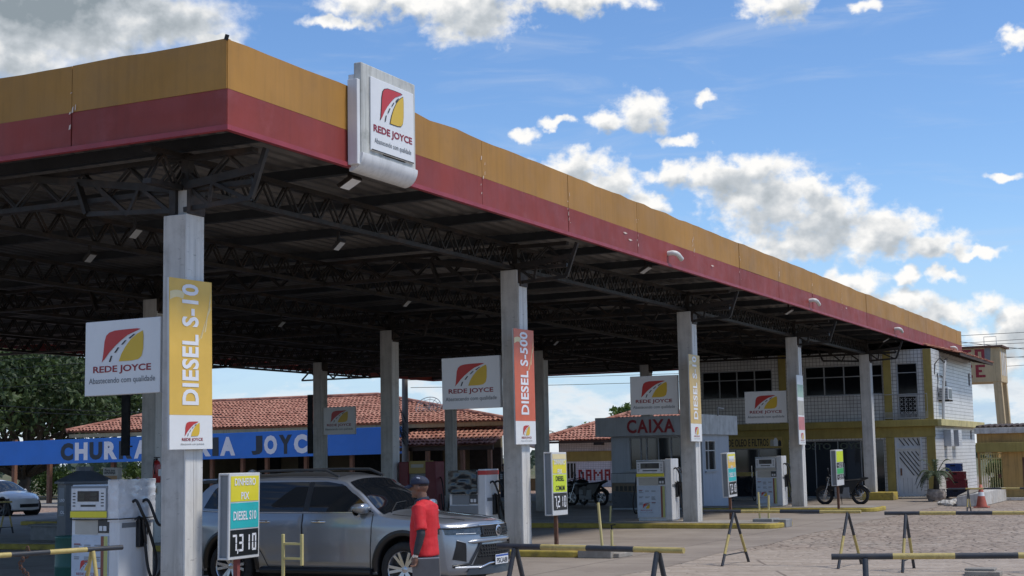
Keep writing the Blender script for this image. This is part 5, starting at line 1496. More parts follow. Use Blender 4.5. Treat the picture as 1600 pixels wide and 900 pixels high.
suv = thing('parked_car', 'silver SUV with dark windows standing between the pump islands', 'car', (-12.72, 19.86, 0.0))
S = Car([(-2.66, .95), (-2.60, 1.10), (-2.48, 1.22), (-2.30, 1.62), (-2.12, 1.735), (-1.6, 1.80), (-.8, 1.825), (0.0, 1.815), (.38, 1.765), (.62, 1.62), (1.18, 1.235), (1.5, 1.195), (2.1, 1.145), (2.45, 1.105), (2.6, 1.065), (2.66, 1.035)])
body = S.body(suv, 'car_silver')
S.arches(suv)
for xw in S.wheels:
    for sg in (-1, 1): S.wheel(suv, xw, sg)
# windscreen and rear window
S.patch('windscreen', 'car_glass', suv, lambda u, v: S.topp(.46 + .70 * u, (v * 2 - 1) * .90, .012), 10, 14)
S.patch('rear_window', 'car_glass', suv, lambda u, v: S.topp(-2.44 + .26 * u, (v * 2 - 1) * .84, .012), 6, 10)
S.patch('roof_dark_reflection', 'pump_dark', suv, lambda u, v: S.topp(-1.9 + 2.1 * u, (v * 2 - 1) * .84, .006), 14, 12)  # silver roof darkened by colour to imitate the canopy underside reflected in it
def top_line(x): return min(S.edge(x) - .045, 1.685)
def win(name, x0, x1, sg, zlo=1.245, slant0=0.0, slant1=0.0, rear=False):
    def f(u, v):
        x = x0 + (x1 - x0) * u
        zl = zlo + (.035 * max(0, (-1.3 - x)) if rear else 0); zt = max(zl + .004, top_line(x) - .0)
        xx = x + slant0 * (1 - u) * v + slant1 * u * v
        z = zl + (min(zt, top_line(xx)) - zl) * v
        return S.side(xx, z, sg, .008)
    return S.patch(name, 'car_glass', suv, f, 16, 8, sg > 0)
for sg in (-1, 1):
    w1 = win('side_window', -.14, 1.02, sg, 1.235, 0, -.0)
    w2 = win('side_window', -1.20, -.24, sg, 1.24, 0.02, 0)
    w3 = win('side_window', -2.18, -1.29, sg, 1.26, .16, .0, True)
    for (xa, xb, sa) in ((-.235, -.145, 0), (-1.285, -1.205, .02)):
        S.patch('pillar_trim', 'black_plastic', suv, lambda u, v: S.side(xa + (xb - xa) * u, 1.24 + (top_line(xa) - 1.24) * v, sg, .0065), 3, 8, sg > 0)
    # chrome line under the windows
    b = MB(); b.tube([S.side(-2.2 + 3.1 * k / 30, 1.225 + .03 * max(0, (-1.3 + 2.2 - 3.1 * k / 30 * 1 > 0) * (-1.3 - (-2.2 + 3.1 * k / 30))), sg, .012) for k in range(31)], .010, 5); b.build('chrome_strip', 'chrome', suv)
    # doors: raised skins with seams and handles
    for (xa, xb, hx) in ((-.236, 1.02, -.06), (-1.22, -.244, -1.08)):
        def fd(u, v, xa=xa, xb=xb):
            z = .40 + (1.205 - .40) * v
            xl, xr_ = xa, xb
            if xb > .5: xr_ = xb - .05 * (1 - v)
            else: xl = xa + (.34 * max(0, 1 - v / .62) ** .8)
            x = xl + (xr_ - xl) * u
            e_ = min(u, 1 - u, v, 1 - v)
            return S.side(x, z, sg, .008 if e_ > 0.001 else -.004)
        d_ = S.patch('door', 'car_silver', suv, fd, 18, 16, sg > 0)
        b = MB(); z0, z1 = .40, 1.205
        edge_ = [fd(0, k / 12) for k in range(13)] + [fd(1, 1 - k / 12) for k in range(13)]
        b.tube([Vector(p) + Vector((0, sg * .006, 0)) for p in [fd(0, k / 12) for k in range(13)]], .006, 5); b.tube([Vector(p) + Vector((0, sg * .006, 0)) for p in [fd(1, k / 12) for k in range(13)]], .006, 5); b.tube([Vector(p) + Vector((0, sg * .006, 0)) for p in [fd(k / 12, 0) for k in range(13)]], .007, 5)
        b.build('door_seam', 'matte_black', d_)
        b = MB(); p0, p1, p2 = Vector(S.side(hx, 1.085, sg, .01)), Vector(S.side(hx + .12, 1.088, sg, .035)), Vector(S.side(hx + .25, 1.085, sg, .01))
        b.tube([p0, p0.lerp(p1, .5) + Vector((0, sg * .012, 0)), p1, p1.lerp(p2, .5) + Vector((0, sg * .012, 0)), p2], [.014, .019, .021, .019, .014], 8); b.build('handle', 'chrome', d_)
    # sill step, roof rail, mirror
    b = MB(); b.tube([S.side(-1.0 + 2.0 * k / 8, .345, sg, .03) for k in range(9)], .055, 8); b.build('side_step', 'black_plastic', suv)
    b = MB(); b.tube([(x, sg * (S.w(x, S.edge(x)) - .05), S.top(x) - .0 + (.045 if -1.75 < x < .05 else -.02)) for x in (-2.05, -1.8, -1.2, -.6, 0.0, .25)], .022, 8); b.build('roof_rail', 'pump_dark', suv)
    mr = MB(); c = Vector(S.side(.86, 1.30, sg, .14))
    mr.lathe([(0, -.09), (.06, -.085), (.095, -.04), (.105, .02), (.098, .07), (.0, .075)], c, 'X', 14)
    o = mr.build('mirror', 'car_silver', suv, fix=True)
    for v in o.data.vertices: v.co = Vector((c.x + (v.co.x - c.x) * 1.45, c.y + (v.co.y - c.y) * 1.25, c.z + (v.co.z - c.z) * (.62 if v.co.z > c.z else .9)))
    b = MB(); b.bar(S.side(.84, 1.22, sg, -.02), (c.x - .02, c.y - sg * .03, c.z - .075), .07, .05); b.lathe([(0, -.092), (.05, -.09), (.088, -.08), (.09, -.06)], c + Vector((-.012, 0, -.035)), 'X', 14); b.build('mirror_foot', 'black_plastic', o)
    # headlight: from the front face round the corner
    def hl(u, v, sg=sg):
        y = sg * (.42 + .50 * min(1, u * 1.12)); z = .885 + .012 * u + .105 * v * (1 - .30 * u)
        if u < .78: return S.front(y, z, .012)
        f = (u - .78) / .22; p = Vector(S.front(sg * .905, z, .012)); q = Vector(S.side(S.xf - .42 * f, z + .01 * f, sg, .014))
        return S.front(y, z, .012) if f < .05 else tuple(p.lerp(q, f))
    h = S.patch('headlight', 'lamp_lens', suv, hl, 18, 5, sg < 0)
    b = MB(); b.tube([Vector(hl(k / 14, .16)) + Vector((.008, 0, 0)) for k in range(3, 11)], .006, 5); b.build('light_strip', 'lamp_white', h)
    b = MB(); 
    b.tube([Vector(hl(k / 16, 1.0)) + Vector((.004, 0, .01)) for k in range(17)], .013, 5); b.tube([Vector(hl(0, k / 4)) + Vector((.006, -sg * .01, 0)) for k in range(5)], .02, 5); b.build('headlight_bezel', 'black_plastic', h)
    # side air scoop and fog strip
    def sc(u, v, sg=sg):
        y = sg * (.70 + .18 * u * (1 - .35 * v)); z = .50 + .27 * v + .04 * u
        return S.front(y, z, .008)
    f_ = S.patch('air_scoop', 'matte_black', suv, sc, 6, 6, sg < 0)
    b = MB(); b.tube([sc(0, k / 6) for k in range(7)] + [sc(k / 6, 1) for k in range(1, 7)], .007, 5); b.build('scoop_rim', 'car_silver', f_)
    b = MB(); b.tube([S.front(sg * (.50 + .36 * k / 8), .415 + .01 * k / 8, .022) for k in range(9)], .016, 6); b.build('fog_strip', 'lamp_white', suv)
    # tail lamp and rear spoiler side
    S.patch('tail_light', 'letter_red', suv, lambda u, v: S.side(-2.62 + .30 * u, 1.02 + .12 * v, sg, .012), 6, 4, sg > 0)
# grille, badge, bumper insert, plate
gr = S.patch('grille', 'matte_black', suv, lambda u, v: S.front((u * 2 - 1) * (.44 - .03 * v), .845 + .165 * v, .010), 14, 5, True)
def honey(mb, y0, y1, z0, z1, st, off, trap=0.0):
    rows = int((z1 - z0) / (st * .87))
    for r_ in range(rows + 1):
        z = z0 + r_ * st * .87; k = 0; lim = y1 - trap * (z - z0)
        y = -lim + (st / 2 if r_ % 2 else 0)
        while y < lim:
            for a in (30, 150, 270):
                q = (y + st * .55 * math.cos(R(a)), z + st * .55 * math.sin(R(a)))
                if z0 - .01 <= q[1] <= z1 + .01: mb.bar(S.front(y, z, off), S.front(q[0], q[1], off), .009, .007)
            y += st
b = MB(); honey(b, -.42, .42, .86, .985, .052, .016); b.build('grille_mesh', 'pump_dark', gr)
b = MB(); b.tube([S.front((k / 12 * 2 - 1) * .46, 1.018, .010) for k in range(13)], .012, 6); b.build('grille_chrome', 'chrome', gr)
b = MB(); b.tube([S.front((k / 16 * 2 - 1) * .66, .80 - .02 * abs(k / 8 - 1) ** 2, .0) for k in range(17)], [.012] + [.034] * 15 + [.012], 10); b.build('bumper_bar', 'car_silver', suv)
bi = S.patch('bumper_insert', 'matte_black', suv, lambda u, v: S.front((u * 2 - 1) * (.62 - .16 * v), .43 + .31 * v, .008), 16, 6, True)
b = MB(); honey(b, -.5, .5, .57, .73, .058, .014, .4); b.build('insert_mesh', 'pump_dark', bi)
for sg in (-1, 1):
    b = MB(); b.tube([S.front(sg * .47, .77, .016), S.front(sg * .66, .47, .02), S.front(sg * .88, .44, .014)], .022, 6); b.build('insert_trim', 'black_plastic', bi)
S.patch('skid_plate', 'pump_dark', suv, lambda u, v: S.front((u * 2 - 1) * (.74 - .1 * v), .31 + .14 * v, .012 + .03 * (1 - v)), 14, 3, True)
b = MB()
for sg in (-1, 1): b.tube([S.front(sg * .16, .47, .03), S.front(sg * .34, .462, .035), S.front(sg * .52, .405, .03)], .016, 6)
b.build('chrome_winglet', 'chrome', suv)
b = MB(); p = Vector(S.front(0, .925, .028)); b.lathe([(0, .012), (.075, .010), (.085, 0)], p, 'X', 24); bd = b.build('badge', 'alloy', suv)
b = MB()
for (ry, rz, cz) in ((.070, .052, 0), (.028, .050, 0), (.050, .020, .026)):
    b.tube([p + Vector((.016, ry * math.cos(a), cz + rz * math.sin(a))) for a in [2 * math.pi * k / 24 for k in range(24)]], .0055, 5, closed=True)
b.build('badge_rings', 'pump_dark', bd)
b = MB(); p = Vector(S.front(0, .505, .05)); b.box(p.x - .012, p.x, -.205, .205, p.z - .072, p.z + .072); pl = b.build('licence_plate', 'plate_white', suv, bevel=.004)
fn = face_right(p.x + .001, 0, p.z)
b = MB(); b.poly([fn(u, v, .001) for u, v in ((-.2, .04), (.2, .04), (.2, .068), (-.2, .068))]); b.build('plate_band', 'plate_blue', pl)
b = MB(); text_mb(b, 'PSK3A88', lambda u, v, w: fn(u, v - .018, w), .35, .078, .02, .0015); b.build('plate_lettering', 'logo_black', pl)
b = MB(); b.grid(lambda u, v: (-2.36 - .26 * u, (v * 2 - 1) * .66, 1.715 - .05 * u), 4, 10)
b.build('rear_spoiler', 'car_silver', suv).modifiers.new('thick', 'SOLIDIFY').thickness = .035
b = MB(); b.tube([S.topp(1.19, -.72, .02), S.topp(1.04, -.30, .03), S.topp(1.02, .05, .03)], .010, 5); b.tube([S.topp(1.19, -.05, .02), S.topp(1.06, .3, .03), S.topp(1.03, .6, .03)], .010, 5); b.build('wiper', 'matte_black', suv)
b = MB()
for sg in (-1, 1): b.tube([S.topp(1.25 + .13 * k, sg * (.80 - .03 * k), .001) for k in range(10)], .006, 5)
b.build('bonnet_seam', 'matte_black', suv)
b = MB(); b.box(-2.3, 2.2, -.7, .7, .22, .36); b.build('underbody', 'matte_black', suv)
b = MB(); b.add([(-1.9, -.02, 1.79), (-1.72, -.02, 1.80), (-1.88, -.012, 1.88)], [(0, 1, 2)]); b.tube([(-1.7, 0, 1.80), (-1.86, 0, 1.87), (-1.92, 0, 1.84)], [.03, .022, .03], 6); b.build('antenna_fin', 'car_silver', suv)

# white hatchback at the left edge
hat = thing('parked_car', 'white hatchback parked before the restaurant at the left edge', 'car', (-46.75, 45.9, 0), 0)
Hc = Car([(-1.95, .85), (-1.9, 1.0), (-1.7, 1.30), (-1.45, 1.42), (-.8, 1.50), (-.1, 1.48), (.15, 1.43), (1.0, 1.0), (1.4, .93), (1.75, .82), (1.9, .72), (1.95, .66)], half=.86, xf=1.95, xr=-1.95, belt=.93, tumble=.22, sill=.26, wheels=(1.22, -1.25), wr=.315, zc=.31, bend=.38)
Hc.body(hat, 'car_white'); Hc.arches(hat)
for xw in Hc.wheels:
    for sg in (-1, 1): Hc.wheel(hat, xw, sg, 5, 'pump_dark', .74)
Hc.patch('windscreen', 'car_glass', hat, lambda u, v: Hc.topp(.2 + .75 * u, (v * 2 - 1) * .88, .012), 8, 10)
for sg in (-1, 1):
    for (xa, xb) in ((-.15, .80), (-1.05, -.22)):
        Hc.patch('side_window', 'car_glass', hat, lambda u, v: Hc.side(xa + (xb - xa) * u, .96 + (max(.97, min(Hc.edge(xa + (xb - xa) * u) - .04, 1.38)) - .96) * v, sg, .008), 12, 6, sg > 0)
    b = MB(); c = Vector(Hc.side(.62, 1.0, sg, .11)); b.lathe([(0, -.06), (.05, -.055), (.075, 0), (.07, .05), (0, .055)], c, 'X', 12); b.build('mirror', 'car_white', hat, fix=True)
    b = MB(); b.tube([Hc.side(.85, .93 - .06 * k, sg, .004) for k in range(10)], .005, 4); b.tube([Hc.side(-.18, .93 - .06 * k, sg, .004) for k in range(10)], .005, 4); b.build('door_seam', 'matte_black', hat)
    Hc.patch('headlight', 'lamp_lens', hat, lambda u, v: Hc.side(Hc.xf - .42 + .40 * u, .60 + .12 * v * (.5 + .5 * u) + .03 * (1 - u), sg, .01), 8, 4, sg > 0)
    b = MB(); b.tube([Hc.side(.1, .80, sg, .02), Hc.side(.25, .80, sg, .02)], .015, 6); b.build('handle', 'car_white', hat)
Hc.patch('grille', 'matte_black', hat, lambda u, v: Hc.front((u * 2 - 1) * .55, .34 + .14 * v, .01), 8, 3, True)
b = MB(); b.box(-1.7, 1.6, -.6, .6, .16, .30); b.build('underbody', 'matte_black', hat)

# ---------------------------------------------------------------- motorcycles
def motorcycle(label, loc, rz, sport=False):
    t = thing('motorcycle', label, 'motorcycle', loc, rz, 'parked motorcycles')
    wb_ = .64
    for (x, nm) in ((wb_, 1), (-wb_, 0)):
        w = bpy.data.objects.new('wheel', None); COL.objects.link(w); w.parent = t; w.location = (x, 0, .30)
        b = MB(); b.tube([(.262 * math.cos(a), 0, .262 * math.sin(a)) for a in [2 * math.pi * k / 32 for k in range(32)]], .056, 8, closed=True); b.build('tyre', 'tyre_rubber', w)
        b = MB(); b.tube([(.222 * math.cos(a), 0, .222 * math.sin(a)) for a in [2 * math.pi * k / 32 for k in range(32)]], .016, 6, closed=True)
        for k in range(18 if not sport else 6):
            a = 2 * math.pi * k / (18 if not sport else 6); b.bar((.035 * math.cos(a + .4), .02 * (-1) ** k, .035 * math.sin(a + .4)), (.215 * math.cos(a), 0, .215 * math.sin(a)), .006 if not sport else .022)
        b.cyl((0, -.06, 0), (0, .06, 0), .045, n=12); b.build('rim', 'alloy', w)
    b = MB()
    b.tube([(.42, 0, .86), (.30, 0, .62), (.18, 0, .36), (-.18, 0, .34)], .022, 8); b.tube([(.40, 0, .80), (.05, 0, .74), (-.45, 0, .72), (-.70, 0, .78)], .022, 8); b.tube([(-.18, 0, .34), (-.25, 0, .55), (-.40, 0, .72)], .02, 8)
    for s_ in (-1, 1): b.tube([(-.15, s_ * .07, .36), (-.64, s_ * .08, .30)], .02, 6); b.tube([(-.60, s_ * .09, .32), (-.42, s_ * .09, .66)], .022, 8)
    b.build('frame', 'black_plastic', t)
    b = MB()
    for s_ in (-1, 1): b.tube([(.64, s_ * .075, .30), (.50, s_ * .075, .66), (.43, s_ * .075, .90)], [.024, .02, .018], 8)
    b.build('fork', 'alloy', t)
    b = MB(); b.lathe([(0, -.30), (.11, -.27), (.175, -.10), (.185, .06), (.13, .22), (.0, .26)], (.20, 0, .80), 'X', 14); o = b.build('fuel_tank', 'black_plastic', t, fix=True)
    b = MB(); b.tube([(.05, 0, .80), (-.15, 0, .775), (-.45, 0, .80), (-.70, 0, .86), (-.76, 0, .87)], [.07, .10, .11, .09, .03], 10); o = b.build('seat', 'matte_black', t)
    for v in o.data.vertices: v.co.z = .80 + (v.co.z - .80) * .6
    b = MB(); b.tube([(-.55, 0, .78), (-.80, 0, .88), (-.95, 0, .90)], [.08, .06, .02], 8); b.tube([(-.62, 0, .70), (-.92, 0, .52), (-.98, 0, .40)], [.05, .035, .03], 6); b.build('tail', 'black_plastic', t)
    b = MB(); b.box(-.30, .24, -.13, .13, .22, .60); b.lathe([(.0, -.12), (.09, -.115), (.10, 0), (.09, .115), (0, .12)], (-.05, 0, .38), 'Y', 14); b.tube([(.1, 0, .5), (.2, 0, .64)], .07, 10); b.build('engine', 'pump_grey', t, bevel=.02)
    b = MB()
    for s_ in (-1, 1):
        b.add([(.34, s_ * .11, .72), (.40, s_ * .10, .60), (.22, s_ * .13, .40), (-.05, s_ * .14, .36), (-.12, s_ * .14, .70), (.1, s_ * .13, .76)], [(0, 1, 2, 3, 4, 5)])
        b.add([(-.10, s_ * .13, .76), (-.14, s_ * .13, .36), (-.40, s_ * .12, .42), (-.66, s_ * .09, .82)], [(0, 1, 2, 3)])
    o = b.build('side_fairing', 'black_plastic', t); o.modifiers.new('thick', 'SOLIDIFY').thickness = .03
    b = MB(); b.tube([(.15, -.09, .50), (.24, -.10, .36), (.10, -.12, .24), (-.25, -.13, .26), (-.72, -.14, .40)], [.018, .018, .02, .034, .045], 8); b.build('exhaust', 'chrome', t)
    b = MB(); b.tube([(.30, -.36, .98), (.38, -.20, 1.04), (.43, 0, .98), (.38, .20, 1.04), (.30, .36, .98)], .014, 8)
    b.tube([(.30, -.37, .98), (.28, -.25, .99)], .02, 8); b.tube([(.30, .37, .98), (.28, .25, .99)], .02, 8); b.build('handlebar', 'matte_black', t)
    for s_ in (-1, 1):
        b = MB(); b.tube([(.37, s_ * .24, 1.03), (.37, s_ * .30, 1.18)], .007, 5); b.lathe([(0, -.012), (.055, -.01), (.06, .0), (0, .012)], (.37, s_ * .32, 1.21), 'X', 12); b.build('mirror', 'black_plastic', t)
    b = MB(); b.lathe([(0, -.10), (.06, -.09), (.085, -.02), (.09, .01)], (.53, 0, .87), 'X', 14); hl_ = b.build('headlamp', 'black_plastic', t)
    b = MB(); b.lathe([(.088, .012), (.06, .03), (0, .035)], (.53, 0, .87), 'X', 14); b.build('lens', 'lamp_lens', hl_)
    b = MB(); b.tube([(.64 + .33 * math.cos(a), 0, .30 + .33 * math.sin(a)) for a in [R(20 + 14 * k) for k in range(10)]], .05, 6); o = b.build('front_fender', 'black_plastic', t)
    b = MB(); b.tube([(.0, .12, .28), (-.06, .24, .0)], .012, 6); b.build('kickstand', 'dark_steel', t)
    if sport:
        b = MB(); b.add([(.46, -.11, .95), (.46, .11, .95), (.42, .09, .40), (.42, -.09, .40), (.30, -.15, .82), (.30, .15, .82), (.28, .12, .42), (.28, -.12, .42)], [(0, 1, 2, 3), (0, 3, 7, 4), (1, 5, 6, 2), (0, 4, 5, 1)]); b.build('leg_shield', 'black_plastic', t, fix=True).modifiers.new('thick', 'SOLIDIFY').thickness = .02
    return t
mb_ = motorcycle('black motorcycle parked behind the green price sign in front of the office windows', (-13.80, 56.3, 0), R(174)); mb_.scale = (1.1, 1.1, 1.1)
ms_ = motorcycle('dark scooter style motorcycle parked in profile before the DAMAS wall', (-24.15, 55.6, 0), R(172), True); ms_.scale = (1.1, 1.1, 1.1)
motorcycle('motorcycle with a white rimmed mirror parked half behind the price sign before the washroom block', (-25.3, 57.0, 0), R(150))
motorcycle('motorcycle parked half behind the cashier booth corner', (-22.3, 56.6, 0), R(200), True)

# ================================================================ PUMPS
def hose(parent, pts, r=.022, name='hose'):
    # smooth through points
    P = [Vector(p) for p in pts]; Q = []
    for i in range(len(P) - 1):
        p0, p1, p2, p3 = P[max(0, i - 1)], P[i], P[i + 1], P[min(len(P) - 1, i + 2)]
        for k in range(6):
            f = k / 6; Q.append(.5 * ((2 * p1) + (p2 - p0) * f + (2 * p0 - 5 * p1 + 4 * p2 - p3) * f * f + (3 * p1 - p0 - 3 * p2 + p3) * f ** 3))
    Q.append(P[-1])
    b = MB(); b.tube(Q, r, 8); return b.build(name, 'black_rubber', parent)
def nozzle(parent, p, mat='black_plastic', d=1):
    b = MB(); x, y, z = p
    b.box(x - .02, x + .07, y - .06, y + .06, z - .32, z + .1)
    o0 = b.build('nozzle_boot', 'black_plastic', parent, bevel=.01)
    b = MB(); b.tube([(x + .09, y + .05 * d, z - .28), (x + .10, y, z - .05), (x + .10, y - .02 * d, z + .08)], [.022, .03, .028], 8)
    b.tube([(x + .10, y - .02 * d, z + .08), (x + .09, y - .10 * d, z + .12), (x + .07, y - .17 * d, z + .08)], [.022, .016, .013], 8)
    b.tube([(x + .12, y + .05, z - .14), (x + .16, y, z - .05), (x + .13, y - .02, z + .04)], .01, 6)
    b.build('nozzle', mat, parent)
def dispenser(label, loc, w=.94, d=.60, h=1.72, rz=0, front='pump_blue_white', wrap=None, stripe=True, band='panel_yellow', lettering=True):
    """front faces -Y; hoses on +X and -X flanks"""
    t = thing('fuel_dispenser', label, 'fuel pump', loc, rz, 'fuel dispensers on the pump islands')
    hw, hd = w / 2, d / 2
    b = MB(); b.box(-hw, hw - .18, -hd + .02, hd - .02, .08, h - .03); b.box(-hw + .03, hw - .03, -hd + .05, hd - .05, 0, .079); b.build('cabinet', 'pump_white', t, bevel=.012)
    b = MB(); b.box(hw - .179, hw, -hd, hd, .03, h); b.build('hose_tower', 'pump_white', t, bevel=.015)
    fn = face_front(0, -hd + .02, 0)
    def panel(name, mat, u0, u1, v0, v1, d0=.0, d1=.012, parent=t):
        q = MB(); fbox(q, fn, u0, u1, v0, v1, d0, d1); return q.build(name, mat, parent, bevel=.004)
    x0, x1 = -hw + .02, hw - .20
    dp = panel('display_panel', 'pump_grey' if wrap != 'black' else 'black_film', x0, x1, h - .50, h - .05, .001, .05)
    if wrap != 'black':
        panel('display_frame', 'pump_white', x0 + .02, x1 - .02, h - .40, h - .08, .05, .062, dp)
        panel('screen', 'lcd_frame', x0 + .14, x1 - .14, h - .27, h - .12, .062, .068, dp)
        q = MB()
        for (a, c) in ((.16, .27), (.39, .50)): 
            for rr_ in (0, 1): fbox(q, fn, x0 + a, x0 + a + .12, h - .255 + .062 * rr_, h - .21 + .062 * rr_, .068, .071)
        q.build('readout', 'lcd', dp)
        q = MB()
        for k in range(5):
            for uu in (x0 + .05, x1 - .10): fbox(q, fn, uu, uu + .05, h - .34 + .045 * k, h - .325 + .045 * k, .062, .065)
        fbox(q, fn, x0 + .2, x1 - .2, h - .345, h - .315, .062, .065); q.build('button_marks', 'pump_dark', dp)
        panel('brand_band', band, x0, x1, h - .50, h - .41, .051, .06, dp)
    panel('keypad_recess', 'pump_beige' if wrap != 'black' else 'pump_grey', x0 + .05, x1 - .20, h - .74, h - .53, .001, .008)
    kp = panel('keypad', 'pump_dark', x1 - .19, x1 - .0, h - .72, h - .53, .001, .018)
    q = MB()
    for k in range(2): fbox(q, fn, x1 - .16 + .075 * k, x1 - .105 + .075 * k, h - .69, h - .62, .018, .026)
    q.build('keys', 'pump_white', kp)
    fp = panel('front_panel', front if wrap != 'black' else 'pump_grey', x0, x1, .10, h - .76, .001, .02)
    if wrap != 'black':
        if stripe:
            panel('brown_stripe', 'stripe_brown', x1 - .13, x1 - .075, .102, h - .765, .0205, .024, fp); panel('olive_stripe', 'stripe_olive', x1 - .074, x1 - .004, .102, h - .765, .0205, .0235, fp)
        q = MB(); rn = random.Random(int(loc[0] * 10) + 5)
        for c in range(3):
            for r_ in range(4):
                u = x0 + .05 + .19 * c; v = h - .90 - .17 * r_
                if v < .45: continue
                for l in range(rn.choice((2, 3, 4))):
                    fbox(q, fn, u, u + rn.uniform(.09, .15), v - .026 * l, v - .026 * l + .012, .0205, .0222)
        q.build('notice_print', 'letter_grey', fp)
        q = MB(); 
        for (c, r_) in ((0, 0), (2, 2)): fbox(q, fn, x0 + .05 + .19 * c, x0 + .17 + .19 * c, h - .885 - .17 * r_, h - .872 - .17 * r_, .0222, .0235)
        q.build('notice_print_red', 'letter_red', fp)
        if lettering and h - .76 > .6:
            logo(fp, lambda u, v, w_: fn(x0 + .27 + u, .42 + v, w_ + .02), .22, .15, .002)
            q = MB(); text_mb(q, 'REDE JOYCE', lambda u, v, w_: fn(x0 + .27 + u, .29 + v, w_ + .02), .34, .05, .01, .002); q.build('brand_lettering', 'letter_red', fp)
            q = MB(); text_mb(q, 'Abastecendo com qualidade', lambda u, v, w_: fn(x0 + .27 + u, .23 + v, w_ + .02), .40, .035, 0, .002); q.build('slogan_lettering', 'letter_grey', fp)
    fr_ = face_right(hw, 0, 0)
    q = MB(); fbox(q, fr_, -hd + .06, hd - .06, .95, 1.02, .001, .006); q.build('tower_label', 'letter_grey', t)
    nozzle(t, (hw, .05, .98)); 
    hose(t, [(hw - .02, -.08, h - .30), (hw + .08, -.10, h - .27), (hw + .15, -.05, h - .45), (hw + .13, .10, .95), (hw + .18, .22, .50), (hw + .20, .14, .22), (hw + .16, .08, .35), (hw + .10, .07, .72)])
    hose(t, [(hw - .02, .12, h - .30), (hw + .10, .14, h - .28), (hw + .22, .2, h - .6), (hw + .28, .3, .9), (hw + .25, .30, .40), (hw + .14, .2, .15)])
    hose(t, [(-hw + .02, 0, h - .30), (-hw - .08, -.02, h - .35), (-hw - .14, -.02, 1.0), (-hw - .22, -.05, .5), (-hw - .16, -.04, .2), (-hw - .06, -.02, .35), (-hw - .05, 0, .85)])
    if wrap == 'clear':
        b = MB()
        def fw_(u, v):
            j = .018 * mnoise.noise(Vector((u * 7, v * 11, 3)))
            return (hw + .012 + j, -hd - .03 + (d + .06) * u, h - .56 + .60 * v + j)
        b.grid(fw_, 16, 16, 0, True, False)
        b.grid(lambda u, v: (hw - .2 + .21 * u, -hd - .014 - .01 * mnoise.noise(Vector((u * 5, v * 9, 1))), h - .56 + .6 * v), 8, 14)
        b.grid(lambda u, v: (hw - .2 + .22 * u, -hd - .03 + (d + .06) * v, h + .03 + .015 * mnoise.noise(Vector((u * 6, v * 6, 8)))), 8, 10)
        b.build('plastic_wrap', 'plastic_film', t)
        b = MB(); b.tube([(-hw - .01, -hd + .0, h - .53), (0, -hd - .03, h - .53), (hw + .03, -hd - .02, h - .52), (hw + .04, hd, h - .52)], .008, 5); b.build('tie_cord', 'matte_black', t)
    if wrap == 'black':
        b = MB(); b.grid(lambda u, v: (x0 - .01 + (x1 - x0 + .02) * u, -hd - .045 - .02 * mnoise.noise(Vector((u * 5, v * 7, 2))), h - .52 + .50 * v), 14, 14, 0, True); b.build('plastic_wrap', 'black_film', t)
        b = MB(); b.box(hw - .18, hw + .004, -hd - .004, hd, h - .12, h - .03); b.build('red_label', 'logo_red', t)
    return t
dispenser('nearest white fuel pump with a yellow band and clear plastic wrapped side', (-14.89, 16.87, .152), w=.90, d=.74, h=1.60, wrap='clear')
dispenser('fuel pump wrapped in black film behind the bonnet of the SUV', (-14.72, 27.9, .152), w=.88, d=.62, h=1.62, wrap='black')
dispenser('white fuel pump with a brown stripe in front of the cashier booth poster', (-14.98, 39.6, .152), w=1.06, d=.62, h=1.74)
dispenser('white fuel pump standing before the glass front of the office left of its column', (-14.86, 50.5, .152), w=.95, d=.62, h=1.74, stripe=True, band='pump_beige')
t = thing('fuel_dispenser', 'dark red fuel pump with a yellow display head behind the man in the cap', 'fuel pump', (-22.55, 39.3, .152), 0, 'fuel dispensers on the pump islands')
b = MB(); b.box(-.62, -.30, -.28, .28, 0, 1.78); b.box(.30, .66, -.28, .28, 0, 1.78); b.build('cabinet', 'pump_red', t, bevel=.02)
b = MB(); b.box(-.299, .299, -.24, .24, 1.42, 1.80); b.build('display_head', 'ochre_sign', t, bevel=.01)
b = MB(); b.box(-.22, .22, -.245, -.241, 1.60, 1.70); b.build('screen', 'pump_beige', t)
b = MB(); b.box(-.299, .299, -.2, .2, .0, 1.41); b.build('core', 'pump_grey', t)
b = MB(); b.box(-.12, -.04, -.22, -.201, 1.0, 1.3); b.box(.04, .12, -.22, -.201, 1.0, 1.3); b.build('nozzle', 'chrome', t)
hose(t, [(.68, 0, 1.3), (.8, -.1, 1.1), (.85, -.1, .5), (.75, 0, .3), (.7, 0, .8)])
t = thing('fuel_dispenser', 'dark fuel pump half hidden between the red pump and the black wrapped pump', 'fuel pump', (-20.55, 39.3, .152), 0, 'fuel dispensers on the pump islands')
b = MB(); b.box(-.4, .4, -.26, .26, 0, 1.50); b.build('cabinet', 'pump_dark', t, bevel=.02)
b = MB(); b.box(-.32, -.04, -.275, -.261, 1.15, 1.40); b.box(.08, .34, -.275, -.261, 1.18, 1.38); b.build('screen', 'pump_beige', t)
hose(t, [(.42, 0, 1.35), (.55, -.1, 1.1), (.58, -.1, .5), (.48, 0, .3), (.43, 0, .8)])

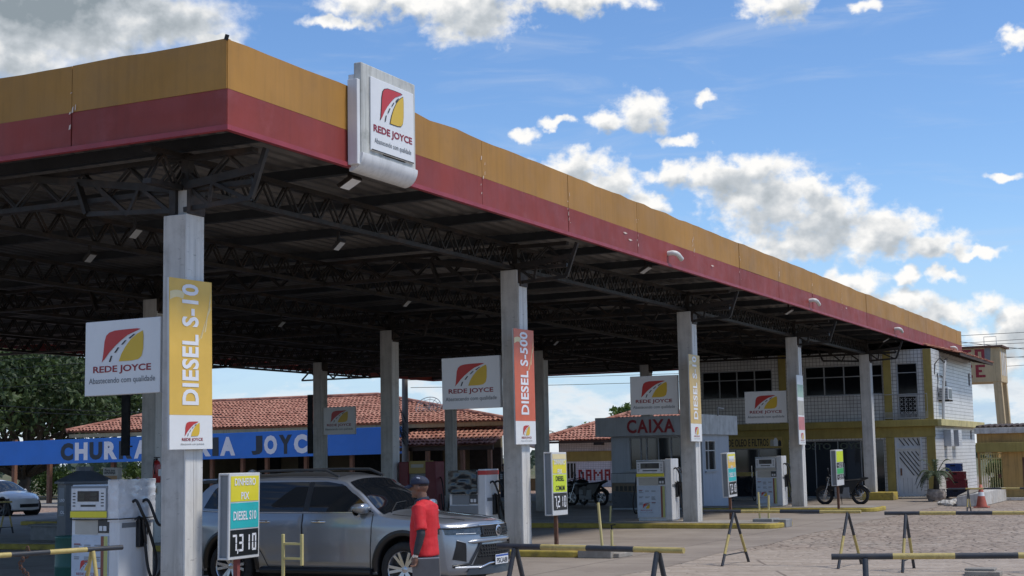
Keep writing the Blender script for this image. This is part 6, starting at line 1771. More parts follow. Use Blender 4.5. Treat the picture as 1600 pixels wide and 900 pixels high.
# grey oil cabinet behind the nearest pump
t = thing('oil_tank', 'dark grey used oil tank with a cone roof behind the nearest pump', 'tank', (-20.12, 22.0, .0))
b = MB(); b.lathe([(.50, .62), (.50, 1.66)], (0, 0, 0), 'Z', 8, 0, False); b.lathe([(0, .62), (.50, .62)], (0, 0, 0), 'Z', 8); b.build('drum', 'oil_tank_grey', t, bevel=.01)
b = MB(); b.lathe([(.56, 1.661), (.56, 1.70), (.16, 1.90), (.16, 1.98), (0, 1.98)], (0, 0, 0), 'Z', 8, 0, False); b.build('cone_roof', 'oil_tank_grey', t)
b = MB(); fn = face_front(-.05, -.466, 0)
for (z0, z1) in ((1.30, 1.58), (1.05, 1.24)): fbox(b, fn, -.16, .13, z0, z1, .001, .004)
b.build('label', 'pump_grey', t)
b = MB(); text_mb(b, 'USO DO', face_front(-.06, -.471, 1.35), .24, .05, .02); text_mb(b, 'OLEO', face_front(-.06, -.471, 1.12), .20, .06, .02); b.build('lettering', 'letter_white', t)
b = MB()
for a in range(4): b.bar((.42 * math.cos(a * 1.57 + .78), .42 * math.sin(a * 1.57 + .78), 0), (.42 * math.cos(a * 1.57 + .78), .42 * math.sin(a * 1.57 + .78), .63), .05)
b.bar((-.3, -.3, .25), (.3, -.3, .25), .04); b.build('stand', 'dark_steel', t)
t = thing('waste_drum', 'dark teal drum standing on the island behind the nearest pump', 'drum', (-16.2, 17.5, .152))
b = MB(); b.lathe([(0, 0), (.27, 0), (.28, .02), (.28, .3), (.29, .32), (.28, .34), (.28, .75), (.29, .77), (.26, .78), (0, .77)], (0, 0, 0), 'Z', 18); b.build('drum', 'tank_teal', t)

# safety notice and fire extinguisher on the column behind
t = thing('safety_sign', 'small cream and orange safety notice box by the shaded column', 'sign', (-24.72, 28.0, 1.60))
b = MB(); b.box(-.22, .24, -.10, .06, 0, .34); b.build('box', 'cardboard_sign', t, bevel=.01)
b = MB(); fbox(b, face_front(0, -.101, 0), -.21, .23, .01, .14, .001, .004); b.build('orange_band', 'safety_orange', t)
b = MB(); text_mb(b, 'Para sua', face_front(0, -.101, .275), .32, .06, .02); text_mb(b, 'segurança', face_front(0, -.101, .20), .34, .07, .02); b.build('lettering', 'logo_black', t)
b = MB(); b.box(-.03, .06, .06, .12, -1.45, .1); b.build('post', 'pole_grey', t)
t = thing('fire_extinguisher', 'red fire extinguisher hanging on the shaded column', 'fire extinguisher', (-23.24, 27.85, 1.56))
b = MB(); b.lathe([(0, 0), (.085, 0), (.095, .02), (.095, .42), (.07, .50), (.03, .54), (0, .54)], (0, 0, 0), 'Z', 16); b.build('cylinder', 'fire_red', t)
b = MB(); b.box(.09, .099, -.05, .05, .16, .32); b.build('label', 'sign_white', t)
b = MB(); b.cyl((0, 0, .54), (0, 0, .58), .025); b.bar((-.03, -.06, .6), (.03, .07, .6), .03, .02); b.tube([(0, -.03, .57), (.02, -.12, .55), (.03, -.15, .4), (.04, -.12, .2)], .014, 6); b.build('valve_and_hose', 'matte_black', t)
t = thing('notice_plate', 'small beige notice plate under the fire extinguisher', 'sign', (-23.285, 27.85, 1.28))
b = MB(); b.box(0, .012, -.10, .10, 0, .20); b.build('plate', 'cardboard_sign', t)
b = MB(); fbox(b, face_right(.012, 0, 0), -.06, .05, .04, .15, .001, .003); b.build('pictogram', 'safety_orange', t)

# ================================================================ BARRIERS
def barrier(p, q, label, h=.95, legs=(.08, .92), spread=.52, seg=None, r=.032, feet=True, colour0=0, lr=.026, swap=0):
    p, q = Vector(p), Vector(q); L = (q - p).length; rz = math.atan2(q.y - p.y, q.x - p.x)
    t = thing('barrier', label, 'barrier', ((p.x + q.x) / 2, (p.y + q.y) / 2, 0), rz, 'black and yellow pipe barriers')
    n = seg or max(4, int(round(L / .62)))
    mats = ['barrier_black', 'barrier_yellow']
    b = MB()
    for k in range(n):
        b.tube([(-L / 2 + L * k / n, 0, h), (-L / 2 + L * (k + 1) / n, 0, h)], r, 14, (k + colour0) % 2, cap=(k in (0, n - 1)))
    b.build('beam', mats, t)
    for f in legs:
        x = -L / 2 + L * f
        b = MB()
        for s_ in (-1, 1):
            P = [Vector((x + .0, s_ * .02, h - r * .8)), Vector((x + .03 * s_, s_ * spread / 2, 0.0))]
            cut = [0, .42, .78, 1.0]
            for k in range(3):
                b.tube([P[0].lerp(P[1], cut[k]), P[0].lerp(P[1], cut[k + 1])], lr, 10, (0 if k != 1 else 1) ^ swap, cap=(k == 2))
        b.bar((x - .0, -spread / 2 * .78, h * .2), (x, spread / 2 * .78, h * .2), .02, .02, 0)
        b.build('trestle', mats, t)
    return t
barrier((-9.0, 26.15, 0), (-6.05, 25.95, 0), 'pipe barrier in front of the second island end block, yellow tip on its right', legs=(.20, .92), seg=4, spread=1.15)
barrier((-5.50, 25.30, 0), (-2.6, 25.50, 0), 'pipe barrier on the stone yard at the right edge, behind the nearest right barrier', legs=(.12, .86), seg=5, spread=1.0)
barrier((-3.78, 14.85, 0), (-.9, 15.7, 0), 'nearest right barrier with a thick worn beam at the lower right edge', legs=(.11, .9), seg=5, r=.031, spread=.7, lr=.03)
barrier((-8.10, 15.95, 0), (-5.58, 15.50, 0), 'nearest centre barrier crossing in front of the SUV bumper', legs=(.10, .87), seg=4, r=.033, spread=.6, lr=.03)
barrier((-14.2, 11.6, 0), (-13.2, 15.15, 0), 'rusty chained barrier in front of the nearest fuel pump', legs=(.22, .88), seg=7, r=.032, spread=.62, h=.93, swap=1)
barrier((-8.6, 49.1, 0), (-4.2, 49.3, 0), 'thin far barrier beside the traffic cone', h=.74, legs=(.14, .8), seg=8, r=.028, lr=.022)
barrier((-37.6, 33.2, 0), (-33.4, 33.4, 0), 'far barrier trestle at the left edge on the red stone yard', h=.95, legs=(.1, .955), seg=6, r=.03)
t = thing('chain', 'rusty chain wound round the end of the nearest left barrier', 'chain', (-13.62, 13.85, .95))
b = MB()
for k in range(14):
    a = k * .9; b.tube([Vector((.05 * math.cos(a) + .022 * math.cos(w_), .05 * math.sin(a), -.045 * k + .04 + .03 * math.sin(w_))) for w_ in [2 * math.pi * q / 10 for q in range(10)]], .008, 5, closed=True)
b.build('links', 'rust', t)
t = thing('beam_support', 'weathered timber blocks lying by the right barrier leg', 'timber block', (-3.75, 24.6, 0))
b = MB(); b.box(-.34, .2, -.18, .12, 0, .07); b.box(-.36, .1, -.05, .25, .071, .11); b.build('timber', 'kerb_concrete', t, bevel=.01)
t = thing('hoop_barrier', 'small yellow H shaped pipe hoop beside the silver SUV', 'hoop barrier', (-12.5, 18.0, 0))
b = MB(); b.bar((-.165, 0, .0), (-.165, 0, .95), .04); b.bar((.165, 0, .50), (.165, 0, .95), .04); b.bar((-.145, 0, .81), (.145, 0, .81), .035); b.bar((-.145, 0, .60), (.145, 0, .60), .035); b.build('pipe', 'gate_yellow', t, bevel=.006)
for (p, h, ln, l) in (((-11.62, 27.5, .15), .92, -.07, 'tall leaning yellow pipe post on the second island'), ((-11.46, 27.62, .17), .36, 0, 'short yellow pipe stub with a tap on the second island'), ((-11.85, 39.05, .15), .8, -.02, 'thin yellow pipe post left of the pair on the third island'), ((-11.62, 39.1, .24), .62, .02, 'thin yellow pipe post right of the pair on the third island'), ((-16.1, 38.7, .15), .45, .03, 'short yellow pipe post in front of the parked scooter')):
    t = thing('pipe_post', l, 'pipe post', p, 0, 'yellow pipe posts on the islands')
    b = MB(); b.tube([(0, 0, 0), (ln, 0, h)], .028, 10); b.build('pipe', 'gate_yellow', t)
    if 'tap' in l:
        b = MB(); b.cyl((0, 0, h), (0, 0, h + .07), .016); b.bar((-.02, 0, h + .08), (.09, 0, h + .1), .022); b.build('tap', 'matte_black', t)
t = thing('bollard', 'small striped black and yellow bollard at the shop entrance', 'bollard', (-19.6, 60.4, 0.0))
b = MB()
for k in range(5): b.tube([(0, 0, .05 + .2 * k), (0, 0, .25 + .2 * k)], .04, 10, k % 2, cap=(k == 4))
b.lathe([(0, 0), (.16, 0), (.15, .05), (0, .05)], (0, 0, 0), 'Z', 14, 0); b.build('post', ['barrier_black', 'trim_yellow'], t)
t = thing('concrete_block', 'grey hollow concrete block on the ground behind the left barrier', 'concrete block', (-26.6, 28.4, 0.152))
b = MB(); b.box(-.9, .1, -.25, .25, 0, .34); b.box(.11, .7, -.2, .2, 0, .2); b.box(-.95, .8, -.3, .3, .341, .40); b.build('block', 'concrete_block', t, bevel=.015)

# traffic cone, planter with palm, crates
t = thing('traffic_cone', 'faded orange traffic cone with a pale band by the ramp wall', 'traffic cone', (-8.15, 52.8, 0))
b = MB(); b.box(-.24, .24, -.24, .24, 0, .04); b.lathe([(.19, .041), (.14, .28), (.115, .40)], (0, 0, 0), 'Z', 18); b.lathe([(.09, .53), (.045, .78), (0, .785)], (0, 0, 0), 'Z', 18); b.build('cone', 'cone_orange', t)
b = MB(); b.lathe([(.116, .395), (.091, .535)], (0, 0, 0), 'Z', 18); b.build('reflective_band', 'sign_white', t)
pp = thing('potted_palm', 'small palm in a rough square stone planter beside the white door', 'potted plant', (-10.82, 59.2, 0))
b = MB()
def pl_(u, v):
    a = 2 * math.pi * u; z = .04 + .44 * v; r_ = .30 + .06 * math.sin(v * 3.1) + .03 * mnoise.noise(Vector((math.cos(a) * 3, math.sin(a) * 3, z * 9)))
    k = max(abs(math.cos(a)), abs(math.sin(a))) ** .6
    return (r_ / k * math.cos(a), r_ / k * math.sin(a), z)
b.grid(pl_, 40, 12, 0, True, False)
b.lathe([(.34, .48), (.27, .47), (.26, .42), (0, .42)], (0, 0, 0), 'Z', 20)
for (x, y) in ((-.2, -.2), (.2, -.2), (-.2, .2), (.2, .2)): b.box(x - .08, x + .08, y - .08, y + .08, 0, .07)
b.build('planter', 'planter_stone', pp)
b = MB(); b.tube([(0, 0, .40), (.02, 0, .7), (.0, .02, .95)], [.12, .11, .07], 10); b.build('trunk', 'bark', pp)
def frond(mb, base, az_, L, rise, droop, rnd, n=16, wid=.16):
    d = Vector((math.cos(az_), math.sin(az_), 0)); sdv = Vector((-d.y, d.x, 0)); pts = []
    for k in range(n + 1):
        f = k / n; pts.append(Vector(base) + d * (L * f * (1 - .12 * f)) + Vector((0, 0, rise * math.sin(f * 1.9) - droop * f * f)))
    mb.tube(pts, [.014 * (1 - .8 * k / n) + .003 for k in range(n + 1)], 4)
    for k in range(2, n + 1):
        f = k / n; tg = (pts[k] - pts[k - 1]).normalized()
        for s_ in (-1, 1):
            for q in (0, .5):
                p = pts[k - 1].lerp(pts[k], q); ln = wid * L * (.35 + 1.1 * math.sin(math.pi * min(1, f * .92 + .05))) * rnd.uniform(.85, 1.1)
                tip = p + sdv * s_ * ln * .8 + tg * ln * .75 + Vector((0, 0, -.28 * ln * rnd.uniform(.6, 1.5)))
                mid = p.lerp(tip, .5) + Vector((0, 0, .05 * ln)); ww = tg * .018 * (1 + L)
                mb.add([p - ww * .5, mid - ww * .6, tip, mid + ww * .6, p + ww * .5], [(0, 1, 3, 4), (1, 2, 3)])
rn = random.Random(4)
b = MB()
for k in range(15): frond(b, (0, 0, .95), k * 2.4 + .3, rn.uniform(.75, 1.05), rn.uniform(.25, .62), rn.uniform(.35, .95), rn, 12)
for k in range(4): frond(b, (0, 0, .95), k * 1.6, rn.uniform(.5, .7), .75, .1, rn, 10)
b.build('fronds', 'leaves_palm', pp)
def crate(label, loc, mat, w, d, h):
    t = thing('crate', label, 'crate', loc, 0, 'plastic crates stacked by the office wall')
    b = MB(); th = .025
    for (x0, x1, y0, y1) in ((-w / 2, w / 2, -d / 2, -d / 2 + th), (-w / 2, w / 2, d / 2 - th, d / 2), (-w / 2, -w / 2 + th, -d / 2 + th, d / 2 - th), (w / 2 - th, w / 2, -d / 2 + th, d / 2 - th)):
        b.box(x0, x1, y0, y1, .0, h - .012)
    b.box(-w / 2 + th, w / 2 - th, -d / 2 + th, d / 2 - th, .0, .03)
    b.build('shell', mat, t, bevel=.008)
    b = MB()
    for z in (0.02, h * .5, h - .05): 
        b.box(-w / 2 - .012, w / 2 + .012, -d / 2 - .012, -d / 2 - .0005, z, z + .03); b.box(w / 2 + .0005, w / 2 + .012, -d / 2, d / 2, z, z + .03)
    for k in range(7): 
        x = -w / 2 + w * (k + .5) / 7; b.box(x - .012, x + .012, -d / 2 - .010, -d / 2 - .0005, .03, h - .04)
    for k in range(4):
        y = -d / 2 + d * (k + .5) / 4; b.box(w / 2 + .0005, w / 2 + .010, y - .012, y + .012, .03, h - .04)
    b.build('ribs', mat, t)
    b = MB(); b.box(w / 2 + .0005, w / 2 + .0125, -.09, .09, h * .62, h * .78); b.build('hand_hole', 'matte_black', t)
    b = MB(); b.box(-.1, .1, -d / 2 - .0125, -d / 2 - .0005, h * .62, h * .78); b.build('hand_hole', 'matte_black', t)
    return t
crate('dark navy crate at the bottom of the stack by the office wall', (-10.62, 62.6, 0.07), 'crate_navy', .72, .62, .35)
crate('lower red crate resting on the navy crate', (-10.60, 62.6, .42), 'crate_red', .76, .62, .35)
crate('upper red crate directly under the blue crate', (-10.63, 62.6, .77), 'crate_red', .74, .62, .34)
crate('blue crate on top of the stack by the office wall', (-10.68, 62.6, 1.11), 'crate_blue', .60, .56, .33)
crate('red crate standing on the ground right beside the navy crate', (-9.99, 62.75, 0.07), 'crate_red', .36, .5, .36)
# ================================================================ PEOPLE
def ellip(mb, c, r, n=16, m=10, rot=None):
    vs = []; fs = []
    for i in range(m + 1):
        t_ = math.pi * i / m
        for k in range(n):
            a = 2 * math.pi * k / n
            v = Vector((r[0] * math.sin(t_) * math.cos(a), r[1] * math.sin(t_) * math.sin(a), r[2] * math.cos(t_)))
            if rot is not None: v = rot @ v
            vs.append(Vector(c) + v)
    for i in range(m):
        for k in range(n):
            k2 = (k + 1) % n; fs.append((i * n + k, (i + 1) * n + k, (i + 1) * n + k2, i * n + k2))
    mb.add(vs, fs, 0, True)
def rings(mb, tab, n=22):
    """tab: (z, cx, rx, ry)"""
    vs = []; fs = []
    for (z, cx, rx, ry) in tab:
        for k in range(n):
            a = 2 * math.pi * k / n; c, s_ = math.cos(a), math.sin(a)
            vs.append((cx + rx * math.copysign(abs(c) ** .85, c), ry * math.copysign(abs(s_) ** .85, s_), z))
    for i in range(len(tab) - 1):
        for k in range(n):
            k2 = (k + 1) % n; fs.append((i * n + k, i * n + k2, (i + 1) * n + k2, (i + 1) * n + k))
    fs.append(tuple(range(n))[::-1]); fs.append(tuple(range((len(tab) - 1) * n, len(tab) * n)))
    mb.add(vs, fs, 0, True)
def fuse(mb, name, mat, parent, vox=.009, sm=5, wrinkle=0.0):
    o = mb.build(name, mat, parent)
    r_ = o.modifiers.new('r', 'REMESH'); r_.mode = 'VOXEL'; r_.voxel_size = vox; r_.use_smooth_shade = True
    s_ = o.modifiers.new('s', 'SMOOTH'); s_.factor = .5; s_.iterations = sm
    me = eval_mesh(o); old = o.data; o.modifiers.clear(); o.data = me; bpy.data.meshes.remove(old); me.name = name
    if not me.materials: me.materials.append(MATS[mat])
    if wrinkle:
        for v in me.vertices:
            p = v.co; q = mnoise.noise(Vector((p.x * 5, p.y * 5, p.z * 9 + p.x * 9))) + .3 * mnoise.noise(Vector((p.x * 9 + 5, p.y * 9, p.z * 16 - p.x * 12)))
            v.co += v.normal * wrinkle * q
    me.polygons.foreach_set('use_smooth', [True] * len(me.polygons))
    return o
def hand(mb, w, d, side, curl=1.0, r=.0105):
    """w wrist, d direction of hand (unit), side = unit vector thumb side; palm normal = d x side"""
    w, d, side = Vector(w), Vector(d).normalized(), Vector(side).normalized(); nrm = d.cross(side)
    mb.tube([w, w + d * .03, w + d * .055, w + d * .085], [.026, .030, .033, .030], 10)
    for (k, ln) in ((-1.5, .062), (-.5, .078), (.5, .083), (1.5, .075)):
        b0 = w + d * .075 + side * (.0175 * k)
        p = [b0 - d * .03, b0]; dir_ = d.copy(); q = b0.copy()
        for s_ in range(3):
            ang = R(34 * curl) ; ax = side
            dir_ = Matrix.Rotation(ang * (1 if True else -1), 3, ax) @ dir_
            q = q + dir_ * (ln * (.45, .32, .26)[s_]); p.append(q.copy())
        mb.tube(p, [r * 1.15, r * 1.1, r, r * .92, r * .72], 8)
    t0 = w + d * .02 + side * .026
    mb.tube([t0 - side * .012, t0, t0 + d * .028 + side * .018 + nrm * .008, t0 + d * .055 + side * .016 + nrm * .022, t0 + d * .072 + side * .008 + nrm * .03], [.014, .015, .0125, .011, .008], 8)

def head(mb, c, s=1.0, yaw=0.0):
    """faces local +x; c = centre of skull"""
    M = Matrix.Rotation(yaw, 3, 'Z'); c = Vector(c)
    def P(x, y, z): return c + M @ (Vector((x, y, z)) * s)
    ellip(mb, P(-.005, 0, .015), (.100 * s, .078 * s, .105 * s), rot=M); ellip(mb, P(.028, 0, -.06), (.066 * s, .058 * s, .062 * s), rot=M)
    mb.tube([P(.085, 0, .02), P(.105, 0, -.02), P(.102, 0, -.035)], [.012 * s, .018 * s, .014 * s], 8)          # nose
    mb.tube([P(.082, -.024, -.062), P(.094, 0, -.060), P(.082, .024, -.062)], [.008 * s, .011 * s, .008 * s], 6)    # lips
    ellip(mb, P(.075, 0, -.10), (.022 * s, .022 * s, .018 * s))                                                  # chin
    for y in (-1, 1):
        ellip(mb, P(-.004, y * .081, -.012), (.018 * s, .010 * s, .030 * s), rot=M)
        mb.tube([P(.088, y * .012, .03), P(.086, y * .036, .034), P(.072, y * .055, .028)], [.008 * s] * 3, 6)      # brow
    return P
man = thing('person', 'man in a red polo shirt and navy cap holding a grey folder before the SUV', 'person', (-8.52, 15.0, 0), R(180 + 4))
SH = .028
bm_ = MB()
rings(bm_, [(.84, 0, .105, .150), (.98, .01, .118, .150), (1.15, .01, .118, .150), (1.32, -.01, .112, .168), (1.42, -.02, .098, .176), (1.49, -.018, .070, .13), (1.54, -.012, .052, .062)])
bm_.tube([(-.015, 0, 1.48), (.005, 0, 1.56), (.022, 0, 1.64)], [.066, .060, .058], 12)
HP = head(bm_, (.035, 0, 1.685), 1.04, R(10))
for s_ in (1, -1):
    sh0 = Vector((-.025, s_ * .185, 1.43))
    el_ = Vector((-.075, s_ * .245, 1.15)) if s_ > 0 else Vector((.0, -.25, 1.15)); wr_ = Vector((-.005, .272, .905)) if s_ > 0 else Vector((.12, -.24, .95))
    bm_.tube([sh0, sh0.lerp(el_, .5), el_, el_.lerp(wr_, .4), wr_], [.060, .049, .041, .039, .027], 12)
    hd_ = (wr_ - el_).normalized() * .45 + Vector((.12, 0, -.9))
    hand(bm_, wr_, hd_, (1, 0, .15) , .9)
    bm_.tube([(0, s_ * .085, .92), (.02, s_ * .095, .52), (-.01, s_ * .1, .12)], [.088, .062, .045], 12)
    bm_.tube([(-.06, s_ * .105, .05), (.02, s_ * .11, .06), (.14, s_ * .12, .035), (.19, s_ * .125, .03)], [.036, .042, .036, .024], 10)
fuse(bm_, 'body', 'skin_brown', man, .0075, 3)
b = MB()
rings(b, [(.885, .0, .150, .185), (.90, .0, .152, .187), (1.0, .012, .152, .178), (1.1, .016, .150, .176), (1.22, .008, .145, .180), (1.34, -.012, .138, .194), (1.42, -.026, .124, .198), (1.475, -.028, .104, .160), (1.52, -.014, .078, .100), (1.54, -.006, .066, .072)])
for s_ in (1, -1):
    sh0 = Vector((-.025, s_ * .175, 1.435)); el_ = Vector((-.075, s_ * .245, 1.15)) if s_ > 0 else Vector((.0, -.25, 1.15))
    b.tube([Vector((-.025, s_ * .09, 1.44)), sh0, sh0.lerp(el_, .5), sh0.lerp(el_, .86)], [.075, .082, .074, .076], 14)
fuse(b, 'polo_shirt', 'shirt_red', man, .0085, 5, .010)
b = MB()
def colf(u, v):
    a = 2 * math.pi * u; r_ = .070 + .010 * (1 - v) + .004 * math.sin(5 * a)
    return (-.004 + (r_ + .004) * math.cos(a) + .012 * v, r_ * math.sin(a), 1.500 + .052 * v - .022 * math.cos(a) * (1 - .3 * v))
b.grid(colf, 28, 5); b.grid(lambda u, v: tuple(Vector(colf(u, 1.0)) + Vector((.016 * v * math.cos(2 * math.pi * u), .016 * v * math.sin(2 * math.pi * u), -.030 * v))), 28, 4)
oc = b.build('collar', 'navy_cloth', man); oc.modifiers.new('thick', 'SOLIDIFY').thickness = .004
b = MB()
for s_ in (1, -1):
    sh0 = Vector((-.025, s_ * .185, 1.43)); el_ = Vector((-.075, s_ * .245, 1.15)) if s_ > 0 else Vector((.0, -.25, 1.15)); wr_ = Vector((-.005, .272, .905)) if s_ > 0 else Vector((.12, -.24, .95))
    b = MB(); b.tube([sh0.lerp(el_, .62), el_, el_.lerp(wr_, .4), el_.lerp(wr_, .93)], [.054, .050, .047, .034], 14)
    fuse(b, 'arm_sleeve', 'sleeve_cloth', man, .008, 3, .002)
wr_ = Vector((-.005, .272, .905)); wd = (wr_ - Vector((-.075, .245, 1.15))).normalized()
b = MB(); b.tube([wr_ + wd * -.012, wr_ + wd * .012], .032, 14, cap=False); b.cyl(wr_ + Vector((.005, .028, .0)), wr_ + Vector((.006, .040, .0)), .018, n=14); b.build('watch', 'chrome', man)
b = MB(); rings(b, [(.80, 0, .130, .168), (.90, 0, .140, .174), (.955, .005, .136, .168)])
for s_ in (1, -1): b.tube([(0, s_ * .088, .88), (.02, s_ * .095, .52), (-.01, s_ * .1, .10)], [.105, .083, .072], 14)
fuse(b, 'trousers', 'jeans', man, .01, 4, .005)
for s_ in (1, -1):
    b = MB(); b.tube([(-.07, s_ * .105, .05), (.02, s_ * .11, .065), (.14, s_ * .12, .045), (.20, s_ * .125, .035)], [.046, .052, .046, .032], 12); fuse(b, 'shoe', 'matte_black', man, .009, 3)
# cap
M_ = Matrix.Rotation(R(10), 3, 'Z'); hc = Vector((.037, 0, 1.683))
b = MB()
def capf(u, v):
    a = 2 * math.pi * u; t_ = math.pi / 2 * v
    p = Vector((.116 * math.cos(a) * math.cos(t_) - .006, .094 * math.sin(a) * math.cos(t_), .030 + .104 * math.sin(t_) ** .85 * (1 + .05 * math.cos(a))))
    return hc + M_ @ p
b.grid(capf, 28, 10)
o = b.build('cap', 'navy_cloth', man); o.modifiers.new('thick', 'SOLIDIFY').thickness = .005
b = MB()
def brim(u, v):
    a = (u - .5) * 2.1; p = Vector((.100 * math.cos(a) + .085 * v * math.cos(a * .7), .084 * math.sin(a) * (1 - .15 * v), .037 - .030 * v - .022 * (a * a)))
    return hc + M_ @ p
b.grid(brim, 14, 5); ob = b.build('brim', 'navy_cloth', o); ob.modifiers.new('thick', 'SOLIDIFY').thickness = .006
b = MB(); p = hc + M_ @ Vector((-.02, .080, .105)); b.bar(p + Vector((-.02, .004, -.004)), p + Vector((.022, .004, .006)), .004, .013); b.build('cap_emblem', 'letter_white', o)
b = MB(); b.tube([hc + M_ @ Vector((-.008 + .099 * math.cos(a), .077 * math.sin(a), .018)) for a in [R(95 + 17 * k) for k in range(11)]], .0085, 8); o = b.build('hair', 'hair_dark', man)
b = MB()
for y in (-.03, .03): ellip(b, hc + M_ @ Vector((.082, y, .012)), (.011, .013, .008), 10, 6)
b.build('eye', 'hair_dark', man)
fo = thing('folder', 'flat grey folder held low in the hand of the man in red', 'folder', (-8.52, 15.0, 0), R(184))
b = MB(); b.box(-.30, .055, .244, .264, .53, .875); b.build('cover', 'folder_grey', fo, bevel=.012)
b = MB(); b.box(-.29, .045, .248, .260, .524, .8785); b.build('paper_edge', 'sign_white', fo)

def simple_person(label, loc, rz, shirt, seated=False, h=1.7):
    t = thing('person', label, 'person', loc, rz); s = h / 1.76
    b = MB()
    if not seated:
        rings(b, [(.84 * s, 0, .10, .15), (1.15 * s, .0, .11, .145), (1.4 * s, -.01, .10, .17), (1.5 * s, 0, .05, .06)])
        head(b, (.01, 0, 1.66 * s), s); b.tube([(0, 0, 1.45 * s), (0, 0, 1.6 * s)], .055, 10)
        for q in (1, -1):
            b.tube([(0, q * .18, 1.40 * s), (-.03, q * .23, 1.12 * s), (.10, q * .22, .92 * s)], [.055, .04, .027], 10); hand(b, (.10, q * .22, .92 * s), (.3, 0, -1), (1, 0, .2), .8)
            b.tube([(0, q * .09, .88 * s), (.02, q * .1, .5 * s), (0, q * .1, .1)], [.085, .06, .045], 10); b.tube([(-.06, q * .1, .05), (.18, q * .11, .035)], [.045, .035], 8)
        fuse(b, 'body', 'skin_brown', t, .013, 2)
        b = MB(); rings(b, [(.86 * s, 0, .135, .18), (1.15 * s, .005, .135, .17), (1.36 * s, -.01, .125, .19), (1.46 * s, -.01, .08, .14)])
        for q in (1, -1): b.tube([(0, q * .12, 1.41 * s), (0, q * .18, 1.40 * s), (-.02, q * .225, 1.2 * s)], [.07, .075, .068], 10)
        fuse(b, 'shirt', shirt, t, .014, 3)
        b = MB(); rings(b, [(.8 * s, 0, .12, .16), (.92 * s, 0, .125, .165)])
        for q in (1, -1): b.tube([(0, q * .09, .86 * s), (.02, q * .1, .5 * s), (0, q * .1, .08)], [.10, .078, .068], 10)
        fuse(b, 'trousers', 'jeans', t, .014, 3)
    else:
        rings(b, [(.42, 0, .12, .16), (.6, 0, .11, .15), (.9, -.02, .105, .17), (1.02, 0, .05, .06)]); head(b, (.03, 0, 1.18)); b.tube([(0, 0, .98), (.01, 0, 1.12)], .055, 10)
        for q in (1, -1):
            b.tube([(0, q * .18, .93), (.06, q * .23, .68), (.28, q * .18, .62)], [.055, .042, .027], 10); hand(b, (.28, q * .18, .62), (1, 0, 0), (0, -q, .3), .6)
            b.tube([(.0, q * .09, .46), (.42, q * .11, .48), (.42, q * .11, .08)], [.085, .062, .045], 10); b.tube([(.38, q * .11, .05), (.58, q * .12, .035)], [.042, .034], 8)
        fuse(b, 'body', 'skin_brown', t, .013, 2)
        b = MB(); rings(b, [(.44, 0, .14, .18), (.65, .01, .135, .17), (.88, -.02, .125, .19), (.98, -.01, .08, .14)])
        for q in (1, -1): b.tube([(0, q * .12, .93), (0, q * .18, .92), (.04, q * .22, .75)], [.07, .075, .066], 10)
        fuse(b, 'shirt', shirt, t, .014, 3)
        b = MB()
        for q in (1, -1): b.tube([(-.04, q * .09, .46), (.42, q * .11, .48), (.42, q * .11, .12)], [.11, .080, .065], 10)
        fuse(b, 'trousers', 'jeans', t, .014, 3)
    zc_ = 1.66 * s if not seated else 1.18
    b = MB(); xo_ = .01 if not seated else .03
    b.grid(lambda u, v: (xo_ - .012 + .104 * math.cos(2 * math.pi * u) * math.cos(v * 1.57), .084 * math.sin(2 * math.pi * u) * math.cos(v * 1.57), zc_ + .03 - .05 * max(0, -math.cos(2 * math.pi * u)) * (1 - v) + .098 * math.sin(v * 1.57)), 18, 7); b.build('hair', 'hair_dark', t)
    return t
for o in (man, fo): o.rotation_euler = (0, R(2.5), R(184))
pd = simple_person('person in a black shirt with a pale print standing in the restaurant shade', (-27.15, 54.1, 0), R(250), 'shirt_black', h=1.74)
farther(pd, 1.25)
b = MB()
for k in range(3): b.box(.139, .142, -.07, .07, 1.14 + .075 * k, 1.20 + .075 * k)
b.build('shirt_print', 'pump_grey', pd)
farther(simple_person('person in a pale shirt sitting at the restaurant table', (-47.4, 55.4, .12), R(20), 'shirt_pale', True), FR)

# ---------------------------------------------------------------- restaurant furniture
def chair(label, loc, rz):
    t = thing('chair', label, 'chair', loc, rz, 'wooden chairs on the restaurant terrace')
    b = MB(); b.box(-.21, .21, -.21, .21, .43, .47); b.build('seat', 'wood_chair', t, bevel=.006)
    b = MB(); b.box(-.21, -.17, -.20, .20, .98, 1.12); b.box(-.21, -.18, -.20, .20, .72, .80); 
    for k in range(4): b.box(-.20, -.18, -.15 + .09 * k, -.11 + .09 * k, .47, 1.0)
    b.build('backrest', 'wood_chair', t)
    for (x, y) in ((-.19, -.19), (-.19, .19), (.19, -.19), (.19, .19)):
        b = MB(); b.bar((x, y, 0), (x, y, .43 if x > 0 else 1.12), .04); b.build('leg', 'wood_chair', t)
    return t
def table(label, loc, rz=0):
    t = thing('table', label, 'table', loc, rz, 'wooden tables on the restaurant terrace')
    b = MB(); b.box(-.45, .45, -.4, .4, .72, .76); b.build('tabletop', 'wood_chair', t, bevel=.006)
    for (x, y) in ((-.38, -.33), (-.38, .33), (.38, -.33), (.38, .33)):
        b = MB(); b.bar((x, y, 0), (x, y, .72), .06); b.build('leg', 'wood_chair', t)
    return t
farther(table('wooden table between the sitting person and the post', (-46.25, 55.3, .12)), FR)
farther(chair('wooden chair on which the person sits', (-47.45, 55.4, .12), R(20)), FR)
farther(chair('wooden chair right behind the terrace post', (-44.9, 55.2, .12), R(178)), FR)
farther(chair('tall wooden chair left of the terrace table', (-46.5, 56.4, .12), R(-70)), FR)

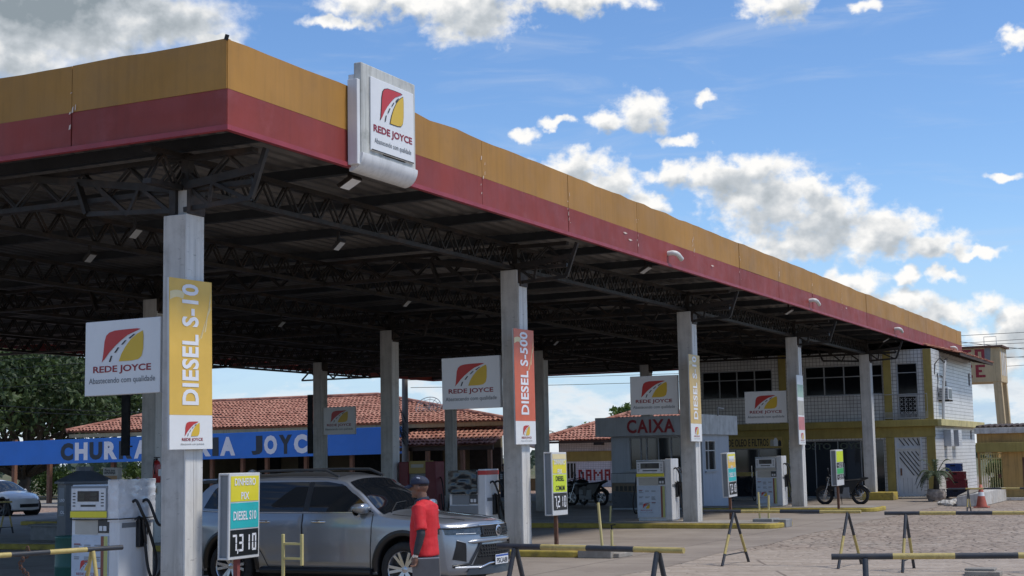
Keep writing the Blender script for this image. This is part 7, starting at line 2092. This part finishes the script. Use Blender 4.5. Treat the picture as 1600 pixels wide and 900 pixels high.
# ================================================================ VEGETATION
def leaf_cloud(mb, rnd, blobs, n, size, flat=.5):
    tot = sum(b_[3] * b_[4] * b_[5] for b_ in blobs)
    for (x, y, z, rx, ry, rz_) in blobs:
        k = int(n * rx * ry * rz_ / tot)
        for i in range(k):
            while True:
                u = Vector((rnd.uniform(-1, 1), rnd.uniform(-1, 1), rnd.uniform(-1, 1)))
                if u.length <= 1: break
            u *= (.55 + .45 * rnd.random()) / max(.35, u.length) * u.length ** .6
            p = Vector((x + u.x * rx, y + u.y * ry, z + u.z * rz_))
            if mnoise.noise(p * (1.1 / max(.6, size * 2.6))) < -.12: continue
            nrm = Vector((rnd.uniform(-1, 1), rnd.uniform(-1, 1), rnd.uniform(-.1, 1))).normalized()
            a = nrm.orthogonal().normalized(); a = Matrix.Rotation(rnd.uniform(0, 6.28), 3, nrm) @ a; c = nrm.cross(a); s_ = size * rnd.uniform(.55, 1.25)
            mb.add([p - a * s_, p - c * s_ * flat - a * s_ * .1, p + a * s_ + nrm * s_ * .2, p + c * s_ * flat], [(0, 1, 2, 3)])
def limb(mb, p, q, r0, r1, rnd, n=5):
    p, q = Vector(p), Vector(q); L = (q - p).length
    pts = [p.lerp(q, k / n) + Vector((rnd.uniform(-1, 1), rnd.uniform(-1, 1), rnd.uniform(-.5, .5))) * L * .05 * (0 < k < n) for k in range(n + 1)]
    mb.tube(pts, [r0 + (r1 - r0) * k / n for k in range(n + 1)], 8); return pts
def tree(label, loc, h, crown_r, blobs_n, leaves, size, mat, seed, trunk_r=.25, fork=.35, group=None, name='tree', squash=.75):
    rnd = random.Random(seed); t = thing(name, label, 'tree', loc, 0, group)
    b = MB(); z0 = h * fork; limb(b, (0, 0, -.1), (rnd.uniform(-.2, .2), 0, z0), trunk_r, trunk_r * .75, rnd)
    blobs = []
    for i in range(blobs_n):
        a = 2.4 * i + rnd.uniform(-.4, .4); rr_ = crown_r * math.sqrt((i + .5) / blobs_n) * rnd.uniform(.75, 1.05)
        zc_ = z0 + (h - z0) * (.34 + .54 * (1 - rr_ / crown_r)) + rnd.uniform(-.12, .12) * h
        br = crown_r * rnd.uniform(.24, .40); c = Vector((rr_ * math.cos(a), rr_ * math.sin(a), zc_))
        blobs.append((c.x, c.y, c.z, br, br, br * squash))
        limb(b, (0, 0, z0 * rnd.uniform(.75, 1.0)), c + Vector((0, 0, -br * .2)), trunk_r * rnd.uniform(.28, .5), .03, rnd)
    b.build('trunk', 'bark', t)
    b = MB(); leaf_cloud(b, rnd, blobs, leaves, size); b.build('crown', mat, t)
    farther(t, FR)
    return t
tree('large dark spreading tree behind the blue restaurant board', (-65.0, 66.0, 0), 10.6, 7.4, 40, 40000, .20, 'leaves_dark', 11, .42, .14, squash=.85)
tree('second dark tree at the left edge behind the restaurant board', (-72.5, 70.0, 0), 11.5, 7.0, 28, 22000, .24, 'leaves_dark', 12, .4, .16, squash=.85)
tree('leafy tree top rising behind the cashier booth roof', (-33.2, 81.0, 0), 4.9, 2.4, 10, 3000, .17, 'leaves_mid', 13, .14, .35)
for i, (x, y, r_, hh, l) in enumerate(((-60.5, 72, 1.8, 2.3, 'bright green bush seen under the restaurant board between the posts'), (-64.5, 71, 2.0, 1.8, 'low green bush left of the dark tree trunk'), (-57.6, 73, 1.7, 2.7, 'bright green bush behind the oil tank'), (-69.5, 73, 2.4, 2.0, 'broad green bush at the left edge under the board'), (-54.5, 76, 2.0, 2.4, 'green bush right behind the restaurant terrace'), (-8.9, 64.5, .8, 1.7, 'green bush seen through the bars of the annex gate'))):
    rnd = random.Random(40 + i); t = thing('bush', l, 'bush', (x, y, 0), 0, 'bushes')
    b = MB(); leaf_cloud(b, rnd, [(rnd.uniform(-.6, .6) * r_, rnd.uniform(-.6, .6) * r_, hh * rnd.uniform(.3, .75), r_ * .6, r_ * .6, hh * .36) for k in range(8)], 2600, .13, .5); b.build('foliage', 'leaves_mid', t)
    b = MB()
    for k in range(4): limb(b, (0, 0, 0), (rnd.uniform(-.6, .6) * r_, rnd.uniform(-.5, .5) * r_, hh * .6), .04, .012, rnd, 3)
    b.build('stem', 'bark', t)
    if i < 5: farther(t, FR)
def palm(label, loc, h, L, seed):
    rnd = random.Random(seed); t = thing('palm_tree', label, 'palm', loc, 0, 'palms on the horizon')
    b = MB(); b.tube([(0, 0, 0), (.1, 0, h * .5), (.0, .1, h)], [.2, .15, .12], 8); b.build('trunk', 'bark', t)
    b = MB()
    for k in range(16): frond(b, (0, .1, h), k * 2.4, L * rnd.uniform(.8, 1.1), L * rnd.uniform(.15, .6), L * rnd.uniform(.25, .8), rnd, 8, .20)
    b.build('crown', 'leaves_far', t)
for i, (x, y, h, l) in enumerate(((-68.3, 150, 4.3, 'leftmost palm above the washroom roof'), (-67.2, 152, 4.0, 'second palm from the left above the washroom roof'), (-66.2, 149, 4.7, 'tallest palm of the far row above the washroom roof'), (-64.9, 153, 4.0, 'fourth far palm above the washroom roof'), (-62.9, 150, 3.9, 'rightmost far palm next to the cashier booth roof'), (-55.0, 140, 3.0, 'low far palm hidden close to the cashier booth'))):
    palm(l, (x, y, 0), h, 1.9, 60 + i)
rnd = random.Random(77)
fx = MB()
for k in range(170):
    a = R(rnd.uniform(-58, 12)); d_ = rnd.uniform(240, 420); x, y = math.sin(a) * d_, math.cos(a) * d_
    leaf_cloud(fx, rnd, [(x, y, 1.6, 6, 6, 1.9)], 70, .9, .6)
tag(fx.build('tree_line', 'leaves_far'), 'low far line of trees on the horizon', 'tree line', kind='stuff')

# ================================================================ POLES AND WIRES
t = thing('utility_pole', 'grey utility pole with tangled cables before the right part of the restaurant roof', 'utility pole', (-31.75, 54.0, 0))
farther(t, 1.36)
b = MB(); b.tube([(0, 0, 0), (.02, 0, 8.6)], [.16, .11], 10); b.build('pole', 'pole_concrete', t)
b = MB(); b.box(-.8, .8, -.06, .06, 7.6, 7.7);
for x in (-.7, -.3, .3, .7): b.cyl((x, 0, 7.7), (x, 0, 7.86), .05)
b.build('crossarm', 'pole_concrete', t)
b = MB(); rn = random.Random(8)
for k in range(16):
    z = rn.uniform(2.9, 4.0); b.tube([Vector((-.1 + rn.uniform(-.6, .05), -.16, z)), Vector((rn.uniform(-.2, .1), -.22, z + rn.uniform(-.3, .3))), Vector((rn.uniform(0, .3), -.18, z - rn.uniform(.1, .5)))], .018, 5)
b.tube([(-.5 + .25 * math.cos(a), -.15, 3.4 + .25 * math.sin(a)) for a in [2 * math.pi * k / 18 for k in range(18)]], .02, 5, closed=True)
b.build('cable_tangle', 'wire_black', t)
def wire(label, p, q, sag, r=.012):
    p, q = Vector(p), Vector(q); b = MB(); n = 20
    b.tube([p.lerp(q, k / n) - Vector((0, 0, sag * 4 * (k / n) * (1 - k / n))) for k in range(n + 1)], r, 5)
    return tag(b.build('overhead_wire', 'wire_black'), label, 'wire', 'overhead wires')
UP = Vector((-43.18, 73.44, -.72))
for i in range(4):
    z = UP.z + 7.86 * 1.36 - .45 * i
    wire(('highest', 'second highest', 'third', 'lowest')[i] + ' overhead wire running left from the utility pole above the restaurant roof', (UP.x + .3 * i - .5, UP.y, z), (-130, 82, z + 1.2 - .5 * i), 1.0, .016)
    wire(('highest', 'second highest', 'third', 'lowest')[i] + ' overhead wire running right from the utility pole above the washroom roof', (UP.x + .3 * i - .5, UP.y, z - 2.5), (8, 122 + i, 11.5 - .6 * i), .7, .016)
wire('upper service wire sagging in front of the dark trees', (-105, 75, 9.4), (-59, 77.0, 5.1), .6, .02)
wire('lower service wire sagging in front of the dark trees', (-105, 75, 9.0), (-58, 77.0, 4.9), .7, .02)
wire('upper wire crossing the sky right of the canopy end', (-40, 100, 9.6), (40, 92, 9.7), .4, .016)
wire('middle wire crossing the sky right of the canopy end', (-40, 101, 9.3), (40, 90, 8.6), .5, .016)
wire('lower wire running from the canopy end past the water tower', (-12.3, 74.5, 7.3), (14, 96, 5.2), .4, .014)
wire('thin wire beside the water tower', (-12.3, 91, 7.4), (30, 96, 6.6), .3, .014)
